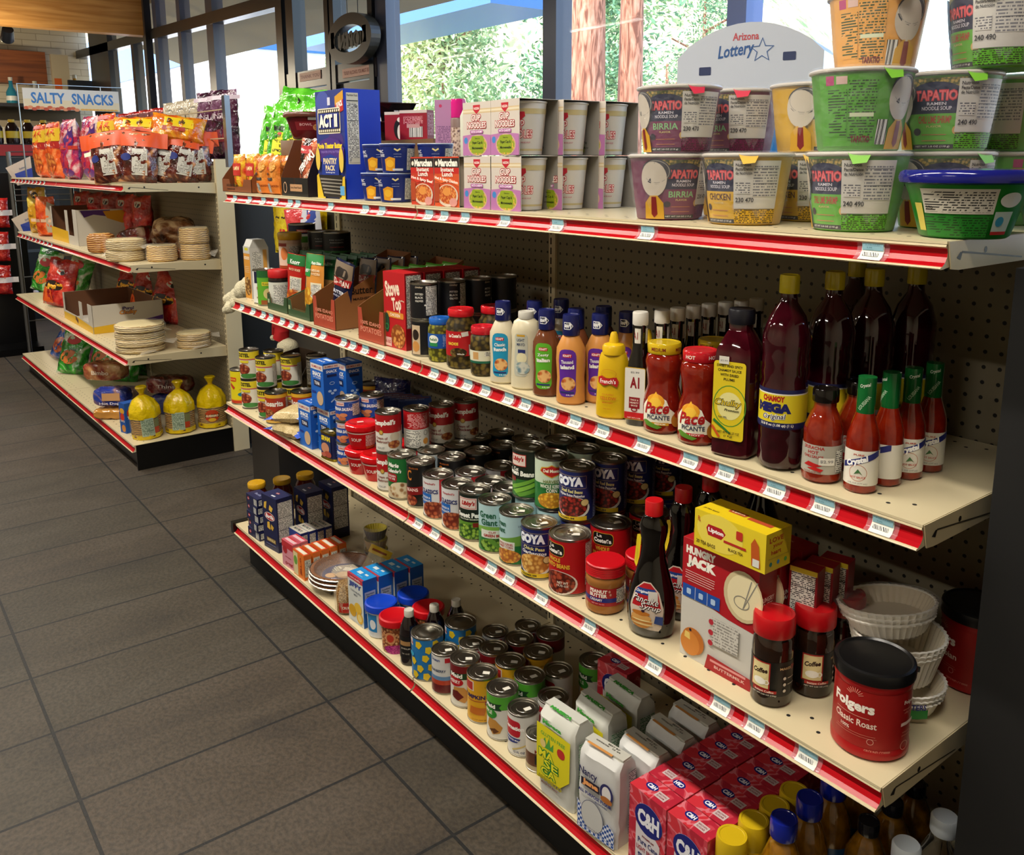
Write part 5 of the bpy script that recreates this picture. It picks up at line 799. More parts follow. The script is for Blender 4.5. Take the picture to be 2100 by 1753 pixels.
# instant coffee jars
def coffee():
    pr = [(.027, 0), (.0305, .004), (.031, .03), (.0305, .07), (.031, .085), (.0295, .105), (.025, .113)]
    return jar('', pr, 'liq:#1a0c06:#2a150a', .0315, .03, '#b81018:s', [('r', 0, 48, 196, 56, '#0c0908'), ('r', -22, 52, 32, 44, '#a02018'), ('r', -22, 52, 28, 40, '#d8c890'), ('e', -22, 58, 26, 26, '#e0d098'), ('t', 'Coffee', -22, 59, 24, '#2c1408', 8, 8, .3, .04), ('e', -22, 42, 20, 12, '#f0ece0'), ('y', -11, 42, 8, 8, 1.4, '#f0ece0'), ('t', 'MAKES', 18, 66, 20, '#c8a878', 4), ('t', '35+', 33, 66, 10, '#b02020', 8), ('e', 16, 50, 5, 5, '#d8d0c0'), ('e', 16, 40, 5, 5, '#d8d0c0'), ('e', 16, 30, 5, 5, '#d8d0c0'), ('r', 28, 50, 14, 1, '#d8d0c0'), ('r', 28, 40, 14, 1, '#d8d0c0'), ('r', -14, 28, 36, 5, '#a82018'), ('t', 'Instant Coffee', -14, 28, 28, '#f0e0d0', 3.4), ('t', 'NET WT 3.53 OZ (100g)', -14, 22.5, 36, '#d8d0c0', 2.8)])
co = coffee()
for k, (x, y) in enumerate(((2.222, .008), (2.246, .078), (2.252, .148))): put(co, x, y, S3, (8, 42, 70)[k:k+1], 'instant coffee jar with a tall red lid, %s in its row' % ORD[k], 'instant coffee jars')
for o in co.children_recursive:
    if o.name.startswith('lid'): pass
# big red coffee tubs
def tub(l2, l3):
    t = thing('coffee_tub', '', 'tub'); pr = [(.048, 0), (.052, .004), (.0525, .014), (.0505, .018), (.0505, .102), (.0525, .106), (.0525, .114), (.05, .118)]
    g = G(); g.lathe(pr, '#a01014:s', 48); g.build('tub_body', t); g = G(); g.lathe([(.0525, .113), (.0545, .114), (.055, .124), (.0535, .13), (.05, .1315), (.0475, .129), (0, .129)], '#0c0c0e:s', 48); g.tube([(.05, .012, .118), (.058, .012, .117)], .004, '#0c0c0e:s'); g.build('lid', t)
    g = G(); c = Cyl(.0507, .0507); g.deco(c, [('r', 0, 60, 316, 84, '#98100f'), ('t', 'Folgers', -26, 76, 62, '#f4ece0', 20, 0, 0, .045), ('t', l2, -22, 54, 62, '#f0d8c8', 10), ('t', l3, -34, 42, 14, '#f0d8c8', 5), ('r', -26, 63, 50, .8, '#d89888'), ('r', -20, 34, 60, .6, '#c87868'), ('r', -20, 37.5, 56, .6, '#c87868'), ('y', 2, 30, 9, 9, .7, '#e0a898'), ('t', 'GROUND COFFEE', 12, 16, 34, '#d88878', 4)]+[('r', -22+9*math.cos(R(a)), 92+9*math.sin(R(a)), 7, .5, '#f0b8a0', 0, a) for a in range(20, 170, 17)]+[('r', 56, 56, 28, 5, '#e8c8c0'), ('t', 'Folgers', 56, 88, 22, '#f4ece0', 7), ('r', 56, 78, 24, 1, '#c87868'), ('r', 56, 73, 20, 1, '#c87868'), ('r', 56, 44, 22, 1, '#c87868'), ('r', 56, 39, 24, 1, '#c87868'), ('y', 50, 24, 14, 14, .8, '#e0a898')], .0004); g.build('label', t); return t
fo = tub('Classic Roast', '100%'); put(fo, 2.3714, .034, S3, (0,), 'big red ground coffee tub with a black lid at the shelf corner'); f2 = tub('Colombian', 'DARK'); put(f2, 2.39, .3, S3, (-38,), 'big red ground coffee tub deep on the shelf behind the coffee filters')
# paper coffee filters in clear wrap
def filters(label, h, r, seed, lab=None, clear=True):
    t = thing('coffee_filter_pack', label, 'coffee filters'); g = G(); n = 40
    g.lathe([(r*.72, 0), (r*.76, .004), (r, h*.96), (r*1.01, h)], '#f6f1e6:t', n*3, wave=.03, nw=n); g.f = g.f[:-1]; g.mi = g.mi[:-1]; g.sm = g.sm[:-1]; g.lathe([(0, .014), (r*.74, .02), (r*.93, h*.95), (r*1.005, h)], '#f0e4cc:t', n*3, wave=.03, nw=n); g.f = g.f[:-1]; g.mi = g.mi[:-1]; g.sm = g.sm[:-1]
    for k in range(3): g.tube([((r*(1.0+.015*math.cos(n*a)))*math.cos(a)*(.985-.02*k), (r*(1.0+.015*math.cos(n*a)))*math.sin(a)*(.985-.02*k), h-.008*k-.001) for a in [2*PI*i/120 for i in range(120)]], .0022, '#faf6ee:t', 5, True)
    g.build('paper_filters', t)
    if lab: g = G(); g.deco(Cyl(r*.93, r), [('r', 20, h*400, 40, 14, '#2c8a3c'), ('t', 'FILTERS', 20, h*650, 34, '#28308a', 9)], .004); g.build('printed_wrap', t)
    if clear: g = G(); g.lathe([(r*.78, -.0), (r*1.06, h*.9), (r*1.09, h*1.04), (r*.8, h*1.2), (r*.3, h*1.24), (0, h*1.22)], 'film:#ffffff:0.1', 40, wave=.02, nw=7); g.build('clear_wrap', t)
    return t
a = filters('pack of white coffee filters at the bottom of the pile, with a green printed wrap', .045, .06, 1, True, False); put(a, 2.352, .155, S3)
a = filters('pack of white coffee filters in the middle of the pile', .07, .068, 2, None, False); put(a, 2.338, .155, S3+.045); a = filters('open-topped pack of white coffee filters on top of the pile, in clear film', .042, .07, 3); put(a, 2.325, .15, S3+.115, tilt=(-6, -8))
# ------------------------------------------------------------------ bottom shelf
sj = jar('', [(.032, 0), (.036, .005), (.0365, .1), (.034, .125), (.028, .138), (.028, .146)], 'liq:#4c1408:#5c1c0c', .031, .017, '#c8981c:g', [('r', 0, 62, 200, 70, '#a87c34'), ('t', 'RAGU', 0, 104, 40, '#d8c898', 8), ('r', 0, 62, 46, 50, '#7a1c14'), ('r', -24, 40, 40, 30, '#d8ccb0')])
for k, (x, y) in enumerate(((.072, .018), (.088, .104), (.092, .19))): put(sj, x, y, S4, None, 'pasta sauce jar with a yellow lid, %s in its row' % ORD[k], 'pasta sauce jars')
NV = '#141a44'
ls = carton('', .088, .05, .0295, ['#0e1434', '#181e4c', NV, NV, NV, NV], [('e', -26, 16, 14, 12, '#b82c34'), ('t', 'Barilla', -26, 16, 11, '#f0f0f0', 4), ('r', 28, 15, 24, 22, 'bar:700')], [('r', 0, 15, 40, 20, NP)], [('t', 'Barilla', 0, 0, 40, '#8a90b8', 10)], name='pasta_box')
for k in range(5): put(ls, .158-.002*(k % 2), -.01, S4+.03*k, (4, -3, 5, 0, 3)[k], 'flat navy pasta box, %s from the bottom of the small stack' % ['lowest', 'second', 'third', 'fourth', 'topmost'][k], 'flat pasta boxes in a small stack')
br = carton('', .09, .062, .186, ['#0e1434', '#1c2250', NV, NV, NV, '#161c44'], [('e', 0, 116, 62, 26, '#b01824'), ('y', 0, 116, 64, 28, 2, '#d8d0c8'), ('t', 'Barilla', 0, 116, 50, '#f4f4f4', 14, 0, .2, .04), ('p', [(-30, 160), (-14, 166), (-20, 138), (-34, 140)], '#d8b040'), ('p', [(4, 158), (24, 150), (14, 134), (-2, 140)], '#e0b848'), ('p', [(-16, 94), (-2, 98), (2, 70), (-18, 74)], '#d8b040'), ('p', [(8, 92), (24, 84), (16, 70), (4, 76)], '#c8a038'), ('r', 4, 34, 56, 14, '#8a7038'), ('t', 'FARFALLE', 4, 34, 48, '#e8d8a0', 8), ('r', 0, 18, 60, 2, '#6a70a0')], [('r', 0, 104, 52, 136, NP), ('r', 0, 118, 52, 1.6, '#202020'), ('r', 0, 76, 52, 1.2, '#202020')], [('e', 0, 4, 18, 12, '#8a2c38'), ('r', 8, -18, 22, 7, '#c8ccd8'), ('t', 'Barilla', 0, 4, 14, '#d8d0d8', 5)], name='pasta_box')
for k, (x, y, a) in enumerate(((.283, .006, 8), (.298, .11, 1), (.3, .2, 3))): put(br, x, y, S4, a, 'tall navy pasta box with its nutrition side showing, %s in its row' % ORD[k], 'tall navy pasta boxes')
JE = ['#b8b0a4', '#c03028', '#d8741c', '#c8681c', '#c8681c', '#b8b4a4']
wb = carton('', .076, .027, .084, ['#16286a', '#c8c4b8', '#20388c', '#20388c', '#20388c', '#16286a'], [('t', 'PUDDING', 0, 50, 60, '#e8e8f0', 12), ('e', 0, 24, 40, 24, '#c8a060')], [('r', 0, 42, 22, 66, NP)], [('r', 0, 0, 60, 18, '#d0ccbf'), ('r', 0, 0, 48, 10, NP), ('t', 'ROYAL', -10, 9, 30, '#b03030', 3)], name='dessert_mix_box')
for k in range(4): put(wb, .373, .036+.0285*k, S4, 5, 'blue and white dessert mix box, %s in the group of four' % ORD[k], 'blue and white dessert mix boxes')
jp = carton('', .073, .026, .086, ['#b83040', '#c05060', '#d08a98', '#c06070', '#c06070', '#c8747c'], [('r', 0, 74, 73, 22, '#b82430'), ('e', -16, 56, 30, 26, '#a81c28'), ('t', 'STRAWBERRY', 4, 34, 40, '#a02030', 4), ('t', 'JELL-O', 8, 14, 50, '#a81c2c', 12, 180, 0, .05)], [('r', 0, 48, 21, 60, '#d8a8b0')], [('r', 0, 0, 62, 12, '#d8b0b8'), ('r', -6, 8, 50, 5, '#b82430')], name='gelatin_box')
for k in range(2): put(jp, .446-.004*k, -.022+.028*k, S4, 4, ['front', 'back'][k]+' pink strawberry gelatin box', 'pink gelatin boxes')
jo = carton('', .073, .026, .082, ['#c8681c', '#c84a1c', '#d8701c', '#c8681c', '#c8681c', '#d86a20'], [('r', -20, 40, 30, 74, '#d8c898'), ('t', 'JELL-O', 16, 40, 58, '#8a2c10', 13, 90, 0, .05), ('e', -20, 50, 24, 30, '#6a9c3c')], [('r', 0, 38, 21, 56, '#c8c4ae'), ('r', 0, 38, 17, 48, NP)], [('r', 0, -2, 60, 13, '#d8cdb4'), ('r', 6, 9, 60, 4, '#a82418'), ('r', 0, -2, 40, 6, NP)], name='gelatin_box')
for k in range(5): put(jo, .53-.002*k, -.022+.0305*k, S4, 2, 'orange gelatin box, %s from the shelf edge' % ORD[k], 'orange gelatin boxes')
# graham pie crusts in foil pans
def crust():
    t = thing('pie_crust', '', 'pie crust'); g = G(); g.lathe([(.068, 0), (.07, .001), (.094, .024), (.101, .026), (.103, .029), (.1, .031)], '#b8b4ac:m', 72, wave=.006, nw=36); g.f = g.f[:-1]; g.mi = g.mi[:-1]; g.sm = g.sm[:-1]; g.build('foil_pan', t)
    g = G(); g.lathe([(0, .005), (.067, .006), (.088, .0315), (.093, .0325), (.0975, .031)], 'blob:#9a6430:#7e4c20:#6a3c18:400', 64); g.f.pop(); g.mi.pop(); g.sm.pop(); g.build('crumb_crust', t)
    g = G(); g.lathe([(.064, .0065), (.064, .008), (0, .008)], '#241c4c', 48); g.deco(Pln((0, 0, .008), (1, 0, 0), (0, 1, 0)), [('r', -30, 22, 26, 30, NP), ('r', 8, 26, 36, 22, 'np:#d0ccc0:#333333:260'), ('e', 14, -12, 66, 46, '#b88a58'), ('e', -30, -24, 36, 30, '#c89c68'), ('t', 'KEEBLER', 0, -44, 40, '#d8d0e8', 7)]); g.build('paper_insert', t)
    g = G(); g.lathe([(.098, .0335), (.08, .0345), (0, .0345)], 'film:#ffffff:0.05', 48); g.f = g.f[:96]; g.mi = g.mi[:96]; g.sm = g.sm[:96]; g.build('clear_dome', t)
    return t
cu = crust()
for k in range(3): put(cu, .655-.002*k, .052+.002*k, S4+.0125*k, 20*k, 'graham pie crust in a foil pan, %s of the pile of three' % ['bottom', 'middle', 'top'][k], 'pile of pie crusts')
t = thing('baking_cup_stack', 'stack of yellow-lined paper baking cups in clear wrap behind the pie crusts', 'baking cups'); g = G()
for k in range(4):
    z = .035*k; g.lathe([(.026, z), (.028, z+.002), (.0355, z+.03), (.036, z+.033)], '#1c1608' if k % 2 else '#a88c5c', 80, wave=.03, nw=26); g.f.pop(); g.mi.pop(); g.sm.pop()
    g.lathe([(0, z+.004), (.025, z+.004), (.0335, z+.03), (.0355, z+.033)], '#e0d048', 80, wave=.03, nw=26); g.f.pop(); g.mi.pop(); g.sm.pop()
g.build('paper_cups', t); g = G(); g.lathe([(.03, 0), (.038, .05), (.0385, .14), (.039, .15)], 'film:#ffffff:0.12', 40); g.f = g.f[:120]; g.mi = g.mi[:120]; g.sm = g.sm[:120]; g.build('clear_wrap', t); put(t, .628, .182, S4)
bag_y = bag('small clear bag with a yellow header leaning against the baking cups', .08, .11, .03, 'film:#d8d0b0:0.45', [('p', [(-38, 84), (38, 84), (38, 108), (-38, 108)], '#c8a41c'), ('r', 0, 96, 50, 6, '#8a4418'), ('r', 10, 40, 30, 22, '#24386a')], 'candy_bag', seed=4); put(bag_y, .715, .105, S4+.012, 30, tilt=(-28, 14))
def cellobag():
    t = thing('pasta_cello_bag', 'upright clear bag of tan crumbs beside the corn muffin boxes', 'bag'); g = G(); g.lathe([(.022, 0), (.03, .005), (.032, .06), (.024, .085)], 'blob:#b08a54:#c8a470:#7a5428:220', 28, wave=.04, nw=5); g.build('crumbs', t); g = G(); g.lathe([(.023, -.0), (.032, .006), (.034, .06), (.022, .09), (.03, .112), (.038, .122)], 'film:#e8d8b8:0.25', 28, wave=.08, nw=6); g.build('clear_bag', t); g = G(); g.deco(Cyl(.0335, .0335), [('r', 0, 24, 50, 30, '#a82418'), ('t', 'CRUMBS', 0, 24, 30, '#f0e0c8', 8)], .001); g.build('label', t); return t
put(cellobag(), .81, -.012, S4)
# corn muffin mix
jf = carton('', .08, .045, .141, ['#1a70b8', '#1c86cc', '#c8ccc8', '#1460b0', '#1460b0', '#1458a8'], [('r', 0, 134, 80, 14, '#b8303c'), ('t', 'corn muffin', 0, 134, 56, '#e8d0d0', 6), ('t', 'JIFFY', 0, 112, 66, '#1c3c8c', 18, 0, 0, .05), ('t', 'CORN MUFFIN', 2, 95, 56, '#8a8f98', 6), ('t', 'MIX', 2, 86, 20, '#8a8f98', 6), ('e', 12, 50, 38, 32, '#d8b038'), ('e', -18, 34, 38, 36, '#c8981c'), ('e', 20, 24, 34, 34, '#d8a828'), ('e', 20, 24, 22, 22, '#e0c878'), ('r', 0, 5, 60, 3, '#b0b4b8')], [('r', 0, 74, 34, 62, '#b0b8c8'), ('t', 'Nutrition', 0, 98, 26, '#202838', 5), ('t', 'Facts', 0, 91, 18, '#202838', 5), ('r', 0, 66, 30, 38, 'np:#b0b8c8:#2a3048:300'), ('r', 0, 20, 20, 26, 'bar:900')], [('r', -12, 2, 20, 12, '#c8d4dc'), ('r', 16, 6, 14, 7, '#c8d4dc'), ('r', 0, -20, 80, 5, '#b03040'), ('r', 6, -10, 30, 4, '#58a8d8')], name='muffin_mix_box')
for k in range(4): put(jf, .8925+.004*k, -.0045+.0475*k, S4, 3, 'blue and white corn muffin mix box, %s in the row of four' % ORD[k], 'corn muffin mix boxes')
# frosting tubs
def frost(lid, it, lab=None):
    t = thing('frosting_tub', '', 'tub'); g = G(); g.lathe([(.034, 0), (.036, .002), (.0385, .078)], '#d0d0cc:s', 36); g.build('tub_body', t); g = G(); g.lathe([(.0415, .075), (.044, .076), (.0445, .085), (.0435, .092), (.039, .094), (.037, .0925), (0, .0925)], lid, 40); g.build('plastic_lid', t); g = G(); g.deco(Cyl(lambda z: .0362+.0023*z/.078, .037), it, .0004); g.build('printed_label', t); return t
fb = frost('#1040c0:s', [('r', 0, 38, 220, 70, '#c8ccd0'), ('r', -30, 44, 34, 50, '#1c78b8'), ('e', -26, 40, 20, 28, '#d8dce0'), ('r', 36, 38, 18, 66, '#1c2c78'), ('r', 18, 22, 12, 34, 'np:#c8ccd0:#333333:300')])
fr = frost('#c00c18:s', [('r', 0, 38, 230, 72, 'blob:#c8783c:#d8b080:#7a3c1c:150'), ('e', -16, 44, 30, 34, '#c88a5c'), ('e', -16, 44, 20, 22, '#b83420'), ('e', 0, 12, 70, 26, 'blob:#b81c80:#d05098:#8a1460:300')])
put(fb, .978, .006, S4, None, 'frosting tub with a blue lid at the shelf edge'); put(fb, .99, .1, S4, None, 'frosting tub with a blue lid, behind the other blue one'); put(fr, 1.067, .0, S4, None, 'frosting tub with a red lid at the shelf edge'); put(fr, 1.082, .092, S4, None, 'frosting tub with a red lid, behind the other red one')
cs = jar('', [(.022, 0), (.0255, .004), (.026, .08), (.024, .1), (.014, .122), (.0115, .128)], 'liq:#0c0408:#140608', .0125, .016, '#c8c4b8:s', [('r', 0, 50, 150, 60, '#0c0a0c'), ('r', -14, 62, 30, 12, '#a07848'), ('t', 'SYRUP', -12, 48, 26, '#c8c0b0', 4), ('t', '24 OZ', -12, 34, 22, '#9a9284', 4)], name='syrup_bottle', cat='bottle')
for k, (x, y) in enumerate(((1.148, -.006), (1.167, .058), (1.178, .118))): put(cs, x, y, S4, None, 'small black syrup bottle with a white cap, %s in its row' % ORD[k], 'white-capped black syrup bottles')
# canned fruit and pie filling
pn = can('', .0415, .114, '#1c6ca8', [('p', [(-60, 88), (-44, 88), (-44, 108), (-60, 108)], '#d8d0cc'), ('t', 'Dole', -50, 96, 16, '#b02020', 7)]+[('p', [(u-8, v-6), (u+2, v-11), (u+10, v), (u+4, v+9), (u-7, v+8)], '#d8b81c') for u, v in ((-24, 96), (2, 84), (20, 98), (-6, 62), (26, 66), (-40, 50), (-20, 34), (8, 38), (30, 34), (-34, 16), (-4, 14), (22, 12), (48, 52), (48, 84))]+[('e', -46, 68, 18, 12, '#30a0c8')], False, False)
put(pn, 1.2215, .002, S4, None, 'blue pineapple can with yellow chunks at the shelf edge', 'blue pineapple cans'); put(pn, 1.232, .095, S4, None, 'blue pineapple can behind the front one', 'blue pineapple cans')
cb = can('', .034, .104, '#c8c8c6', [('t', 'Ocean', -28, 90, 30, '#1c3c80', 8), ('r', 8, 90, 18, 12, '#b81c28'), ('t', 'CRANBERRY', -22, 62, 46, '#1c3458', 7), ('b', 34, 48, '#5a80a8'), ('b', 24, 38, '#a83820'), ('b', 5, 26, '#5c0c14'), ('r', 34, 52, 24, 88, NP)])
chr_ = can('', .0365, .112, '#d0cec6', [('b', 76, 107, '#6a0c14'), ('p', [(-50, 86), (10, 90), (4, 82), (10, 74), (-50, 72)], '#183c20'), ('t', "Maid", -24, 82, 34, '#f0f0e8', 11, 0, 0, .04), ('e', -30, 66, 50, 24, '#a80c18'), ('t', 'CHERRY', -32, 66, 40, '#f0e8e0', 9), ('p', [(-34, 24), (-2, 14), (14, 34), (-4, 54), (-30, 52)], '#b88440'), ('p', [(-36, 26), (-18, 18), (-4, 30), (-20, 44), (-34, 42)], '#5c0c10')])
pk = can('', .0367, .112, '#d09a1c', [('r', -38, 92, 34, 24, '#d8c8b8'), ('r', -38, 92, 28, 20, '#a82c28'), ('t', 'PUMPKIN', -24, 66, 60, '#2c1c50', 10, 0, 0, .04), ('r', -16, 56, 50, 1.5, '#a02c28'), ('e', 12, 52, 14, 14, '#8a2430'), ('t', 'USA', 12, 52, 9, '#f0e8d8', 4), ('p', [(-34, 24), (4, 22), (8, 40), (-30, 42)], '#b8641c'), ('t', '15 OZ (425 g)', -10, 10, 34, '#7a4c10', 3), ('t', '100% PURE', 16, 92, 22, '#8a5c14', 3)])
ap = can('', .0368, .112, '#d0cec6', [('b', 76, 107, '#4c9a2c'), ('p', [(-60, 88), (-2, 90), (-8, 82), (-2, 74), (-60, 72)], '#183c20'), ('t', "Maid", -32, 82, 30, '#f0f0e8', 10, 0, 0, .04), ('e', -36, 64, 46, 26, '#2c8428'), ('t', 'APPLE', -40, 66, 30, '#f0f0e0', 9), ('p', [(-40, 34), (-24, 14), (-6, 20), (0, 34), (-16, 50), (-34, 52)], '#b8843c'), ('p', [(-34, 24), (-20, 16), (-8, 24), (-18, 30)], '#5c3418')])
cn = can('', .0357, .1, '#d0cec8', [('r', -30, 66, 46, 38, '#b01828', 8), ('t', 'Carnation', -26, 68, 54, '#f0ece8', 10, 0, 0, .05), ('p', [(-56, 44), (-6, 44), (-14, 34), (-40, 30), (-56, 36)], '#1c2c78'), ('t', 'EVAPORATED MILK', -30, 39, 40, '#f0f0f0', 4), ('r', -8, 24, 40, 3, '#c8b068', 0, 24), ('t', '12 FL OZ', -10, 12, 26, '#28386a', 5)])
sm = can('small can with a tan printed label squeezed between the milk can and the corn flour', .029, .078, '#a89878', [('b', 40, 72, '#c8c0b0'), ('r', 0, 30, 80, 30, '#5c3420'), ('r', 6, 30, 30, 20, '#1c1c1c'), ('t', 'MILK', 4, 50, 26, '#7a2c20', 8)], stick=False)
for f, x, y, w in ((cb, 1.302, .002, 'white and dark red cranberry can'), (chr_, 1.374, .012, 'cherry pie filling can with a slice of pie on the label'), (pk, 1.4474, .01, 'golden pumpkin can'), (ap, 1.5249, .01, 'green-topped apple pie filling can with a pie picture'), (cn, 1.5983, .012, 'white evaporated milk can with a red badge')): put(f, x, y, S4, None, w+' at the shelf edge', 'front row of bottom shelf cans')
put(sm, 1.662, .004, S4)
for f, x, y, w in ((cb, 1.3198, .0709, 'cranberry can directly behind the front cranberry can'), (cb, 1.309, .148, 'cranberry can third in its row'), (cb, 1.3374, .2301, 'cranberry can at the back of its row'), (chr_, 1.381, .09, 'cherry can directly behind the front cherry can'), (chr_, 1.384, .1665, 'cherry can third in its row'), (chr_, 1.412, .243, 'cherry can at the back of its row'), (pk, 1.4506, .0885, 'pumpkin can directly behind the front pumpkin can'), (pk, 1.459, .165, 'pumpkin can third in its row'), (ap, 1.5249, .0877, 'apple can directly behind the front apple can'), (cn, 1.534, .165, 'can with grey fine print third in the apple row'), (cn, 1.606, .09, 'milk can directly behind the front milk can'), (ap, 1.57, .245, 'lone apple can at the back, left of the lone pink sugar box')): put(f, x, y, S4, None, w, 'bottom shelf cans behind the front row')
# flour and sugar
def softbag(label, w, d, h, spec, front, right=(), top=(), name='flour_bag', topc=None, seed=0):
    """paper sack: soft edges, folded top"""
    t = thing(name, label, 'bag'); g = G(); n = 10; vs = []; fs = []; rows = 12
    rnd = lambda a, b, c: noise.noise(Vector((a*20, b*20, c*14+seed)))
    def sec(z):
        k = 1-.5*max(0, (z-h*.9)/(h*.1))**2; b = 1+.05*math.sin(PI*min(1, z/h)); return w/2*b, d/2*(b+.08)*(k if z > h*.9 else 1)
    for j in range(rows+1):
        z = h*j/rows; a, b = sec(z); ring = []
        for s, (dx, dy) in enumerate(((1, 0), (0, 1), (-1, 0), (0, -1))):
            for i in range(n):
                q = i/n*2-1; x, y = (q*a, -b) if s == 0 else (a, q*b) if s == 1 else (-q*a, b) if s == 2 else (-a, -q*b); e = rnd(x*2, y*2, z*4)*.0035; r = math.hypot(x/a, y/b); c = min(1, 1.3/r); ring.append((x*c+e, y*c+e*.6, z+rnd(x*3, y*3, 1)*.002*(j > 0)))
        vs += ring
    m = 4*n
    for j in range(rows):
        for i in range(m): fs.append([j*m+i, j*m+(i+1) % m, (j+1)*m+(i+1) % m, (j+1)*m+i])
    fs += [list(range(m))[::-1], [rows*m+i for i in range(m)]]
    sp = [spec]*(rows*m)+[spec, topc or spec]; g.add(vs, fs, sp, True); g.box(-w*.49, w*.49, -.012, .012, h-.001, h+.004, topc or spec); g.build('paper_sack', t)
    class F:
        curved = True; step = w/8; vs = [h*k/10 for k in range(1, 10)]
        def __init__(s, ax): s.ax = ax; s.step = (w if ax else d)/6
        def p(s, u, v, off):
            a, b = sec(v); bulge = .0035
            return (u, -b-bulge-off, v) if s.ax else (a+bulge+off, u, v)
    g = G(); g.deco(F(1), front, .0006); g.deco(F(0), right, .0006); g.deco(Pln((0, 0, h+.0045), (1, 0, 0), (0, 1, 0)), top); g.build('printed_panel', t); return t
ms_ = softbag('', .1, .056, .186, '#c8c8c0', [('p', [(-49, 34), (20, 44), (46, 70), (47, 156), (-49, 158)], '#d8cc1c'), ('t', 'GLUTEN FREE', -2, 140, 70, '#3c9a38', 8), ('p', [(-34, 118), (-24, 134), (-20, 118), (-12, 138), (-8, 118), (0, 130), (0, 112), (-30, 110)], '#4c9a3c'), ('e', -30, 118, 16, 18, '#d8c078'), ('r', 22, 120, 22, 20, '#b82c28', 9), ('t', 'MA', -20, 96, 46, '#1c7a30', 20, 0, 0, .12), ('t', 'SE', -6, 77, 44, '#1c7a30', 20, 0, 0, .12), ('t', 'CA', -14, 58, 46, '#1c7a30', 20, 0, 0, .12), ('t', 'MA', -20, 96, 42, '#e8e028', 17, 0, 0, .02), ('t', 'SE', -6, 77, 40, '#e8e028', 17, 0, 0, .02), ('t', 'CA', -14, 58, 42, '#e8e028', 17, 0, 0, .02), ('t', 'AMARILLO', -10, 41, 70, '#a89c1c', 10, 0, 0, .05), ('t', 'MASA DE MAIZ', -10, 31, 48, '#7a3428', 4), ('t', 'Maseca', -4, 168, 54, '#3c9a38', 9, 0, 0, .06)], [('r', 0, 96, 40, 110, 'np:#b8c4b0:#1c6a38:260'), ('r', 0, 30, 24, 16, '#1c8a48'), ('r', 6, 14, 30, 16, 'bar:700')], [('t', 'MASECA', 0, -14, 60, '#3c9a38', 9, 0, 0, .08)], topc='#c4c4bc', seed=2)
for k, (x, y) in enumerate(((1.766, -.01), (1.784, .066), (1.782, .148))): put(ms_, x, y, S4, (3, -2, -2)[k], 'yellow and white corn flour sack, %s in its row' % ORD[k], 'corn flour sacks')
nj_ = softbag('', .095, .052, .176, '#ccccca', [('t', 'Nancy', -20, 128, 44, '#1c1c50', 20, 0, 0, .02), ('r', -14, 108, 46, 16, '#241c30'), ('t', 'Jane', -14, 108, 40, '#e8a060', 15, 0, 0, .06), ('e', 26, 112, 32, 38, '#28285c'), ('e', 26, 110, 22, 32, '#d8d4d4'), ('e', 26, 98, 28, 14, '#a8642c'), ('t', 'ALL PURPOSE FLOUR', -2, 88, 82, '#1c2470', 7, 0, 0, .04), ('t', 'BLEACHED', 14, 80, 30, '#1c2470', 3.5), ('p', [(-46, 4), (46, 4), (46, 40), (30, 50), (14, 36), (-20, 40), (-46, 66)], 'check:#d8dce8:#28509c:180'), ('e', -8, 44, 56, 66, '#28305c'), ('e', -8, 44, 54, 64, '#c4c4c2'), ('t', 'NET WT 5 LB (2.26kg)', -6, 16, 44, '#30386a', 3)], [('r', 8, 90, 20, 130, 'np:#c8c8c8:#5a5a6a:260')], [('t', 'BEST BY', 10, 6, 28, '#4a4840', 4), ('t', '07/26/26   12 44', 0, 0, 58, '#4a4840', 3.5), ('r', -6, -16, 60, 6, '#c88a48')], topc='#bcbab0', seed=5)
for k, (x, y, a) in enumerate(((1.888, -.012, 6), (1.92, .056, -2), (1.92, .128, -3), (1.916, .198, -1))): put(nj_, x, y, S4, a, 'white all purpose flour sack, %s in its row' % ORD[k], 'all purpose flour sacks')
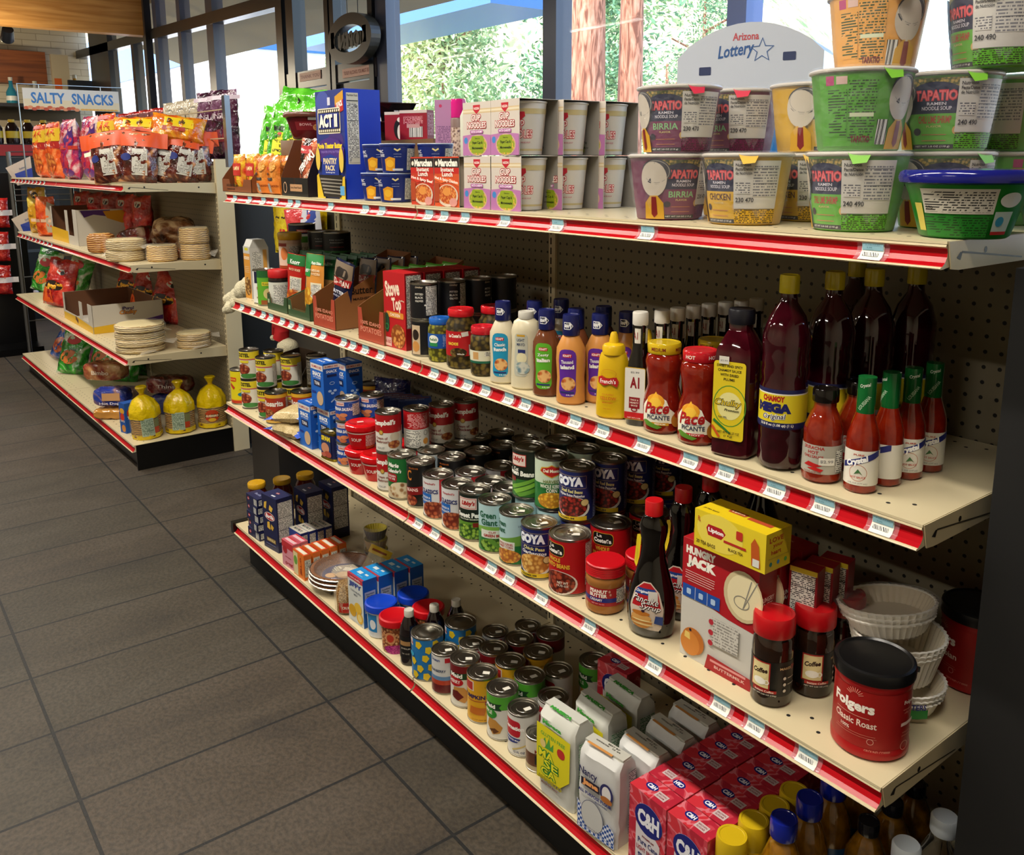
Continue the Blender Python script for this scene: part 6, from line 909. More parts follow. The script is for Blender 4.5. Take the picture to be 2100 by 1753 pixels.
def sugar():
    PK = 'foil:#b82c40:#cc5060:#d88890:9'
    m, nt, b = newmat('pink_camouflage_print'); n = N(nt, 'TexNoise', iScale=26., iDetail=.5, iDistortion=1.6); L(nt, objco(nt), n.inputs['Vector']); L(nt, ramp(nt, n.outputs[0], [(0, '#b02438'), (.46, '#c4404e'), (.53, '#d4707c'), (.6, '#c8303c')], True), b.inputs['Base Color']); b.inputs['Roughness'].default_value = .35; regmat('pinkcamo', m)
    return carton('', .088, .044, .17, 'pinkcamo', [('e', 4, 122, 66, 60, '#141c70'), ('y', 4, 122, 66, 60, 1, '#a8b0d8'), ('t', 'C&H', 4, 122, 52, '#e4e4ec', 32, 0, 0, .05), ('t', 'SINCE 1906', 8, 100, 30, '#c8c8e0', 3.5), ('t', 'BAKING HAPPINESS', 0, 146, 34, '#c8c8e0', 3.5), ('e', 28, 96, 12, 12, '#b84450'), ('p', [(-26, 0), (32, 0), (32, 88), (22, 96), (-14, 96), (-26, 106)], '#d0c8cc'), ('e', 4, 122, 66, 60, '#141c70'), ('t', 'C&H', 4, 122, 52, '#e4e4ec', 32, 0, 0, .05), ('t', 'PREMIUM', 4, 84, 28, '#7a2030', 4), ('t', 'Pure Cane', 4, 73, 48, '#24306a', 11), ('t', 'LIGHT BROWN', 4, 58, 54, '#a02c3c', 9), ('t', 'SUGAR', 4, 42, 46, '#24306a', 13, 0, 0, .04), ('r', -36, 10, 16, 20, '#b84c20')], [('r', 0, 80, 30, 80, 'np:#d0909a:#7a1c30:260')], [('e', -12, 2, 26, 18, '#141c70'), ('t', 'C&H', -12, 2, 19, '#e4e4ec', 10, 0, 0, .05), ('r', 16, -4, 24, 16, '#c8b4b4'), ('t', 'BROWN', 16, -1, 18, '#7a2838', 4), ('t', 'SUGAR', 16, -7, 18, '#7a2838', 4)], name='sugar_box')
sg = sugar()
for c_ in range(2):
    for k in range(7): put(sg, (2.0185, 2.1095)[c_]+(.001*(k % 3)), -.018+.0462*k, S4, 180 if (c_, k) == (0, 1) else (.8 if k % 2 else -.6), '%s pink brown-sugar box of the %s column, counted from the shelf edge' % (ORD[k].replace('frontmost', 'first'), ['left', 'right'][c_]), 'pink brown-sugar boxes')
put(sg, 1.686, .212, S4, 3, 'lone pink brown-sugar box standing back between the cans and the corn flour', 'pink brown-sugar boxes')
# oils
yc = jar('', [(.024, 0), (.0255, .004), (.0255, .145)], '#c8a01c:s', .0255, .044, '#c8a818:s', [('r', 0, 75, 140, 100, '#c89a14'), ('t', 'PAM', 0, 100, 30, '#b02020', 14)], name='oil_spray', cat='spray can')
for k in range(4): put(yc, 2.181, -.014+.056*k, S4, None, 'cooking spray with a tall yellow cap, %s in its row' % ORD[k], 'yellow-capped cooking sprays')
oi = jar('', [(.028, 0), (.034, .006), (.0345, .03), (.032, .05), (.0345, .07), (.0345, .14), (.032, .165), (.02, .2), (.0165, .206), (.0165, .213)], 'liq:#8a5c10:#6a4408', .0215, .03, '#10208a:g', [('r', 0, 105, 150, 60, '#c8b878'), ('r', 0, 105, 60, 60, '#2c5c98'), ('t', 'OIL', 0, 112, 36, '#f0f0e8', 16), ('r', 36, 105, 18, 50, NP)], name='oil_bottle', cat='bottle')
for k in range(4): put(oi, 2.247-.002*k, .028+.0715*k, S4, None, 'cooking oil bottle with a dark blue cap, %s in its row' % ORD[k], 'blue-capped cooking oil bottles')
ob = jar('', [(.028, 0), (.034, .006), (.0345, .14), (.032, .16), (.018, .19), (.015, .196), (.015, .2)], 'liq:#8a5c10:#5c3c08', .017, .02, '#14141a:g', [('r', 0, 90, 200, 80, '#18285c'), ('r', -20, 90, 50, 80, '#c8b838'), ('r', 30, 90, 22, 66, NP)], name='oil_bottle', cat='bottle')
for k in range(3): put(ob, 2.318, .155+.072*k, S4, None, 'cooking oil bottle with a navy and yellow label, %s from the shelf edge' % ORD[k], 'navy-labelled cooking oil bottles')
def water():
    pr = [(.034, 0), (.044, .006), (.044, .13), (.042, .16), (.03, .205), (.019, .23), (.0175, .245)]
    t = thing('vinegar_bottle', '', 'bottle'); g = G(); g.lathe(pr, 'glass:#ffffff:1.2', 36, wave=.012, nw=12); g.build('clear_bottle', t); g = G(); g.lathe([(.0195, .24), (.0205, .242), (.0205, .264), (.018, .268), (0, .268)], '#c4ccd4:s', 28); g.build('cap', t); g = G(); g.lathe([(.0445, .05), (.0445, .12)], '#c8ccc8', 36); g.f = g.f[:36]; g.mi = g.mi[:36]; g.sm = g.sm[:36]; g.build('label', t); return t
wt = water(); put(wt, 2.408, .1, S4, None, 'clear plastic bottle with a white cap at the right end, the front one', 'clear white-capped bottles'); put(wt, 2.415, .2, S4, None, 'clear plastic bottle with a white cap at the right end, the one behind', 'clear white-capped bottles')
# ------------------------------------------------------------------ top shelf: ramen, popcorn, macaroni, cup soups
def pack(label, w, h, th, spec, items, name='ramen_pack', seed=0): return bag(label, w, h, th, spec, items, name, 'packet', seed, .004, None, None, .35, 10)
t1 = tray('low brown tray of yellow and red noodle packs, left end of the top shelf', .26, .13, .112, .042, '#7a4424', '#6a3a1e', [('t', 'HOUSE CREAM', -40, 22, 100, '#1c120c', 9), ('t', 'NOODLES', -50, 10, 70, '#1c120c', 5)], [('r', 10, 80, 18, 14, '#d8d4c8')], notch=.5); put(t1, .075, .078, S1, 0)
yr = pack('', .09, .12, .03, 'foil:#c8341c:#d8a828:#e0b838:16', [('r', 0, 70, 60, 40, '#b8281c'), ('t', 'RAMEN', 0, 74, 46, '#f0e0a0', 12)])
for k in range(4): put(yr, (.02, .135, .02, .135)[k], (.05, .05, .1, .1)[k], S1+.003, 3, ['front left', 'front right', 'back left', 'back right'][k]+' yellow and red noodle pack in the low brown tray', 'noodle packs in the brown tray')
orp = pack('', .088, .116, .035, 'foil:#c8641c:#d88a38:#e0a868:14', [('r', 0, 22, 84, 36, '#d8782c'), ('t', 'Top', -22, 62, 28, '#17120e', 12, 0, 0, .05), ('t', 'Ramen', -8, 48, 50, '#17120e', 13, 0, 0, .05), ('r', -6, 20, 22, 26, 'bar:900'), ('t', 'CHICKEN', 24, 26, 30, '#7a2c10', 6), ('t', 'Ramen', -28, 22, 24, '#7a2c10', 7), ('e', 14, 84, 40, 30, 'blob:#e8c070:#d8a048:#c07828:200'), ('e', -16, 78, 22, 8, '#b83018')])
for k in range(4): put(orp, (.288, .375)[k % 2], (.024, .064)[k//2], S1, (2, -2)[k % 2], ['left', 'right'][k % 2]+' orange ramen pack of the '+['front', 'back'][k//2]+' pair', 'orange ramen packs')
tb = tray('black-fronted noodle tray with tall brown sides, marked spicy beef', .19, .1, .16, .052, '#120e0c', '#6a3a20', [('y', -68, 24, 26, 32, 3, '#c8a07c'), ('r', 12, 24, 86, 20, '#b88c64'), ('t', 'Spicy Beef Flavor', 12, 24, 78, '#2c1810', 7)], [], notch=.01, bh=.16, sc='#1c1310'); put(tb, .537, .062, S1, -1)
bk = pack('', .1, .15, .03, 'foil:#1c1210:#b8583c:#d88a60:10', [('r', -6, 118, 60, 22, '#b01820'), ('t', 'Maruchan', -6, 118, 56, '#f0e8e0', 9), ('t', 'TERIYAKI', 0, 82, 84, '#f0e8e0', 22, 42, 0, .05), ('t', 'BEEF', 12, 46, 50, '#e0c8b0', 12, 42), ('e', 14, 24, 60, 36, 'blob:#d88858:#c8704c:#a84c30:160')])
put(bk, .57, .04, S1+.012, 6, 'black and orange noodle pack leaning in the black tray, the front one', 'noodle packs in the black tray', (-4, 4)); put(bk, .555, .08, S1+.004, 4, 'black and orange noodle pack in the black tray, behind the front one', 'noodle packs in the black tray')
# popcorn box
g = G(); w, d, h = .166, .105, .28; g.box(-w/2, w/2, -d/2, d/2, 0, h, ['#0c2a90', '#1c48b8', '#1c2c78', '#0c30a8', '#0c30a8', '#0c34b4'])
g.deco(Pln((0, -d/2, 0), (1, 0, 0), (0, 0, 1)), [('e', -40, 250, 80, 60, '#3c4c9c'), ('e', 30, 150, 90, 50, '#3c2470'), ('r', -2, 252, 16, 20, '#c8c8d8'), ('p', [(34, 262), (82, 276), (82, 252), (34, 240)], '#c89020'), ('p', [(34, 240), (82, 254), (82, 226), (40, 216)], '#b02420'), ('t', '18 PACK', 60, 242, 34, '#f4e8e0', 15, 12, 0, .05), ('r', -4, 202, 132, 66, '#e8dcc0', 5), ('r', -4, 202, 126, 60, '#120f10', 3), ('r', -4, 202, 118, 40, '#1c2c80')]+[('r', -60+12*k, v, 7, 6, '#e8dcc0') for k in range(11) for v in (227, 177)]+[('t', 'ACT II', -4, 202, 108, '#f4ecdc', 34, 0, 0, .06), ('p', [(-83, 130), (-50, 152), (0, 160), (50, 152), (83, 130), (83, 100), (-83, 96)], '#43247a'), ('t', 'Movie Theater Butter', 0, 138, 146, '#f0d020', 15, 0, 0, .05), ('t', 'THEATER STYLE BUTTER', 0, 122, 110, '#8a70c0', 6), ('p', [(-50, 106), (0, 116), (50, 106), (50, 60), (-50, 60)], '#14328c'), ('t', 'PANTRY', 0, 98, 80, '#f0d8a0', 16, 0, 0, .03), ('t', 'PACK', 0, 80, 56, '#f0d8a0', 14, 0, 0, .03), ('t', 'See through box', 0, 68, 54, '#d8d8e8', 5), ('p', [(-83, 0), (-83, 60), (-70, 66), (-34, 0)], '#d8b428'), ('p', [(83, 0), (83, 60), (70, 56), (50, 0)], '#d8b428'), ('p', [(-70, 62), (72, 62), (60, 4), (-46, 4)], '#1a1512')]+[('p', [(-62+5*k, 52-9*k+2), (66, 50-9*k), (66, 47.5-9*k), (-62+5*k, 49-9*k)], '#8a8478') for k in range(5)]+[('e', -70, 104, 26, 60, '#d8b848'), ('e', 68, 100, 26, 64, '#d8b848'), ('r', 68, 22, 24, 24, '#5aa0d0')])
g.deco(Pln((w/2, 0, 0), (0, 1, 0), (0, 0, 1)), [('r', -28, 180, 34, 180, '#c4c0b0'), ('t', 'Nutrition Facts', -28, 264, 30, '#161616', 6), ('r', -28, 170, 30, 150, NPF), ('r', -28, 250, 32, 2.5, '#161616'), ('r', -28, 200, 32, 1.5, '#161616'), ('t', '150', -20, 236, 12, '#161616', 6), ('r', -24, 100, 22, 12, '#c4c0b0')])
o = tag(g.build('popcorn_box'), 'tall blue popcorn box with a torn-open window low on its front', 'box'); o.location = (.76, .0745, S1+.0005)
# popcorn bags visible in the opening are part of the print; macaroni cups
def mac():
    t = thing('macaroni_cup', '', 'cup'); g = G(); g.lathe([(.034, 0), (.036, .002), (.0425, .062), (.0435, .063), (.0435, .066), (.042, .067)], '#10246c:s', 36); g.build('cup_body', t); g = G(); g.lathe([(.0425, .0665), (.0435, .0675), (.043, .069), (0, .069)], '#b8c4d4:s', 36); g.build('foil_lid', t)
    g = G(); c = Cyl(lambda z: .036+.0065*z/.062, .04); c.vs = [.03]; g.deco(c, [('p', [(-34, 6), (-8, 4), (-6, 34), (-20, 38), (-34, 32)], '#d89420'), ('e', -20, 22, 20, 18, '#e8b030'), ('t', 'MAC', -46, 50, 18, '#e0e0e8', 8), ('t', '&CHEESE', -44, 41, 20, '#e0e0e8', 6), ('p', [(-6, 58), (0, 54), (6, 58), (8, 55), (0, 50), (-8, 55)], '#e0d090'), ('t', 'unanimously', 0, 44, 18, '#a0a8c8', 2.5), ('t', 'preferred', 0, 38, 16, '#a0a8c8', 2.5), ('r', 0, 8, 26, 5, '#c8ccd8'), ('r', 38, 32, 30, 50, '#b4b4ac'), ('r', 38, 32, 26, 46, NP)], .0004); g.build('printed_wrap', t); return t
mk = mac()
for i, (x, y, z, w) in enumerate(((1.055, .045, 0, 'lower front macaroni cup next to the soup cards'), (.945, .058, 0, 'lower macaroni cup half hidden by the popcorn box'), (1.065, .047, 1, 'upper front macaroni cup next to the soup cards'), (.955, .06, 1, 'upper macaroni cup half hidden by the popcorn box'), (1.12, .12, 1, 'upper macaroni cup furthest back, peeking over the soup cards'), (1.12, .122, 0, 'lower macaroni cup furthest back, below the peeking one'))): put(mk, x, y, S1+.0695*z, None, w, 'navy macaroni cups')
# soup cards
def sleeve(front, cup, card='#c8c4b8', inner='#a8a49a', w=.094, h=.106, items=()):
    t = thing('cup_soup', '', 'cup soup'); g = G(); g.lathe([(.034, .001), (.0345, .003), (.0435, .098), (.0455, .1), (.0455, .102), (.043, .103), (0, .103)], cup, 36); g.build('foam_cup', t)
    g = G(); g.deco(Cyl(lambda z: .0342+.0095*(z-.003)/.095, .041), items, .0004, 30, 0); g.build('cup_print', t) if items else None
    g = G(); k = .0007
    g.box(-w/2, w/2, -.0475, -.0475+k, 0, h, [card, card, card, inner, card, card]); g.box(-w/2, w/2, .0475-k, .0475, 0, h, [card, card, inner, card, card, card]); g.box(-w/2, w/2, -.0475, .0475, h-k, h, [inner, card, card, card, card, card])
    g.deco(Pln((0, -.0475, 0), (1, 0, 0), (0, 0, 1)), front); g.build('card_sleeve', t); return t
def maru(word, col, c2):
    return sleeve([('r', 0, 53, 94, 106, col), ('p', [(-47, 70), (47, 70), (47, 104), (-47, 104)], '#b81c14'), ('r', 0, 93, 94, 20, '#1c1614'), ('e', -38, 92, 13, 13, '#e8dcc8'), ('y', -38, 92, 13, 13, 1.5, '#1c1614'), ('t', 'Maruchan', 6, 93, 72, '#f4ece0', 16, 0, 0, .05), ('t', 'Instant', 4, 79, 50, '#f4e8dc', 9, 0, 0, .03), ('t', 'Lunch', 4, 69, 40, '#f4e8dc', 10, 0, 0, .03), ('p', [(-47, 66), (-20, 58), (10, 62), (47, 52), (47, 44), (10, 54), (-20, 50), (-47, 58)], c2), ('t', word, 0, 56, 88, '#f8f0e4', 8, -7, 0, .03), ('e', 4, 24, 80, 48, '#d0bca8'), ('e', 4, 26, 68, 40, 'blob:#d87838:#e0a058:#b04c20:180'), ('e', 2, 32, 30, 18, '#d88c40'), ('e', 26, 10, 30, 18, '#d09088'), ('r', -36, 30, 20, 40, '#a8401c')], '#c8b8a4')
m1, m2 = maru('Hot & Spicy Beef', '#b8341c', '#c8301c'), maru('Hot & Spicy Chicken', '#c84c20', '#e0642c')
put(m1, 1.236, .057, S1, 1, 'red instant lunch card sleeve marked hot and spicy beef'); put(m2, 1.337, .056, S1, 1, 'orange-red instant lunch card sleeve marked hot and spicy chicken')
CUPN = [('b', 78, 88, '#b8a878'), ('b', 8, 12, '#b8a878'), ('t', 'CUP', -8, 58, 32, '#c02838', 20, 0, 0, .07), ('t', 'NOODLES', -6, 40, 62, '#c02838', 17, 0, 0, .07), ('t', 'CUP', -8, 58, 30, '#e8e0d8', 17, 0, 0, .0), ('t', 'NOODLES', -6, 40, 60, '#e8e0d8', 14, 0, 0, .0), ('p', [(-8, 82), (8, 82), (9, 74), (0, 66), (-9, 74)], '#b8182c'), ('t', 'VERY MUCH MORE SOUP', 0, 24, 40, '#b86a78', 3)]
ns = sleeve([('r', 0, 53, 94, 106, '#c8beb4'), ('r', 0, 88, 94, 9, '#c8b088'), ('r', 0, 88, 94, 4, '#d8ccb0'), ('p', [(-12, 100), (12, 100), (11, 90), (0, 82), (-11, 90)], '#b8182c'), ('t', 'NISSIN', 0, 93, 18, '#e8d8d0', 5), ('t', 'CUP', -2, 75, 34, '#a81c28', 15, 0, 0, .09), ('t', 'NOODLES', 0, 60, 66, '#a81c28', 15, 0, 0, .09), ('t', 'CUP', -2, 75, 31, '#f0e4dc', 12, 0, 0, .02), ('t', 'NOODLES', 0, 60, 63, '#f0e4dc', 12, 0, 0, .02), ('r', 0, 47, 44, 7, '#a85c98', 3), ('t', 'WITH SHRIMP', 0, 47, 38, '#f0e0f0', 4.5), ('p', [(-47, 0), (47, 0), (47, 40), (20, 42), (-20, 42), (-47, 40)], '#b070a4'), ('e', -36, 30, 13, 13, '#3c80c0'), ('e', 4, 20, 66, 42, '#c8a890'), ('e', 4, 20, 60, 38, 'blob:#d8b838:#c87c5c:#8aa02c:200'), ('r', 4, 22, 42, 34, '#8a9c1c', 6), ('t', 'Now in a', 4, 34, 16, '#182410', 3), ('t', 'Paper Cup &', 4, 25, 34, '#182410', 7), ('t', 'Microwaveable', 4, 15, 36, '#182410', 5)], '#c4bfb6', '#c8c2b8', '#8e8a84', items=CUPN)
for i in range(2):
    for j in range(3):
        for k in range(2): put(ns, 1.449+.0975*i+.014*j, .058+.0965*j, S1+.1075*k, (0, 1.5, -1)[(i+j+k) % 3], '%s shrimp noodle cup in the %s column, %s row' % (['lower', 'upper'][k], ['left', 'right'][i], ['front', 'middle', 'back'][j]), 'shrimp noodle cups in card sleeves')
# big ramen bowls in clear wrap
NPB = [('r', 44, 60, 66, 70, '#c4c0ba'), ('t', 'Nutrition', 24, 89, 20, '#2a2a30', 4.5), ('t', 'Facts/Datos', 25, 83, 22, '#2a2a30', 4.5), ('t', 'de Nutrición', 25, 77, 22, '#2a2a30', 4.5), ('r', 56, 66, 36, 46, 'np:#c4c0ba:#6a6a74:240'), ('r', 24, 56, 20, 18, 'np:#c4c0ba:#50505c:300'), ('r', 56, 84, 36, .8, '#50505c'), ('r', 56, 62, 36, .8, '#50505c')]
def ramen(top, body, flav, fl2, fc, face, cals='230 470', back=False):
    t = thing('ramen_bowl', '', 'bowl'); pr = [(.05, 0), (.052, .002), (.0565, .03), (.0655, .1), (.0665, .102)]
    g = G(); g.lathe(pr, body, 48); g.build('bowl_body', t); g = G(); g.lathe([(.066, .1), (.069, .1015), (.0695, .1035), (.068, .1055), (.0655, .1065), (0, .106)], '#bab4ac:s', 48); g.add([(.02, -.066, .1045), (.045, -.05, .1045), (.045, -.062, .092), (.03, -.07, .09)], [[0, 1, 2, 3]], fc); g.build('foil_lid', t)
    f = prof_fn(pr); c = Cyl(f, .06); c.vs = [.03, .06, .08]; g = G(); it = []
    if back: it = [('r', -14, 52, 96, 92, body), ('r', -44, 90, 12, 12, '#a8306a'), ('r', -28, 90, 14, 10, '#c8a8a0'), ('r', -34, 48, 26, 60, 'np:%s:#1c3c14:280' % body), ('r', -2, 52, 34, 76, 'np:%s:#1c3c14:280' % body), ('r', -2, 46, 30, 5, '#c8d0b0'), ('t', 'TAPATIO', -2, 15, 26, '#6a1414', 9, 0, 0, .05), ('r', 26, 24, 15, 32, 'bar:600')]
    else: it = [('r', -16, 84, 76, 26, 'blob:#7a6a30:#b89848:#3c4420:220'), ('e', -16, 70, 76, 44, '#10183c'), ('r', -16, 60, 76, 22, '#10183c'), ('t', 'TAPATIO', -16, 74, 54, '#c0303c', 15, 0, 0, .07), ('t', 'TAPATIO', -16, 74, 52, '#d86068', 12, 0, 0, .0), ('t', 'RAMEN', -14, 63, 24, '#c8c4d0', 4), ('t', 'NOODLE SOUP', -14, 57, 38, '#c8c4d0', 5), ('r', -16, 26, 76, 48, body), ('t', flav, -16, 42, 44, fl2, 10, 0, 0, .02), ('t', 'FLAVOR', -16, 33, 20, '#c8b070', 3), ('e', 14, 28, 12, 12, '#c8a060'), ('e', -40, 26, 12, 10, '#1c1428'), ('r', -16, 22, 34, 1, '#b06a40'), ('r', -16, 14, 34, 1, '#b06a40'), ('r', -18, 6, 60, 6, '#14121c'), ('t', 'NET WT 3.8 OZ (110 g)', -18, 6, 50, '#c8c4c0', 3)]+NPB+[('t', cals, 27, 38, 26, '#202028', 7), ('r', 44, 14, 64, 20, 'np:%s:#2c2420:380' % body)]
    u = face; it += [('e', u+4, 78, 46, 40, '#2c2c38'), ('y', u+4, 78, 42, 36, 1, '#9a948c'), ('e', u, 66, 42, 56, '#c0b6a8'), ('p', [(u-18, 2), (u+18, 2), (u+16, 28), (u+6, 40), (u-6, 40), (u-16, 28)], '#c8982c'), ('p', [(u-4, 38), (u+4, 38), (u+6, 10), (u, 4), (u-5, 10)], '#7a1c1c')]
    g.deco(c, it, .0005); g.build('printed_wrap', t)
    g = G(); g.lathe([(.0545, .002), (.06, .03), (.0705, .1), (.071, .107), (.066, .109)], 'film:#ffffff:0.07', 48, wave=.006, nw=9); g.f = g.f[:192]; g.mi = g.mi[:192]; g.sm = g.sm[:192]; g.build('clear_wrap', t); return t
rb1 = ramen('', '#6a1c48', 'BIRRIA', '#7ab078', '#c83048', -62); rch = ramen('', '#c89c1c', 'CHICKEN', '#4c1c14', '#d8a820', -70); rcl = ramen('', '#58a028', 'CHILI LIME SHRIMP', '#a82c20', '#78b838', -66, '240 490'); rgb = ramen('', '#4c9428', '', '', '#78b838', 52, back=True); ryb = ramen('', '#d09440', '', '', '#d8a040', 46, back=True)
for f, x, y, z, w, a in ((rb1, 1.922, .072, 0, 'lower birria ramen bowl at the shelf edge, left end of the bowls', 36), (rb1, 1.936, .075, 1, 'upper birria ramen bowl, left end of the bowls', -6), (rb1, 1.94, .222, 0, 'lower birria ramen bowl in the back row', 10), (rb1, 1.945, .222, 1, 'upper birria ramen bowl in the back row', -28), (rch, 2.084, .07, 0, 'yellow chicken ramen bowl at the shelf edge', -28), (rch, 2.1, .215, 0, 'lower orange-yellow ramen bowl in the back row', -30), (rch, 2.095, .215, 1, 'upper yellow ramen bowl showing its cream oval, second from the left in the back', 50), (rcl, 2.262, .082, 0, 'lower chili lime ramen bowl at the shelf edge', -28), (rgb, 2.262, .078, 1, 'upper green ramen bowl turned to show its back, above the chili lime bowl', 4), (rcl, 2.31, .22, 0, 'lower green ramen bowl behind the chili lime bowl', 20), (rcl, 2.31, .22, 1, 'upper chili lime ramen bowl just right of the turned green one', 0), (rgb, 2.33, .36, 0, 'lower green ramen bowl at the far back right', 60), (rcl, 2.33, .36, 1, 'upper green ramen bowl at the far back right', -55), (ryb, 2.235, .15, 2, 'orange-backed ramen bowl balanced on the third tier', -4), (rcl, 2.365, .235, 2, 'green ramen bowl on the third tier, highest at the right, nutrition side showing', -42)):
    put(f, x, y, S1+.1072*z, (a,), w, 'stacked ramen bowls')
def gbowl(body, lid, it, label):
    t = thing('noodle_bowl', label, 'bowl'); pr = [(.048, 0), (.052, .003), (.06, .03), (.068, .055), (.074, .068)]; g = G(); g.lathe(pr, body, 48); g.build('bowl_body', t); g = G(); g.lathe([(.074, .066), (.0795, .068), (.081, .074), (.0795, .08), (.076, .083), (0, .085)], lid, 48); g.build('lid', t); f = prof_fn(pr); c = Cyl(f, .064); c.vs = [p[1] for p in pr]; g = G(); g.deco(c, it, .0006); g.build('printed_wrap', t); return t
put(gbowl('#127018:s', '#181c70:g', [('r', -10, 46, 86, 30, '#c4c0b4'), ('r', -10, 46, 80, 26, 'np:#c4c0b4:#303030:330'), ('t', '370', -44, 38, 10, '#202020', 4), ('r', -12, 16, 84, 26, 'np:#127018:#0a3c0c:330'), ('r', -62, 26, 14, 34, '#c8b850'), ('e', 52, 48, 30, 18, '#c8c8c0'), ('r', 48, 20, 26, 28, '#a8b8b0'), ('r', 48, 8, 26, 4, '#a01c18'), ('e', 44, 22, 12, 12, '#2c80a0')], 'wide green noodle bowl with a dark blue lid, right end of the top shelf'), 2.415, .082, S1)
put(gbowl('#2c6a24:s', '#8a3c24:s', [('r', 0, 36, 120, 44, '#5c1414'), ('t', 'BOWL', -20, 48, 40, '#a02c34', 12), ('t', 'NOODLES', -10, 34, 60, '#b83c40', 12)], 'dark red and green noodle bowl half hidden at the right edge'), 2.47, .26, S1)
# things behind on the window-side of the top shelf
rbw = gbowl('#5c141c:g', '#5c3024:s', [('r', 0, 40, 90, 26, '#7a1c24'), ('e', 24, 36, 24, 20, 'blob:#c87838:#8a3c1c:#d8a060:200'), ('t', 'BOWL', -10, 44, 40, '#d0a0a0', 8), ('r', 10, 62, 26, 8, '#b8b4a8')], 'red noodle bowl between the green bags and the popcorn box'); put(rbw, .245, .2, S1+.168)
g = G(); g.rbox(-.09, .09, -.07, .07, 0, .165, '#6a4a2c', .002); o = tag(g.build('carton'), 'brown carton under the red noodle bowl behind the black tray', 'box'); o.location = (.24, .21, S1+.0005)
blk = thing('black_tray_bowl', '', 'bowl'); g = G(); g.add([(-.05, -.04, 0), (.05, -.04, 0), (.05, .04, 0), (-.05, .04, 0), (-.075, -.06, .05), (.075, -.06, .05), (.075, .06, .05), (-.075, .06, .05)], [[0, 3, 2, 1], [0, 1, 5, 4], [1, 2, 6, 5], [2, 3, 7, 6], [3, 0, 4, 7]], '#141012:g'); g.build('bowl_body', blk); g = G(); g.box(-.08, .08, -.065, .065, .05, .0525, '#3a2c2c:g'); g.build('film_lid', blk); g = G(); g.deco(Pln((.0626, 0, .025), (0, 1, 0), (0, 0, 1)), [('r', 0, 0, 14, 12, '#c8c4c0')], .004); g.build('label', blk)
for k in range(2): put(blk, .6, .285, S1+.157+.0535*k, -6, ['lower', 'upper'][k]+' black tray bowl behind the tall popcorn box', 'black tray bowls')
g = G(); g.box(-.17, .3, -.08, .075, 0, .155, '#7a5a3a'); o = tag(g.build('carton'), 'long brown carton carrying the bowls and dog treat boxes at the back', 'box'); o.location = (.66, .295, S1+.0005)
def dogbox(label, it): return carton(label, .085, .04, .078, '#8a1424', [('r', 0, 74, 85, 8, '#c8bcb4')]+it, [('r', 0, 40, 34, 60, 'np:#8a1424:#d8a0a8:300')])
a = dogbox('maroon treat box with a black and white dog picture', [('e', 4, 30, 34, 56, '#14100f'), ('e', 6, 22, 16, 40, '#d8d0c8'), ('e', 8, 56, 20, 14, '#d8d0c8'), ('r', 26, 66, 20, 6, '#e0c8c0')]); put(a, .72, .262, S1+.156, 30)
a = dogbox('maroon treat box with a barcode', [('r', 8, 20, 42, 28, 'bar:700'), ('r', 0, 52, 60, 20, 'np:#8a1424:#d8a0a8:300'), ('r', 0, 36, 40, 10, '#b88a8a')]); put(a, .815, .255, S1+.156, 30)
a = carton('tall mauve carton behind the navy macaroni cup', .05, .03, .25, '#a878a0', [('r', 0, 120, 40, 130, 'np:#a878a0:#6a4470:260'), ('e', -10, 235, 8, 8, '#b8305c')], []); put(a, 1.0, .23, S1, 42)
a = jar('slim bottle with a bright pink cap behind the noodle cups', [(.018, 0), (.02, .003), (.02, .2), (.017, .205)], '#6a5048', .019, .045, '#c81c78:g', [('r', 0, 120, 60, 120, 'blob:#8a6a50:#4c3048:#c8b0a0:150')], name='spray_bottle', cat='bottle'); put(a, 1.05, .235, S1)
a = jar('pale bottle standing just left of the noodle cups', [(.02, 0), (.022, .003), (.022, .2), (.015, .215)], '#b8b8a8', .014, .012, '#c8c8c0', [('r', 0, 90, 30, 120, 'np:#b8b8a8:#6a8a8a:300')], name='spray_bottle', cat='bottle'); put(a, 1.2, .165, S1)
# green burrito chip bags standing behind the trays
gb = bag('', .15, .29, .05, 'foil:#3c9c1c:#5cc02c:#78d04c:7', [('p', [(-28, 190), (44, 190), (36, 60), (-22, 60)], '#d8d428'), ('t', 'BURRITO', 6, 204, 74, '#1a1a12', 18, 0, 0, .05), ('t', "JUST A", 6, 176, 44, '#1a1a12', 10, 0, 0, .03), ('t', "ROLL'D", 6, 160, 46, '#1a1a12', 10, 0, 0, .03), ('t', 'CHILE', 6, 144, 44, '#1a1a12', 10, 0, 0, .03), ('t', 'LEMON', 6, 128, 46, '#1a1a12', 10, 0, 0, .03), ('t', 'EXTRA', 6, 112, 42, '#1a1a12', 8), ('t', 'CRUNCHY', 6, 98, 50, '#1a1a12', 9), ('e', 4, 186, 22, 10, '#b83018'), ('e', 6, 50, 44, 16, '#b82c18'), ('e', -50, 250, 14, 22, '#d8e8c8')], seed=2, cr=.008)
for k, (x, y, a) in enumerate(((-.105, .2, 16), (-.0, .185, 12), (.09, .2, 14), (.165, .215, 10), (.27, .32, 12))): put(gb, x, y, S1+.006, a+8, 'lime green rolled chip bag, %s from the left' % ORD[k].replace('frontmost', 'first'), 'lime green chip bags', (-10, 4))
gl2 = bag('lime green chip bag slumped across the tops of the standing ones', .26, .1, .06, 'foil:#3c9c1c:#5cc02c:#78d04c:7', [('r', 30, 50, 30, 16, '#1a1a12', 0, -30)], seed=7, cr=.01); put(gl2, .03, .25, S1+.25, 10, tilt=(-20, 6))
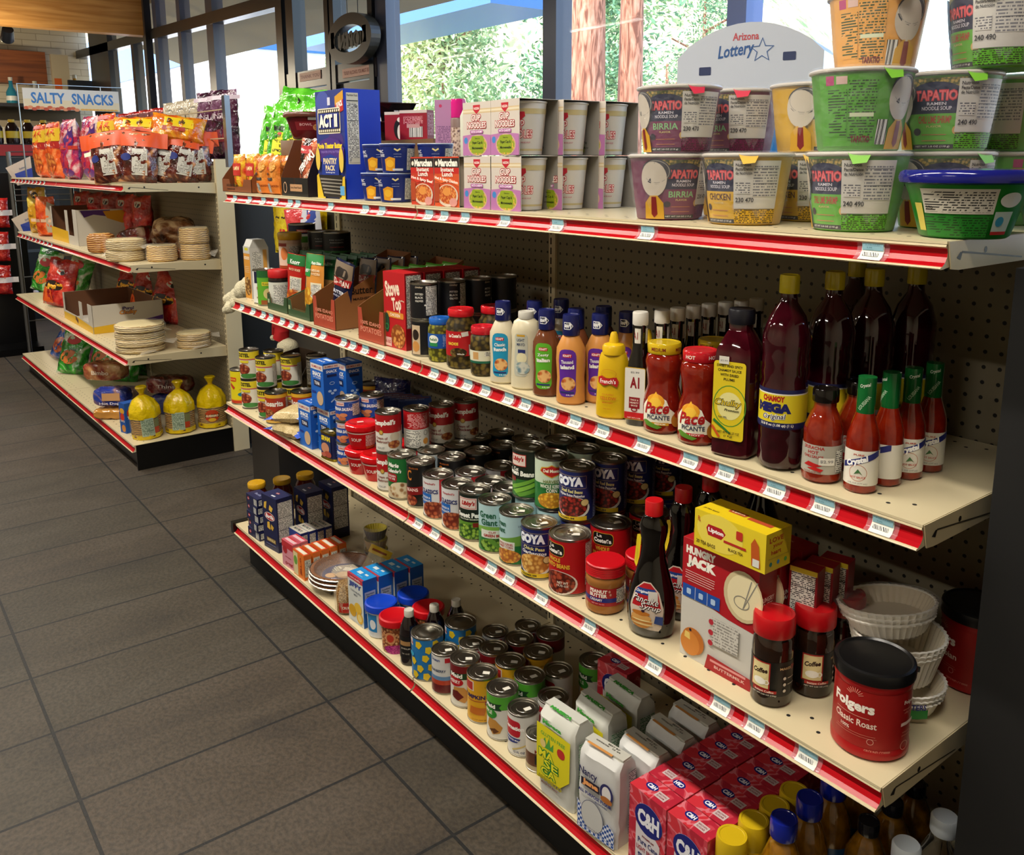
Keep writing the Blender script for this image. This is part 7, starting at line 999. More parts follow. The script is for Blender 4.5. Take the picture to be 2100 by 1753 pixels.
# lottery cabinet and pale sign beyond
SX, SY = 44, 66
t = thing('lottery_terminal', 'white arched lottery cabinet in front of the right-hand window', 'cabinet', None, (1.0, 1.5, 0), R(24)); g = G()
n = 12; w = .235; sec = [(-w, 1.65)]+[(-w+2*w*i/n, 1.755+.1*math.sin(PI*i/n)**.75) for i in range(n+1)]+[(w, 1.65)]
vs = [(x, -.17, z) for x, z in sec]+[(x, .17, z) for x, z in sec]; m_ = len(sec); g.add(vs, [list(range(m_)), [m_+i for i in range(m_)][::-1]]+[[i, m_+i, m_+(i+1) % m_, (i+1) % m_] for i in range(m_)], '#dfe6f6:s')
g.deco(Pln((0, -.17, 1.7), (1, 0, 0), (0, 0, 1)), [('t', 'Arizona', -10, 112, 84, '#d84c58', 24), ('t', 'Lottery', -40, 66, 120, '#2860a8', 52, 6, .3, .02), ('r', -140, 10, 40, 26, '#28386a', 3), ('r', 130, 44, 40, 26, '#28386a', 3)]+[('p', [(SX+40*math.cos(R(90+72*i))*1., SY+40*math.sin(R(90+72*i))), (SX+35*math.cos(R(90+72*i)), SY+35*math.sin(R(90+72*i))), (SX+15*math.cos(R(126+72*i)), SY+15*math.sin(R(126+72*i))), (SX+18*math.cos(R(126+72*i)), SY+18*math.sin(R(126+72*i)))], '#2860a8') for i in range(5)]+[('p', [(SX+40*math.cos(R(90+72*i)), SY+40*math.sin(R(90+72*i))), (SX+35*math.cos(R(90+72*i)), SY+35*math.sin(R(90+72*i))), (SX+15*math.cos(R(54+72*i)), SY+15*math.sin(R(54+72*i))), (SX+18*math.cos(R(54+72*i)), SY+18*math.sin(R(54+72*i)))], '#2860a8') for i in range(5)], .001); g.build('header', t)
g = G(); g.box(-.235, .235, -.15, .17, .0, 1.65, '#c8d0e0:s'); g.box(-.2, .2, -.155, -.15, 1.2, 1.63, '#1c78c8:s'); g.box(-.2, .2, -.156, -.15, .7, 1.1, '#203050:s'); g.build('body', t)
t = thing('kiosk', 'pale green kiosk with a curly blue letter at the right edge of the window wall', 'kiosk', None, (1.78, 1.3, 0), R(20)); g = G(); g.box(-.22, .22, -.15, .15, 0, 1.62, '#a0b49c:s'); g.build('body', t); g = G(); g.deco(Pln((0, -.151, 1.5), (1, 0, 0), (0, 0, 1)), [('e', 0, 0, 300, 200, '#b8c8b8'), ('t', 'Sc', -20, 0, 120, '#f0f4f4', 110, 0, .3, .12), ('t', 'Sc', -20, 0, 116, '#284888', 104, 0, .3, .03)]); g.build('sign_face', t)
# ------------------------------------------------------------------ far gondola stock
FOIL_A = dict(gold='foil:#8a5a10:#d8a020:#f0d860:10', orange='foil:#c8380c:#e05a1c:#f09050:9', red='foil:#8a0c10:#b81c18:#d84c38:9', green='foil:#0c4c14:#2c9c24:#d8d8c8:9', purple='foil:#4c1c6a:#b82048:#d8c0c0:9', brown='foil:#2c0c08:#5c1c10:#d89a68:10', lime='foil:#5c9c1c:#90c830:#d8e0b8:14', blue='foil:#1c3c8c:#3c6ac0:#e0a080:10', cream='#b0a488:c', wine='foil:#2c1024:#4c1838:#7a5070:8')
def chips(k, w, h, th, items, seed, cr=.009): return bag('', w, h, th, FOIL_A[k], items, seed=seed, cr=cr)
def band(y0, y1, c): return ('p', [(-125, y0), (125, y0), (125, y1), (-125, y1)], c)
yb = chips('orange', .25, .34, .1, [band(225, 300, '#d8b020'), ('t', "CHICHARRONES", 0, 262, 200, '#b02418', 26), band(180, 222, '#a81c18'), ('t', 'ORIGINAL', 0, 200, 150, '#f0e0c8', 20), ('e', 0, 90, 190, 130, 'blob:#c86a20:#d88a3c:#9a3c14:40'), ('r', 0, 320, 240, 20, '#b82018')], 3)
pb_ = chips('purple', .25, .34, .1, [('p', [(20, 180), (110, 180), (110, 300), (60, 260)], '#43186a'), ('t', 'TAKIS', -40, 240, 130, '#b82830', 50), band(170, 190, '#b83020'), ('e', 0, 90, 130, 110, '#b02038'), ('e', 20, 40, 160, 50, '#5c2470')], 4)
for f, x, y, w in ((yb, -3.62, .1, 'yellow and red pork rind bag, first from the left on the top snack shelf'), (yb, -3.2, .1, 'yellow and red pork rind bag standing second from the left on the top snack shelf'), (pb_, -2.76, .1, 'big purple and red chip bag standing third on the top snack shelf'), (pb_, -2.32, .12, 'narrower purple and red chip bag standing fourth on the top snack shelf'), (yb, -2.0, .13, 'yellow and red pork rind bag standing fifth, beside the lime green bag')): put(f, x, y, A1, 4, w, 'tall bags on the top snack shelf')
lg = chips('lime', .17, .2, .07, [('e', 10, 100, 70, 60, '#301c18'), ('e', 20, 90, 50, 36, '#d8d0a8'), band(150, 170, '#e0e8c8')], 6); put(lg, -1.7, .06, A1+.002, 50, 'lime green snack bag slumped before the orange cookie bags', None, (-14, -12))
NPw = [('r', 10, 90, 66, 120, '#c0bcb0'), ('r', 10, 92, 56, 104, 'np:#c0bcb0:#5a5048:150')]
ob_ = chips('brown', .17, .235, .08, [band(160, 230, '#d8501c'), ('e', -50, 110, 46, 34, '#28347a')]+NPw, 8)
for k, (x, y, a, b_) in enumerate(((-1.46, -.0, 50, -8), (-1.40, .095, 66, 4), (-1.42, .19, 60, 14), (-1.37, .275, 74, 12), (-1.36, .35, 80, -3))): put(ob_, x, y, A1+.004, a, 'brown and orange cookie bag at the shelf end, %s from the aisle' % ORD[k].replace('frontmost', 'nearest'), 'brown and orange cookie bags', (-8, b_))
yl = bag('', .24, .13, .08, 'foil:#c8501c:#e08a1c:#f0c828:7', [('r', 0, 80, 130, 50, '#e0c018'), ('t', 'Duvalin', -10, 84, 90, '#281c14', 24, 0, .3), ('r', -20, 46, 100, 20, '#a83020'), ('t', 'CHOCOLATE', -20, 46, 80, '#e8d0a0', 10)], seed=9, cr=.01)
put(yl, -1.52, .14, A1+.19, 60, 'yellow and orange bag lying on top of the cookie bags, left one', None, (-30, 0)); put(yl, -1.38, .28, A1+.19, 70, 'yellow and orange bag lying on top of the cookie bags, right one', None, (-24, 8))
# bags behind the wire fence
cb_ = bag('', .2, .31, .07, '#b4a890:c', [('y', 0, 230, 80, 80, 4, '#3c3c3c'), ('t', 'Nuts', 0, 140, 80, '#5c2c20', 26), ('r', 0, 60, 120, 30, '#a02c2c')], seed=11, cr=.008)
wb_ = chips('wine', .2, .33, .07, [('t', 'JINGLE', 0, 200, 120, '#d8c8d0', 34), ('e', 0, 110, 130, 60, '#7a1c2c'), band(280, 300, '#c8b8c8')], 12)
rb_ = chips('red', .2, .3, .07, [band(200, 280, '#5c1418'), ('e', 0, 90, 110, 80, 'blob:#a84820:#c87838:#5c1c10:60')], 13)
bb_ = chips('blue', .2, .31, .07, [band(60, 160, '#c8ccd8')], 14)
for k in range(3): put(bb_, -4.02+.26*k, .53, A1+.1, 20, 'blue and white bag behind the row, %s from the left, under the snack sign' % ORD[k].replace('frontmost', 'first'), 'blue and white bags at the back')
for k in range(4): put(rb_, -3.2+.24*k, .53, A1+.105, 15, 'dark red bag behind the wire, %s from the left' % ORD[k].replace('frontmost', 'first'), 'dark red bags behind the wire')
for k in range(3): put(cb_, -2.22+.2*k, .53, A1+.11, 15, 'cream bag with a black ring behind the wire, %s from the left' % ORD[k].replace('frontmost', 'first'), 'cream bags behind the wire')
for k in range(2): put(wb_, -1.6+.2*k, .52, A1+.11, 18, 'dark wine-coloured bag behind the wire, %s one' % ['left', 'right'][k], 'wine-coloured bags behind the wire')
g = G(); g.box(-4.2, -1.34, .495, .85, 0, A1+.1, '#181614:s'); tag(g.build('back_shelf'), 'dark rear side of the far gondola carrying the fenced-in bags', 'shelf unit')
# second snack shelf
gd = chips('gold', .16, .3, .09, [('e', 20, 250, 50, 44, '#181010'), ('e', 0, 120, 90, 120, '#d89a1c')], 15); put(gd, -3.66, .04, A2, 30, 'gold foil chip bag at the far left of the second snack shelf')
og = chips('orange', .15, .25, .08, [band(90, 110, '#e8c0a0'), ('p', [(30, 0), (75, 0), (75, 200), (40, 220)], '#b8a890')], 16); put(og, -3.34, .03, A2, 34, 'orange-red chip bag beside the gold one')
dr = chips('red', .16, .28, .08, [('e', 0, 230, 70, 36, '#d8d0c8'), ('e', 0, 225, 30, 24, '#100c0c')], 17)
for k in range(5): put(dr, -3.3+.27*k, .24+.02*k, A2, 20, 'shaded red chip bag behind the upper display carton, %s from the left' % ORD[k].replace('frontmost', 'first'), 'shaded red chip bags')
def chulky(label, h, front, side):
    t = thing('display_carton', label, 'carton'); g = G(); w, d, k = .66, .36, .003; W_, I_ = '#bdb6aa', '#5c3820'
    g.box(-w/2, w/2, -d/2, d/2, 0, k, W_); g.box(-w/2, w/2, d/2-k, d/2, k, h, [W_, W_, I_, W_, W_, W_]); g.box(-w/2, -w/2+k, -d/2, d/2, k, h, [W_, W_, W_, W_, W_, I_]); g.box(w/2-k, w/2, -d/2, d/2, k, h, [W_, W_, W_, W_, I_, W_]); g.deco(Pln((w/2, 0, 0), (0, 1, 0), (0, 0, 1)), side); g.build('carton_body', t)
    g = G()
    for (a, b, tp) in ((-.33, -.3, h), (-.3, -.12, .05), (-.12, .05, .05), (.05, .11, h*.95), (.11, .24, .05), (.24, .33, h)): g.box(a*w/.66, b*w/.66, -d/2, -d/2+k, k, tp, [W_, W_, W_, I_, W_, W_])
    g.deco(Pln((0, -d/2, 0), (1, 0, 0), (0, 0, 1)), front); g.build('cut_front', t); return t
BRU = [('p', [(-178, 0), (178, 0), (178, 26), (60, 38), (20, 30), (-60, 44), (-178, 36)], '#d8a818'), ('p', [(60, 40), (178, 44), (178, 68), (120, 58), (70, 52)], '#4c2470')]
c = chulky('white display carton printed iPuro Chulky with yellow and purple brush strokes', .15, [('p', [(-325, 0), (325, 0), (325, 34), (0, 46), (-325, 40)], '#d8a818'), ('r', -20, 30, 60, 24, '#4c1418', 0, -20)], BRU+[('t', 'iPuro!', 0, 122, 60, '#3c2c60', 18, -3, 0, .05), ('t', 'Chulky', 0, 98, 92, '#3c1c50', 30, 0, .15, .08), ('t', 'Chulky', 0, 98, 88, '#d89018', 26, 0, .15, .02)]); put(c, -2.33, .14, A3, 1)
c = chulky('white display carton with purple and yellow strokes on the second snack shelf', .2, [('p', [(-325, 0), (100, 0), (100, 70), (-325, 80)], '#d8a818')], [('p', [(-160, 196), (0, 196), (-20, 160), (-90, 172), (-140, 156)], '#4c2470'), ('p', [(-40, 190), (178, 196), (178, 140), (60, 120), (-20, 150)], '#c88a18')]); put(c, -2.78, .2, A2, 1)
# bread and tortillas
def tort(label, r, h, seed, col='layer:#d8c490:#94743c:34', sx=1, sy=1):
    t = thing('tortilla_pack', label, 'tortillas'); g = G(); vs = []; fs = []; n = 30; m_ = 7
    for j in range(m_+1):
        z = h*j/m_
        for i in range(n):
            a = 2*PI*i/n; k = r*(1+noise.noise(Vector((math.cos(a)*2, j*1.7, seed)))*.05)*(.93 if j in (0, m_) else 1); vs.append((k*sx*math.cos(a), k*sy*math.sin(a), z+noise.noise(Vector((a, seed, j)))*.002))
    for j in range(m_):
        for i in range(n): fs.append([j*n+i, j*n+(i+1) % n, (j+1)*n+(i+1) % n, (j+1)*n+i])
    fs += [list(range(n))[::-1], [m_*n+i for i in range(n)]]; g.add(vs, fs, [col]*(m_*n)+['#c8b888', '#d0c090'], True); g.build('tortillas', t)
    g = G(); n = 26; pr = [(r*.85, .0005), (r*1.05, .008), (r*1.06, h*.7), (r*.98, h+.004), (r*.4, h+.006), (0, h+.004)]; vs = []
    g.lathe(pr, 'film:#fff8e8:0.1', n, sx, sy, wave=.04, nw=7); k = len(g.v)
    g.add([(r*.9*sx, -.02, h*.4), (r*1.45*sx, -.05, h*.2), (r*1.55*sx, .02, h*.6), (r*1.4*sx, .05, h*.3), (r*.9*sx, .03, h*.5)], [[0, 1, 2, 4], [2, 3, 4]], 'film:#fff8e8:0.3'); g.build('clear_bag', t); return t
ta = tort('', .088, .05, 3)
put(ta, -1.515, .04, A2, 200, 'lower flour tortilla pack at the front of the second snack shelf end', 'tortilla packs on the second snack shelf'); put(ta, -1.51, .045, A2+.0515, 40, 'upper flour tortilla pack at the front of the second snack shelf end', 'tortilla packs on the second snack shelf')
tc = tort('', .068, .075, 5, 'layer:#dcb870:#8a6028:34'); put(tc, -1.38, .17, A2, 150, 'low corn tortilla pack in the middle of the second snack shelf end', 'tortilla packs on the second snack shelf')
for k in range(2): put(tc, -1.35, .315, A2+.077*k, 60+90*k, ['lower', 'upper'][k]+' corn tortilla pack against the cream upright', 'tortilla packs on the second snack shelf')
td = tort('', .11, .032, 8)
for k in range(4): put(td, -1.43+.01*(k % 2), .05, A3+.0335*k, 60*k, 'big flour tortilla pack on the third snack shelf, %s of its pile' % ['bottom', 'second', 'third', 'top'][k], 'big flour tortilla packs')
te = tort('', .08, .035, 9, 'layer:#c8ac74:#8a6830:34')
for k in range(2): put(te, -1.36, .28, A3+.037*k, 80*k, ['lower', 'upper'][k]+' tostada pack by the upright on the third snack shelf', 'tostada packs')
def loaf(label, w, d, h, cols, items=(), seed=0, top=()):
    t = thing('bread_pack', label, 'bread'); g = G(); n = 12; vs = []; fs = []
    for j in range(n+1):
        for i in range(24):
            a = 2*PI*i/24; x = (j/n-.5)*w; e = (1-abs(j/n*2-1)**5)**.5; k = min(1/max(abs(math.cos(a)), abs(math.sin(a))), 1.25); q = noise.noise(Vector((j*.8, a*2, seed)))*.006; vs.append((x, (d/2*math.cos(a)*k+q)*max(e, .1), h/2+(h/2*math.sin(a)*k+q)*max(e, .1)))
    for j in range(n):
        for i in range(24): fs.append([j*24+i, j*24+(i+1) % 24, (j+1)*24+(i+1) % 24, (j+1)*24+i])
    fs += [list(range(24))[::-1], [n*24+i for i in range(24)]]; g.add(vs, fs, cols, True); g.build('bread_bag', t); g = G(); g.deco(Pln((0, -d/2-.004, h/2), (1, 0, 0), (0, 0, 1)), items, .002)
    if items: g.build('printed_label', t)
    return t
b = loaf('small muffins in a clear box in front of the wrapped bread', .14, .1, .1, 'layer:#c89858:#8a4c20:30', [], 1); put(b, -1.98, .04, A2, 60)
b = loaf('dark wrapped loaf leaning behind the muffins', .2, .12, .12, 'foil:#3c0c0c:#7a1c14:#c8a890:8', [('r', 0, 0, 100, 40, '#7a1c18')], 2); put(b, -1.86, .2, A2+.01, 40, tilt=(0, -14))
b = loaf('crinkled clear bag of brown rolls standing at the back of the second snack shelf', .22, .14, .17, 'foil:#2c140a:#6a3c1c:#b89870:12', [], 3); put(b, -1.6, .3, A2+.02, 70, tilt=(20, 0))
b = loaf('round brown pastry in clear film between the tortilla packs', .11, .09, .05, '#8a4c20:g', [('t', 'CONCHAS', 0, 8, 60, '#a82c18', 8)], 4); put(b, -1.45, .25, A2, 60)
# third snack shelf chips
gr_ = chips('green', .2, .3, .09, [('e', 0, 210, 90, 60, '#b83030'), ('e', -10, 100, 110, 90, '#c86a28')], 21); put(gr_, -3.9, .05, A3+.002, 38, 'green chip bag at the left end of the third snack shelf', None, (-12, 14)); put(gr_, -3.62, .2, A3+.002, 34, 'green chip bag behind the first green one on the third snack shelf', None, (-12, 14))
ch_ = chips('red', .24, .3, .1, [('e', -10, 130, 150, 60, '#1c100c'), ('t', 'Cheetos', -10, 130, 150, '#e8a820', 50, 8, .1, .06), ('p', [(-110, 20), (10, 20), (-20, 100), (-110, 110)], '#e05a18'), ('e', 30, 220, 60, 36, '#e0d8d0'), ('e', 44, 216, 26, 26, '#14100f')], 22)
for k, (x, y) in enumerate(((-3.12, .0), (-2.86, .235), (-2.5, .28), (-2.1, .36))): put(ch_, x, y if k == 0 else .36, A3+.002, 30, 'red puffed snack bag on the third snack shelf, %s from the left' % ORD[k].replace('frontmost', 'first'), 'red puffed snack bags', (-12, 8))
# bottom snack shelf
bl_ = chips('blue', .22, .22, .11, [('e', -20, 90, 110, 110, 'blob:#d8601c:#e88a3c:#b83c14:40')], 23); put(bl_, -3.5, .06, A4+.002, 30, 'blue and orange snack bag at the left end of the bottom snack shelf', None, (-26, 10))
for k, (x, y) in enumerate(((-3.02, .02), (-2.86, .17), (-2.62, .22), (-2.75, .33))): put(gr_, x, y, A4+.002, 46, 'dark green foil bag on the bottom snack shelf, %s of the heap' % ['front', 'second', 'third', 'rear'][k], 'dark green foil bags', (-24, 4))
put(chips('purple', .2, .24, .09, [], 25), -3.2, .24, A4+.002, 34, 'pink and white snack bag behind the front green bag on the bottom snack shelf', None, (-14, 0))
lf = [loaf('brown wheat loaf on top of the bread pile', .26, .12, .1, 'foil:#8a1c14:#b8784c:#d8b078:8', [('t', 'Bimbo', 0, 0, 100, '#e8d8c0', 24)], 5), loaf('white loaf with blue ends in the middle of the bread pile', .26, .12, .09, 'foil:#20307a:#c8a898:#d8ccc0:7', [('t', 'Bimbo', 0, 0, 110, '#b82c28', 26)], 6), loaf('blue-wrapped hot dog buns at the shelf edge', .2, .1, .09, 'foil:#18288a:#28409c:#c89868:6', [('r', 10, 8, 90, 40, '#c89868'), ('t', 'Hot Dog', 0, -28, 100, '#d8d8e8', 16)], 7), loaf('golden buns under the blue-wrapped ones', .22, .12, .05, '#b8823c:g', [], 8), loaf('dark loaf lying behind the yellow tostada bags', .26, .11, .09, 'foil:#3c1014:#7a2420:#b8a090:8', [('t', 'Thins', 0, 0, 100, '#c8b8b0', 18)], 9), loaf('blue loaf behind the middle yellow tostada bag', .24, .11, .1, 'foil:#142060:#24387a:#8a7a80:8', [], 10)]
for o, (x, y, z, a) in zip(lf, ((-2.28, .07, .105, 46), (-2.12, .08, .0, 50), (-1.86, .0, .062, 56), (-1.84, .0, .0, 56), (-1.78, .27, .1, 50), (-1.74, .25, .0, 50))): put(o, x, y, A4+z, a)
tx = carton('blue taco shell box beside the front yellow tostada bag', .05, .13, .15, '#1c50a0', [('e', 0, 110, 40, 30, '#d8a030'), ('e', 0, 80, 36, 40, '#c8341c'), ('t', 'TACO', 0, 60, 36, '#f0e8d8', 10), ('e', 6, 24, 34, 36, '#c8843c')], [('e', -30, 100, 50, 50, '#b83820'), ('t', 'TACO', -26, 76, 56, '#f0e8d8', 14), ('e', 20, 30, 56, 44, '#d09040'), ('r', 40, 90, 30, 60, '#14347a')]); put(tx, -1.53, .02, A4, 16)
def guer(face):
    t = thing('tostada_bag', '', 'tostada bag'); g = G(); g.lathe([(.062, .012), (.067, .016), (.068, .1), (.064, .118)], 'layer:#b8843c:#3c1c10:34', 32, wave=.02, nw=5); g.build('tostada_stack', t); YL = '#d8b808:c'
    g = G(); g.lathe([(.05, 0), (.068, .006), (.07, .03)], YL, 36, wave=.03, nw=9); g.f = g.f[:-1]; g.mi = g.mi[:-1]; g.sm = g.sm[:-1]; g.build('yellow_bag_foot', t); g = G(); g.lathe([(.0705, .108), (.071, .12), (.068, .15), (.05, .185), (.022, .207), (.009, .215), (.012, .225), (.026, .25), (.022, .256)], YL, 36, wave=.05, nw=7); g.build('yellow_bag', t)
    g = G(); c = Cyl(.0705, .07); g.deco(c, [('b', 26, 112, 'film:#f8e8b0:0.12')]+([('e', 0, 68, 70, 62, '#b83c14'), ('r', 0, 68, 66, 18, '#283c14'), ('t', 'GUERRERO', 0, 68, 60, '#e8d8b0', 11, 0, 0, .04), ('e', 0, 48, 36, 18, '#d8a828')] if face else [('r', 8, 68, 58, 88, '#a8b8a0'), ('r', 8, 68, 52, 80, 'np:#a8b8a0:#2c4a34:170'), ('r', 8, 82, 52, 1.5, '#2c4a34'), ('r', 8, 50, 52, 1.5, '#2c4a34'), ('r', 50, 48, 24, 30, '#b8401c'), ('r', 52, 82, 26, 40, '#7a7a4c')]), .001); g.build('label', t)
    g = G(); g.lathe([(.0115, .212), (.0125, .216), (.0115, .22)], '#c89c10:g', 16); g.build('twist_tie', t); return t
g1, g2 = guer(False), guer(True)
put(g1, -1.385, .035, A4, (0,), 'yellow tostada bag at the shelf corner, nutrition side showing, nearest the aisle', 'yellow tostada bags', (4, -3)); put(g1, -1.375, .19, A4, (-14,), 'yellow tostada bag in the middle of the three, nutrition side showing', 'yellow tostada bags'); put(g2, -1.37, .345, A4, (0,), 'yellow tostada bag nearest the upright, showing its round red badge', 'yellow tostada bags')
# ------------------------------------------------------------------ snack sign, end racks, counter beyond
t = thing('hanging_sign', 'cream sign reading SALTY SNACKS hung from a wire frame', 'sign'); g = G(); X = -3.95
g.box(X-.004, X+.004, .07, .678, 1.78, 1.92, '#d8d4cc'); g.deco(Pln((X+.004, .374, 1.85), (0, 1, 0), (0, 0, 1)), [('p', [(-302, -68), (302, -68), (302, -10), (-302, 0)], '#e0d0ac'), ('t', 'SALTY', -152, 8, 210, '#3c78b8', 74, 0, 0, .03), ('t', 'SNACKS', 130, 8, 270, '#3c78b8', 74, 0, 0, .03)]+[('e', -290+24*k, -60+6*math.sin(k*2.3), 34, 22, ['#c8603c', '#d88a60', '#b84c34'][k % 3]) for k in range(14)]+[('e', 60+24*k, -62, 30, 12, '#e0a848') for k in range(10)]); g.build('sign_board', t)
g = G(); g.tube([(X, .04, 1.3), (X, .04, 1.946), (X, .7, 1.946), (X, .7, 1.3)], .005, '#a8acb0:m'); 
for y in (.17, .56): g.tube([(X, y, 1.946), (X, y, 1.915)], .003, '#a8acb0:m')
g.build('wire_frame', t)
rk = thing('wire_rack', 'grey steel end rack with tilted white and blue header trays at the left edge', 'rack'); g = G()
for y in (-.02, .36): g.tube([(-4.2, y, 0), (-4.2, y, 1.5)], .015, '#8a8c90:m')
for z in (.3, .62, 1.0, 1.16, 1.2, 1.24, 1.28, 1.38, 1.42, 1.46, 1.5): g.tube([(-4.2, -.02, z), (-4.2, .36, z)], .004, '#8a8c90:m', 6)
g.build('steel_frame', rk)
for k, z in enumerate((1.34, .99)):
    g = G(); g.add([(-4.1, -.06, z+.05), (-4.1, .1, z+.13), (-4.08, .1, z-.05), (-4.09, .0, z-.07)], [[0, 1, 2, 3], [3, 2, 1, 0]], '#d0c0b0'); g.add([(-4.085, -.01, z+.01), (-4.085, .1, z+.05), (-4.075, .1, z-.03), (-4.082, .01, z-.06)], [[0, 1, 2, 3], [3, 2, 1, 0]], '#1c3ca0'); g.deco(Pln((-4.078, .04, z+.05), (0, 1, 0), (0, 0, 1)), [('t', 'Salted', 0, 0, 50, '#28487a', 12, 24, .3)], .004); g.build('header_tray', rk)
rd = chips('red', .16, .22, .07, [band(90, 130, '#d8d0d0')], 31); g = G(); g.box(-4.8, -4.76, -.7, .12, .05, 1.35, '#3a3a3c:m'); g.box(-4.9, -4.5, -.7, .12, 0, .05, '#2a2a2c:m'); tag(g.build('peg_rack'), 'dark steel rack at the left edge of the picture carrying red bags', 'rack')
for k, (y, z) in enumerate(((-.07, .95), (-.09, .7), (-.1, .45), (-.3, .9), (-.3, .62))):
    put(rd, -4.66, y, z, 70, 'red snack bag on the left edge rack, %s' % ['top of the near column', 'middle of the near column', 'bottom of the near column', 'upper in the far column', 'lower in the far column'][k], 'red bags on the left edge rack')
g = G(); g.box(-8.4, -7.6, -2.2, .9, 0, 1.62, '#141416:s'); g.box(-7.6, -7.57, -2.2, .9, 1.5, 1.61, '#b02020'); g.box(-7.6, -7.58, -2.2, .9, .5, .53, '#6a6c70:m'); tag(g.build('open_cooler'), 'dark open cooler across the far aisle, with a red edge and drinks on top', 'cooler')
for k in range(8):
    c = jar('', [(.06, 0), (.065, .02), (.065, .16), (.03, .22)], '#241410:g', .03, .03, '#c8a020', [('b', 60, 130, '#c8a81c')], name='drink_bottle', cat='bottle') if k == 0 else c
    put(c, -7.75, -.2+.15*k, 1.621, None, 'drink bottle with a yellow band on the far cooler, %s from the left' % ORD[k].replace('frontmost', 'first'), 'bottles on the far cooler')
rdb = jar('', [(.04, 0), (.045, .01), (.045, .09), (.025, .12)], '#a8181c:g', .022, .02, '#d8d0d0', name='drink_bottle', cat='bottle')
g = G(); g.box(-6.75, -6.2, -1.2, .62, .0, .1, '#101012:s'); tag(g.build('cooler_ledge'), 'low black plinth before the far cooler with red bottles on it', 'ledge')
for k in range(6): put(rdb, -6.4, .0+.1*k, .101, None, 'red drink bottle on the low ledge of the far cooler, %s from the left' % ORD[k].replace('frontmost', 'first'), 'red bottles on the low ledge')
g = G(); g.box(-12.9, -12.3, -3.5, 2.2, 0, 2.05, '#8a7c64:t'); g.box(-12.3, -12.25, -3.4, 2.1, 1.5, 1.95, '#b8ac94:s'); g.box(-12.3, -12.26, -3.4, 2.1, .3, 1.4, '#14100e:s'); g.box(-12.9, -12.1, -3.5, 2.3, 2.24, 2.29, '#1a1412:s'); g.box(-12.9, -12.85, -3.5, 2.3, 2.05, 2.24, '#6a5c48:t'); tag(g.build('back_counter'), 'high back counter along the far wall with bottles on top', 'counter')
for k, (y, h, c1, c2) in enumerate(((1.3, .34, '#2c7a90:g', '#d8d8d0'), (1.62, .3, '#b8b8b4:g', '#3c4c80'), (1.95, .34, '#c0b8a8:g', '#a89878'), (2.18, .42, '#c8902c:g', '#281c10'))):
    put(jar(['blue liquor bottle', 'white painted liquor bottle with a round stopper', 'pale slim liquor bottle', 'amber square liquor bottle'][k]+' on the far counter', [(.07, 0), (.08, .02), (.075, h*.5), (.03, h*.75), (.025, h)], c1, .03, .05, '#c8c0b0', [('b', h*150, h*350, c2)], name='liquor_bottle', cat='bottle'), -12.45, y, 2.291)
g = G(); g.box(-.04, .04, -.12, .12, 0, .75, '#c8b898'); g.box(.0405, .042, -.1, .0, .0, .4, '#d8641c'); o = tag(g.build('display_card'), 'tall cream and orange cardboard display on the far counter', 'display'); o.location = (-12.4, 1.98, 2.291)
g = G(); g.box(-.03, .03, -.25, .25, 0, .38, '#22252c:s'); o = tag(g.build('monitor'), 'dark monitor seen from behind on the far counter', 'monitor'); o.location = (-12.3, 2.3, 2.291)
# ------------------------------------------------------------------ gap between the two gondolas: hanging toys and bags
st_ = thing('toy_stand', 'slim grey peg stand between the two gondolas carrying toys and snack bags', 'stand'); g = G(); g.box(-1.1, -.05, .66, .68, .0, 1.3, '#3a3632:s'); g.box(-1.1, -.05, .5, .9, 0, .03, '#2a2826:s'); g.build('panel', st_)
for x in (-.95, -.7, -.45): g = G(); g.tube([(x, .66, 1.26), (x, .5, 1.265)], .003, '#b8b8b8:m', 6); g.build('hook', st_)
yg = bag('', .2, .24, .05, 'foil:#b89c0c:#d0b818:#e0cc38:5', [('r', 10, 110, 50, 14, '#b82820', 6), ('t', '~ ~', 0, 170, 80, '#2c2410', 12)], seed=41, cr=.006)
for k, (x, z) in enumerate(((-.98, 1.0), (-.66, .99), (-.3, .98))): put(yg, x, .62, z, 8, 'plain yellow snack bag with a red mark hanging in the gap, %s' % ['left', 'middle', 'right'][k], 'yellow bags hanging in the gap')
rn = bag('red, blue and white snack bag lettered Runners hanging in the gap', .21, .26, .06, 'foil:#b81c20:#c83038:#d84c50:9', [('p', [(0, 130), (105, 90), (105, 250), (20, 250)], '#d0d0dc'), ('p', [(30, 170), (90, 190), (90, 250), (30, 250)], '#20409c'), ('e', 10, 60, 120, 70, '#c83018'), ('e', 20, 56, 60, 34, '#e0a030'), ('t', 'Runners', 4, 130, 130, '#1c2a10', 46, 16, .2, .07), ('t', 'Runners', 4, 130, 126, '#e0d828', 40, 16, .2, .02), ('p', [(-80, 60), (-50, 130), (-40, 40)], '#c81820')], seed=44); put(rn, -.62, .565, .97, 22, tilt=(0, -6))
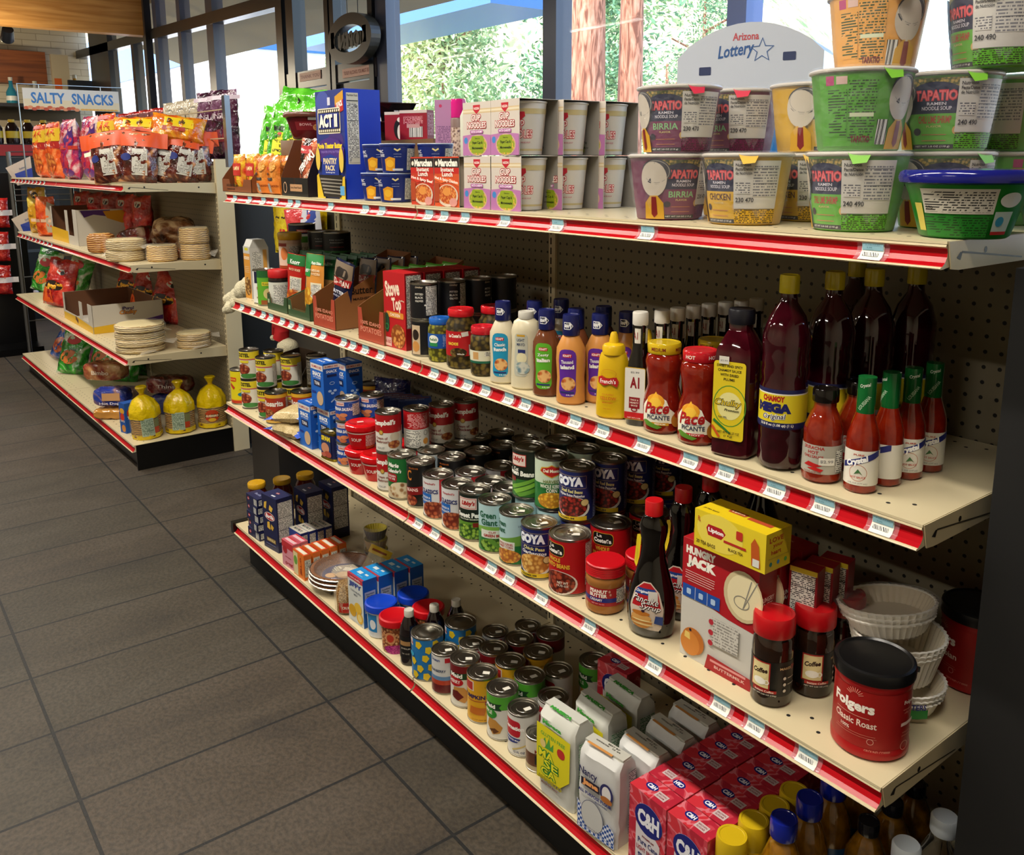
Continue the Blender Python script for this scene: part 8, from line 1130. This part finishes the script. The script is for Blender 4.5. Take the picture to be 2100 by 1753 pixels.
def plush(label, balls, hat=None):
    t = thing('plush_toy', label, 'plush toy'); bm = bmesh.new()
    for (x, y, z, r) in balls: bmesh.ops.create_icosphere(bm, subdivisions=3, radius=r, matrix=Matrix.Translation((x, y, z)))
    me = bpy.data.meshes.new('body'); bm.to_mesh(me); bm.free(); me.materials.append(M('fleece')); o = bpy.data.objects.new('body', me); C.objects.link(o); o.parent = t
    m = o.modifiers.new('merge', 'REMESH'); m.mode = 'VOXEL'; m.voxel_size = .006; m.use_smooth_shade = True; s_ = o.modifiers.new('soft', 'SMOOTH'); s_.iterations = 6
    if hat: g = G(); x, y, z = hat; g.tube([(x, y, z), (x+.01, y, z+.03), (x-.01, y, z+.055), (x-.04, y, z+.05), (x-.055, y, z+.01)], [.034, .032, .022, .015, .008], '#b81018:t', 14); g.build('red_hat', t); g = G(); g.lathe([(0, -.014), (.012, -.008), (.015, 0), (.012, .008), (0, .014)], 'fleece', 14, xf=Matrix.Translation((x-.058, y, z-.004))); g.build('pompom', t)
    return t
m, nt, b = newmat('white_fleece'); b.inputs['Base Color'].default_value = srgb('#d8cfb0'); b.inputs['Roughness'].default_value = 1; n_ = N(nt, 'TexNoise', iScale=160., iDetail=3.); L(nt, objco(nt), n_.inputs['Vector']); bump(nt, b, n_.outputs[0], 1, .006); regmat('fleece', m)
p_ = plush('fleecy cream plush toy stretched out beside the broth carton, its two legs pointing left', [(0, 0, 0, .05), (.05, .01, .02, .052), (-.05, -.01, -.02, .045), (-.1, -.02, -.045, .034), (-.14, -.03, -.06, .028), (-.17, -.035, -.068, .022), (-.09, -.03, -.075, .03), (-.13, -.045, -.1, .026), (-.155, -.05, -.112, .02), (.1, .01, .04, .045)], (.075, -.02, .06)); put(p_, -.6, .3, .915, 4)
g = G(); g.tube([(-.52, .67, .97), (-.52, .31, .955)], .004, '#3a3a3a:m', 6); g.build('hook', st_)
p_ = plush('fleecy cream plush toy with a red hat sitting behind the tall yellow can', [(0, 0, 0, .06), (.01, 0, .05, .055), (.03, 0, .1, .046), (.045, 0, .14, .042), (.075, 0, .145, .034), (-.02, 0, -.05, .05)], (.02, -.01, .175)); put(p_, -.6, .41, .51, 10)
g = G(); g.box(-.72, -.42, .3, .498, .0, .455, '#2c2824:s'); tag(g.build('low_pedestal'), 'low dark pedestal under the hatted plush toy in the gap', 'pedestal')
p_ = plush('cream plush toy face down above the chicken broth, red hat showing', [(0, 0, 0, .05), (.04, 0, .01, .04), (-.05, 0, -.03, .05)], (-.04, -.01, .0)); put(p_, -.42, .5, 1.03, 12)
pt_ = tray('grey display tray lettered Pioneer behind the menudo cans', .17, .12, .14, .05, '#5c5850', '#3a2c20', [], [('t', 'PIONEER', 0, 95, 84, '#101010', 18, 24, 0, .03)], notch=.3, bh=.15); put(pt_, .06, .2, S3, 8)
a = carton('orange baking soda style box standing in the grey tray', .05, .03, .13, '#d8641c', [('e', 0, 96, 22, 22, '#d8b8a0'), ('t', 'SODA', 0, 60, 36, '#8a2410', 9), ('p', [(-16, 20), (0, 50), (14, 20)], '#1c1410')], [('t', 'SODA', 0, 70, 24, '#5c1c0c', 7, 90)]); put(a, .02, .19, S3+.004, 10)
a = bag('clear bag of small brown sweets at the back of the shelf beside the diagonal boxes', .14, .12, .07, 'foil:#141c50:#28244c:#5c5060:10', [], seed=51); put(a, .5, .33, S3+.001, 30)

sl = thing('track_spotlight', 'black spotlight under the honey-coloured beam at the top left corner', 'lamp', None, (-9.4, .85, 2.86), 0); g = G(); g.lathe([(.07, 0), (.075, .01), (.06, .16), (.0, .17)], '#14161c:s', 24, xf=Matrix.Rotation(R(50), 4, 'Y')); g.build('lamp_head', sl); g = G(); g.tube([(.06, 0, .1), (.06, 0, .74)], .012, '#14161c:s'); g.build('stem', sl)
for x, y, e in ((-8.6, .6, 40), (-11.2, .4, 45)):  # added fill points brightening the far beam and wall, away from the lamp head
    l = bpy.data.lights.new('far_end_fill', 'POINT'); l.energy = e; l.shadow_soft_size = .08; l.color = (1, .86, .62); o = bpy.data.objects.new('far_end_fill', l); C.objects.link(o); o.location = (x, y, 2.5)
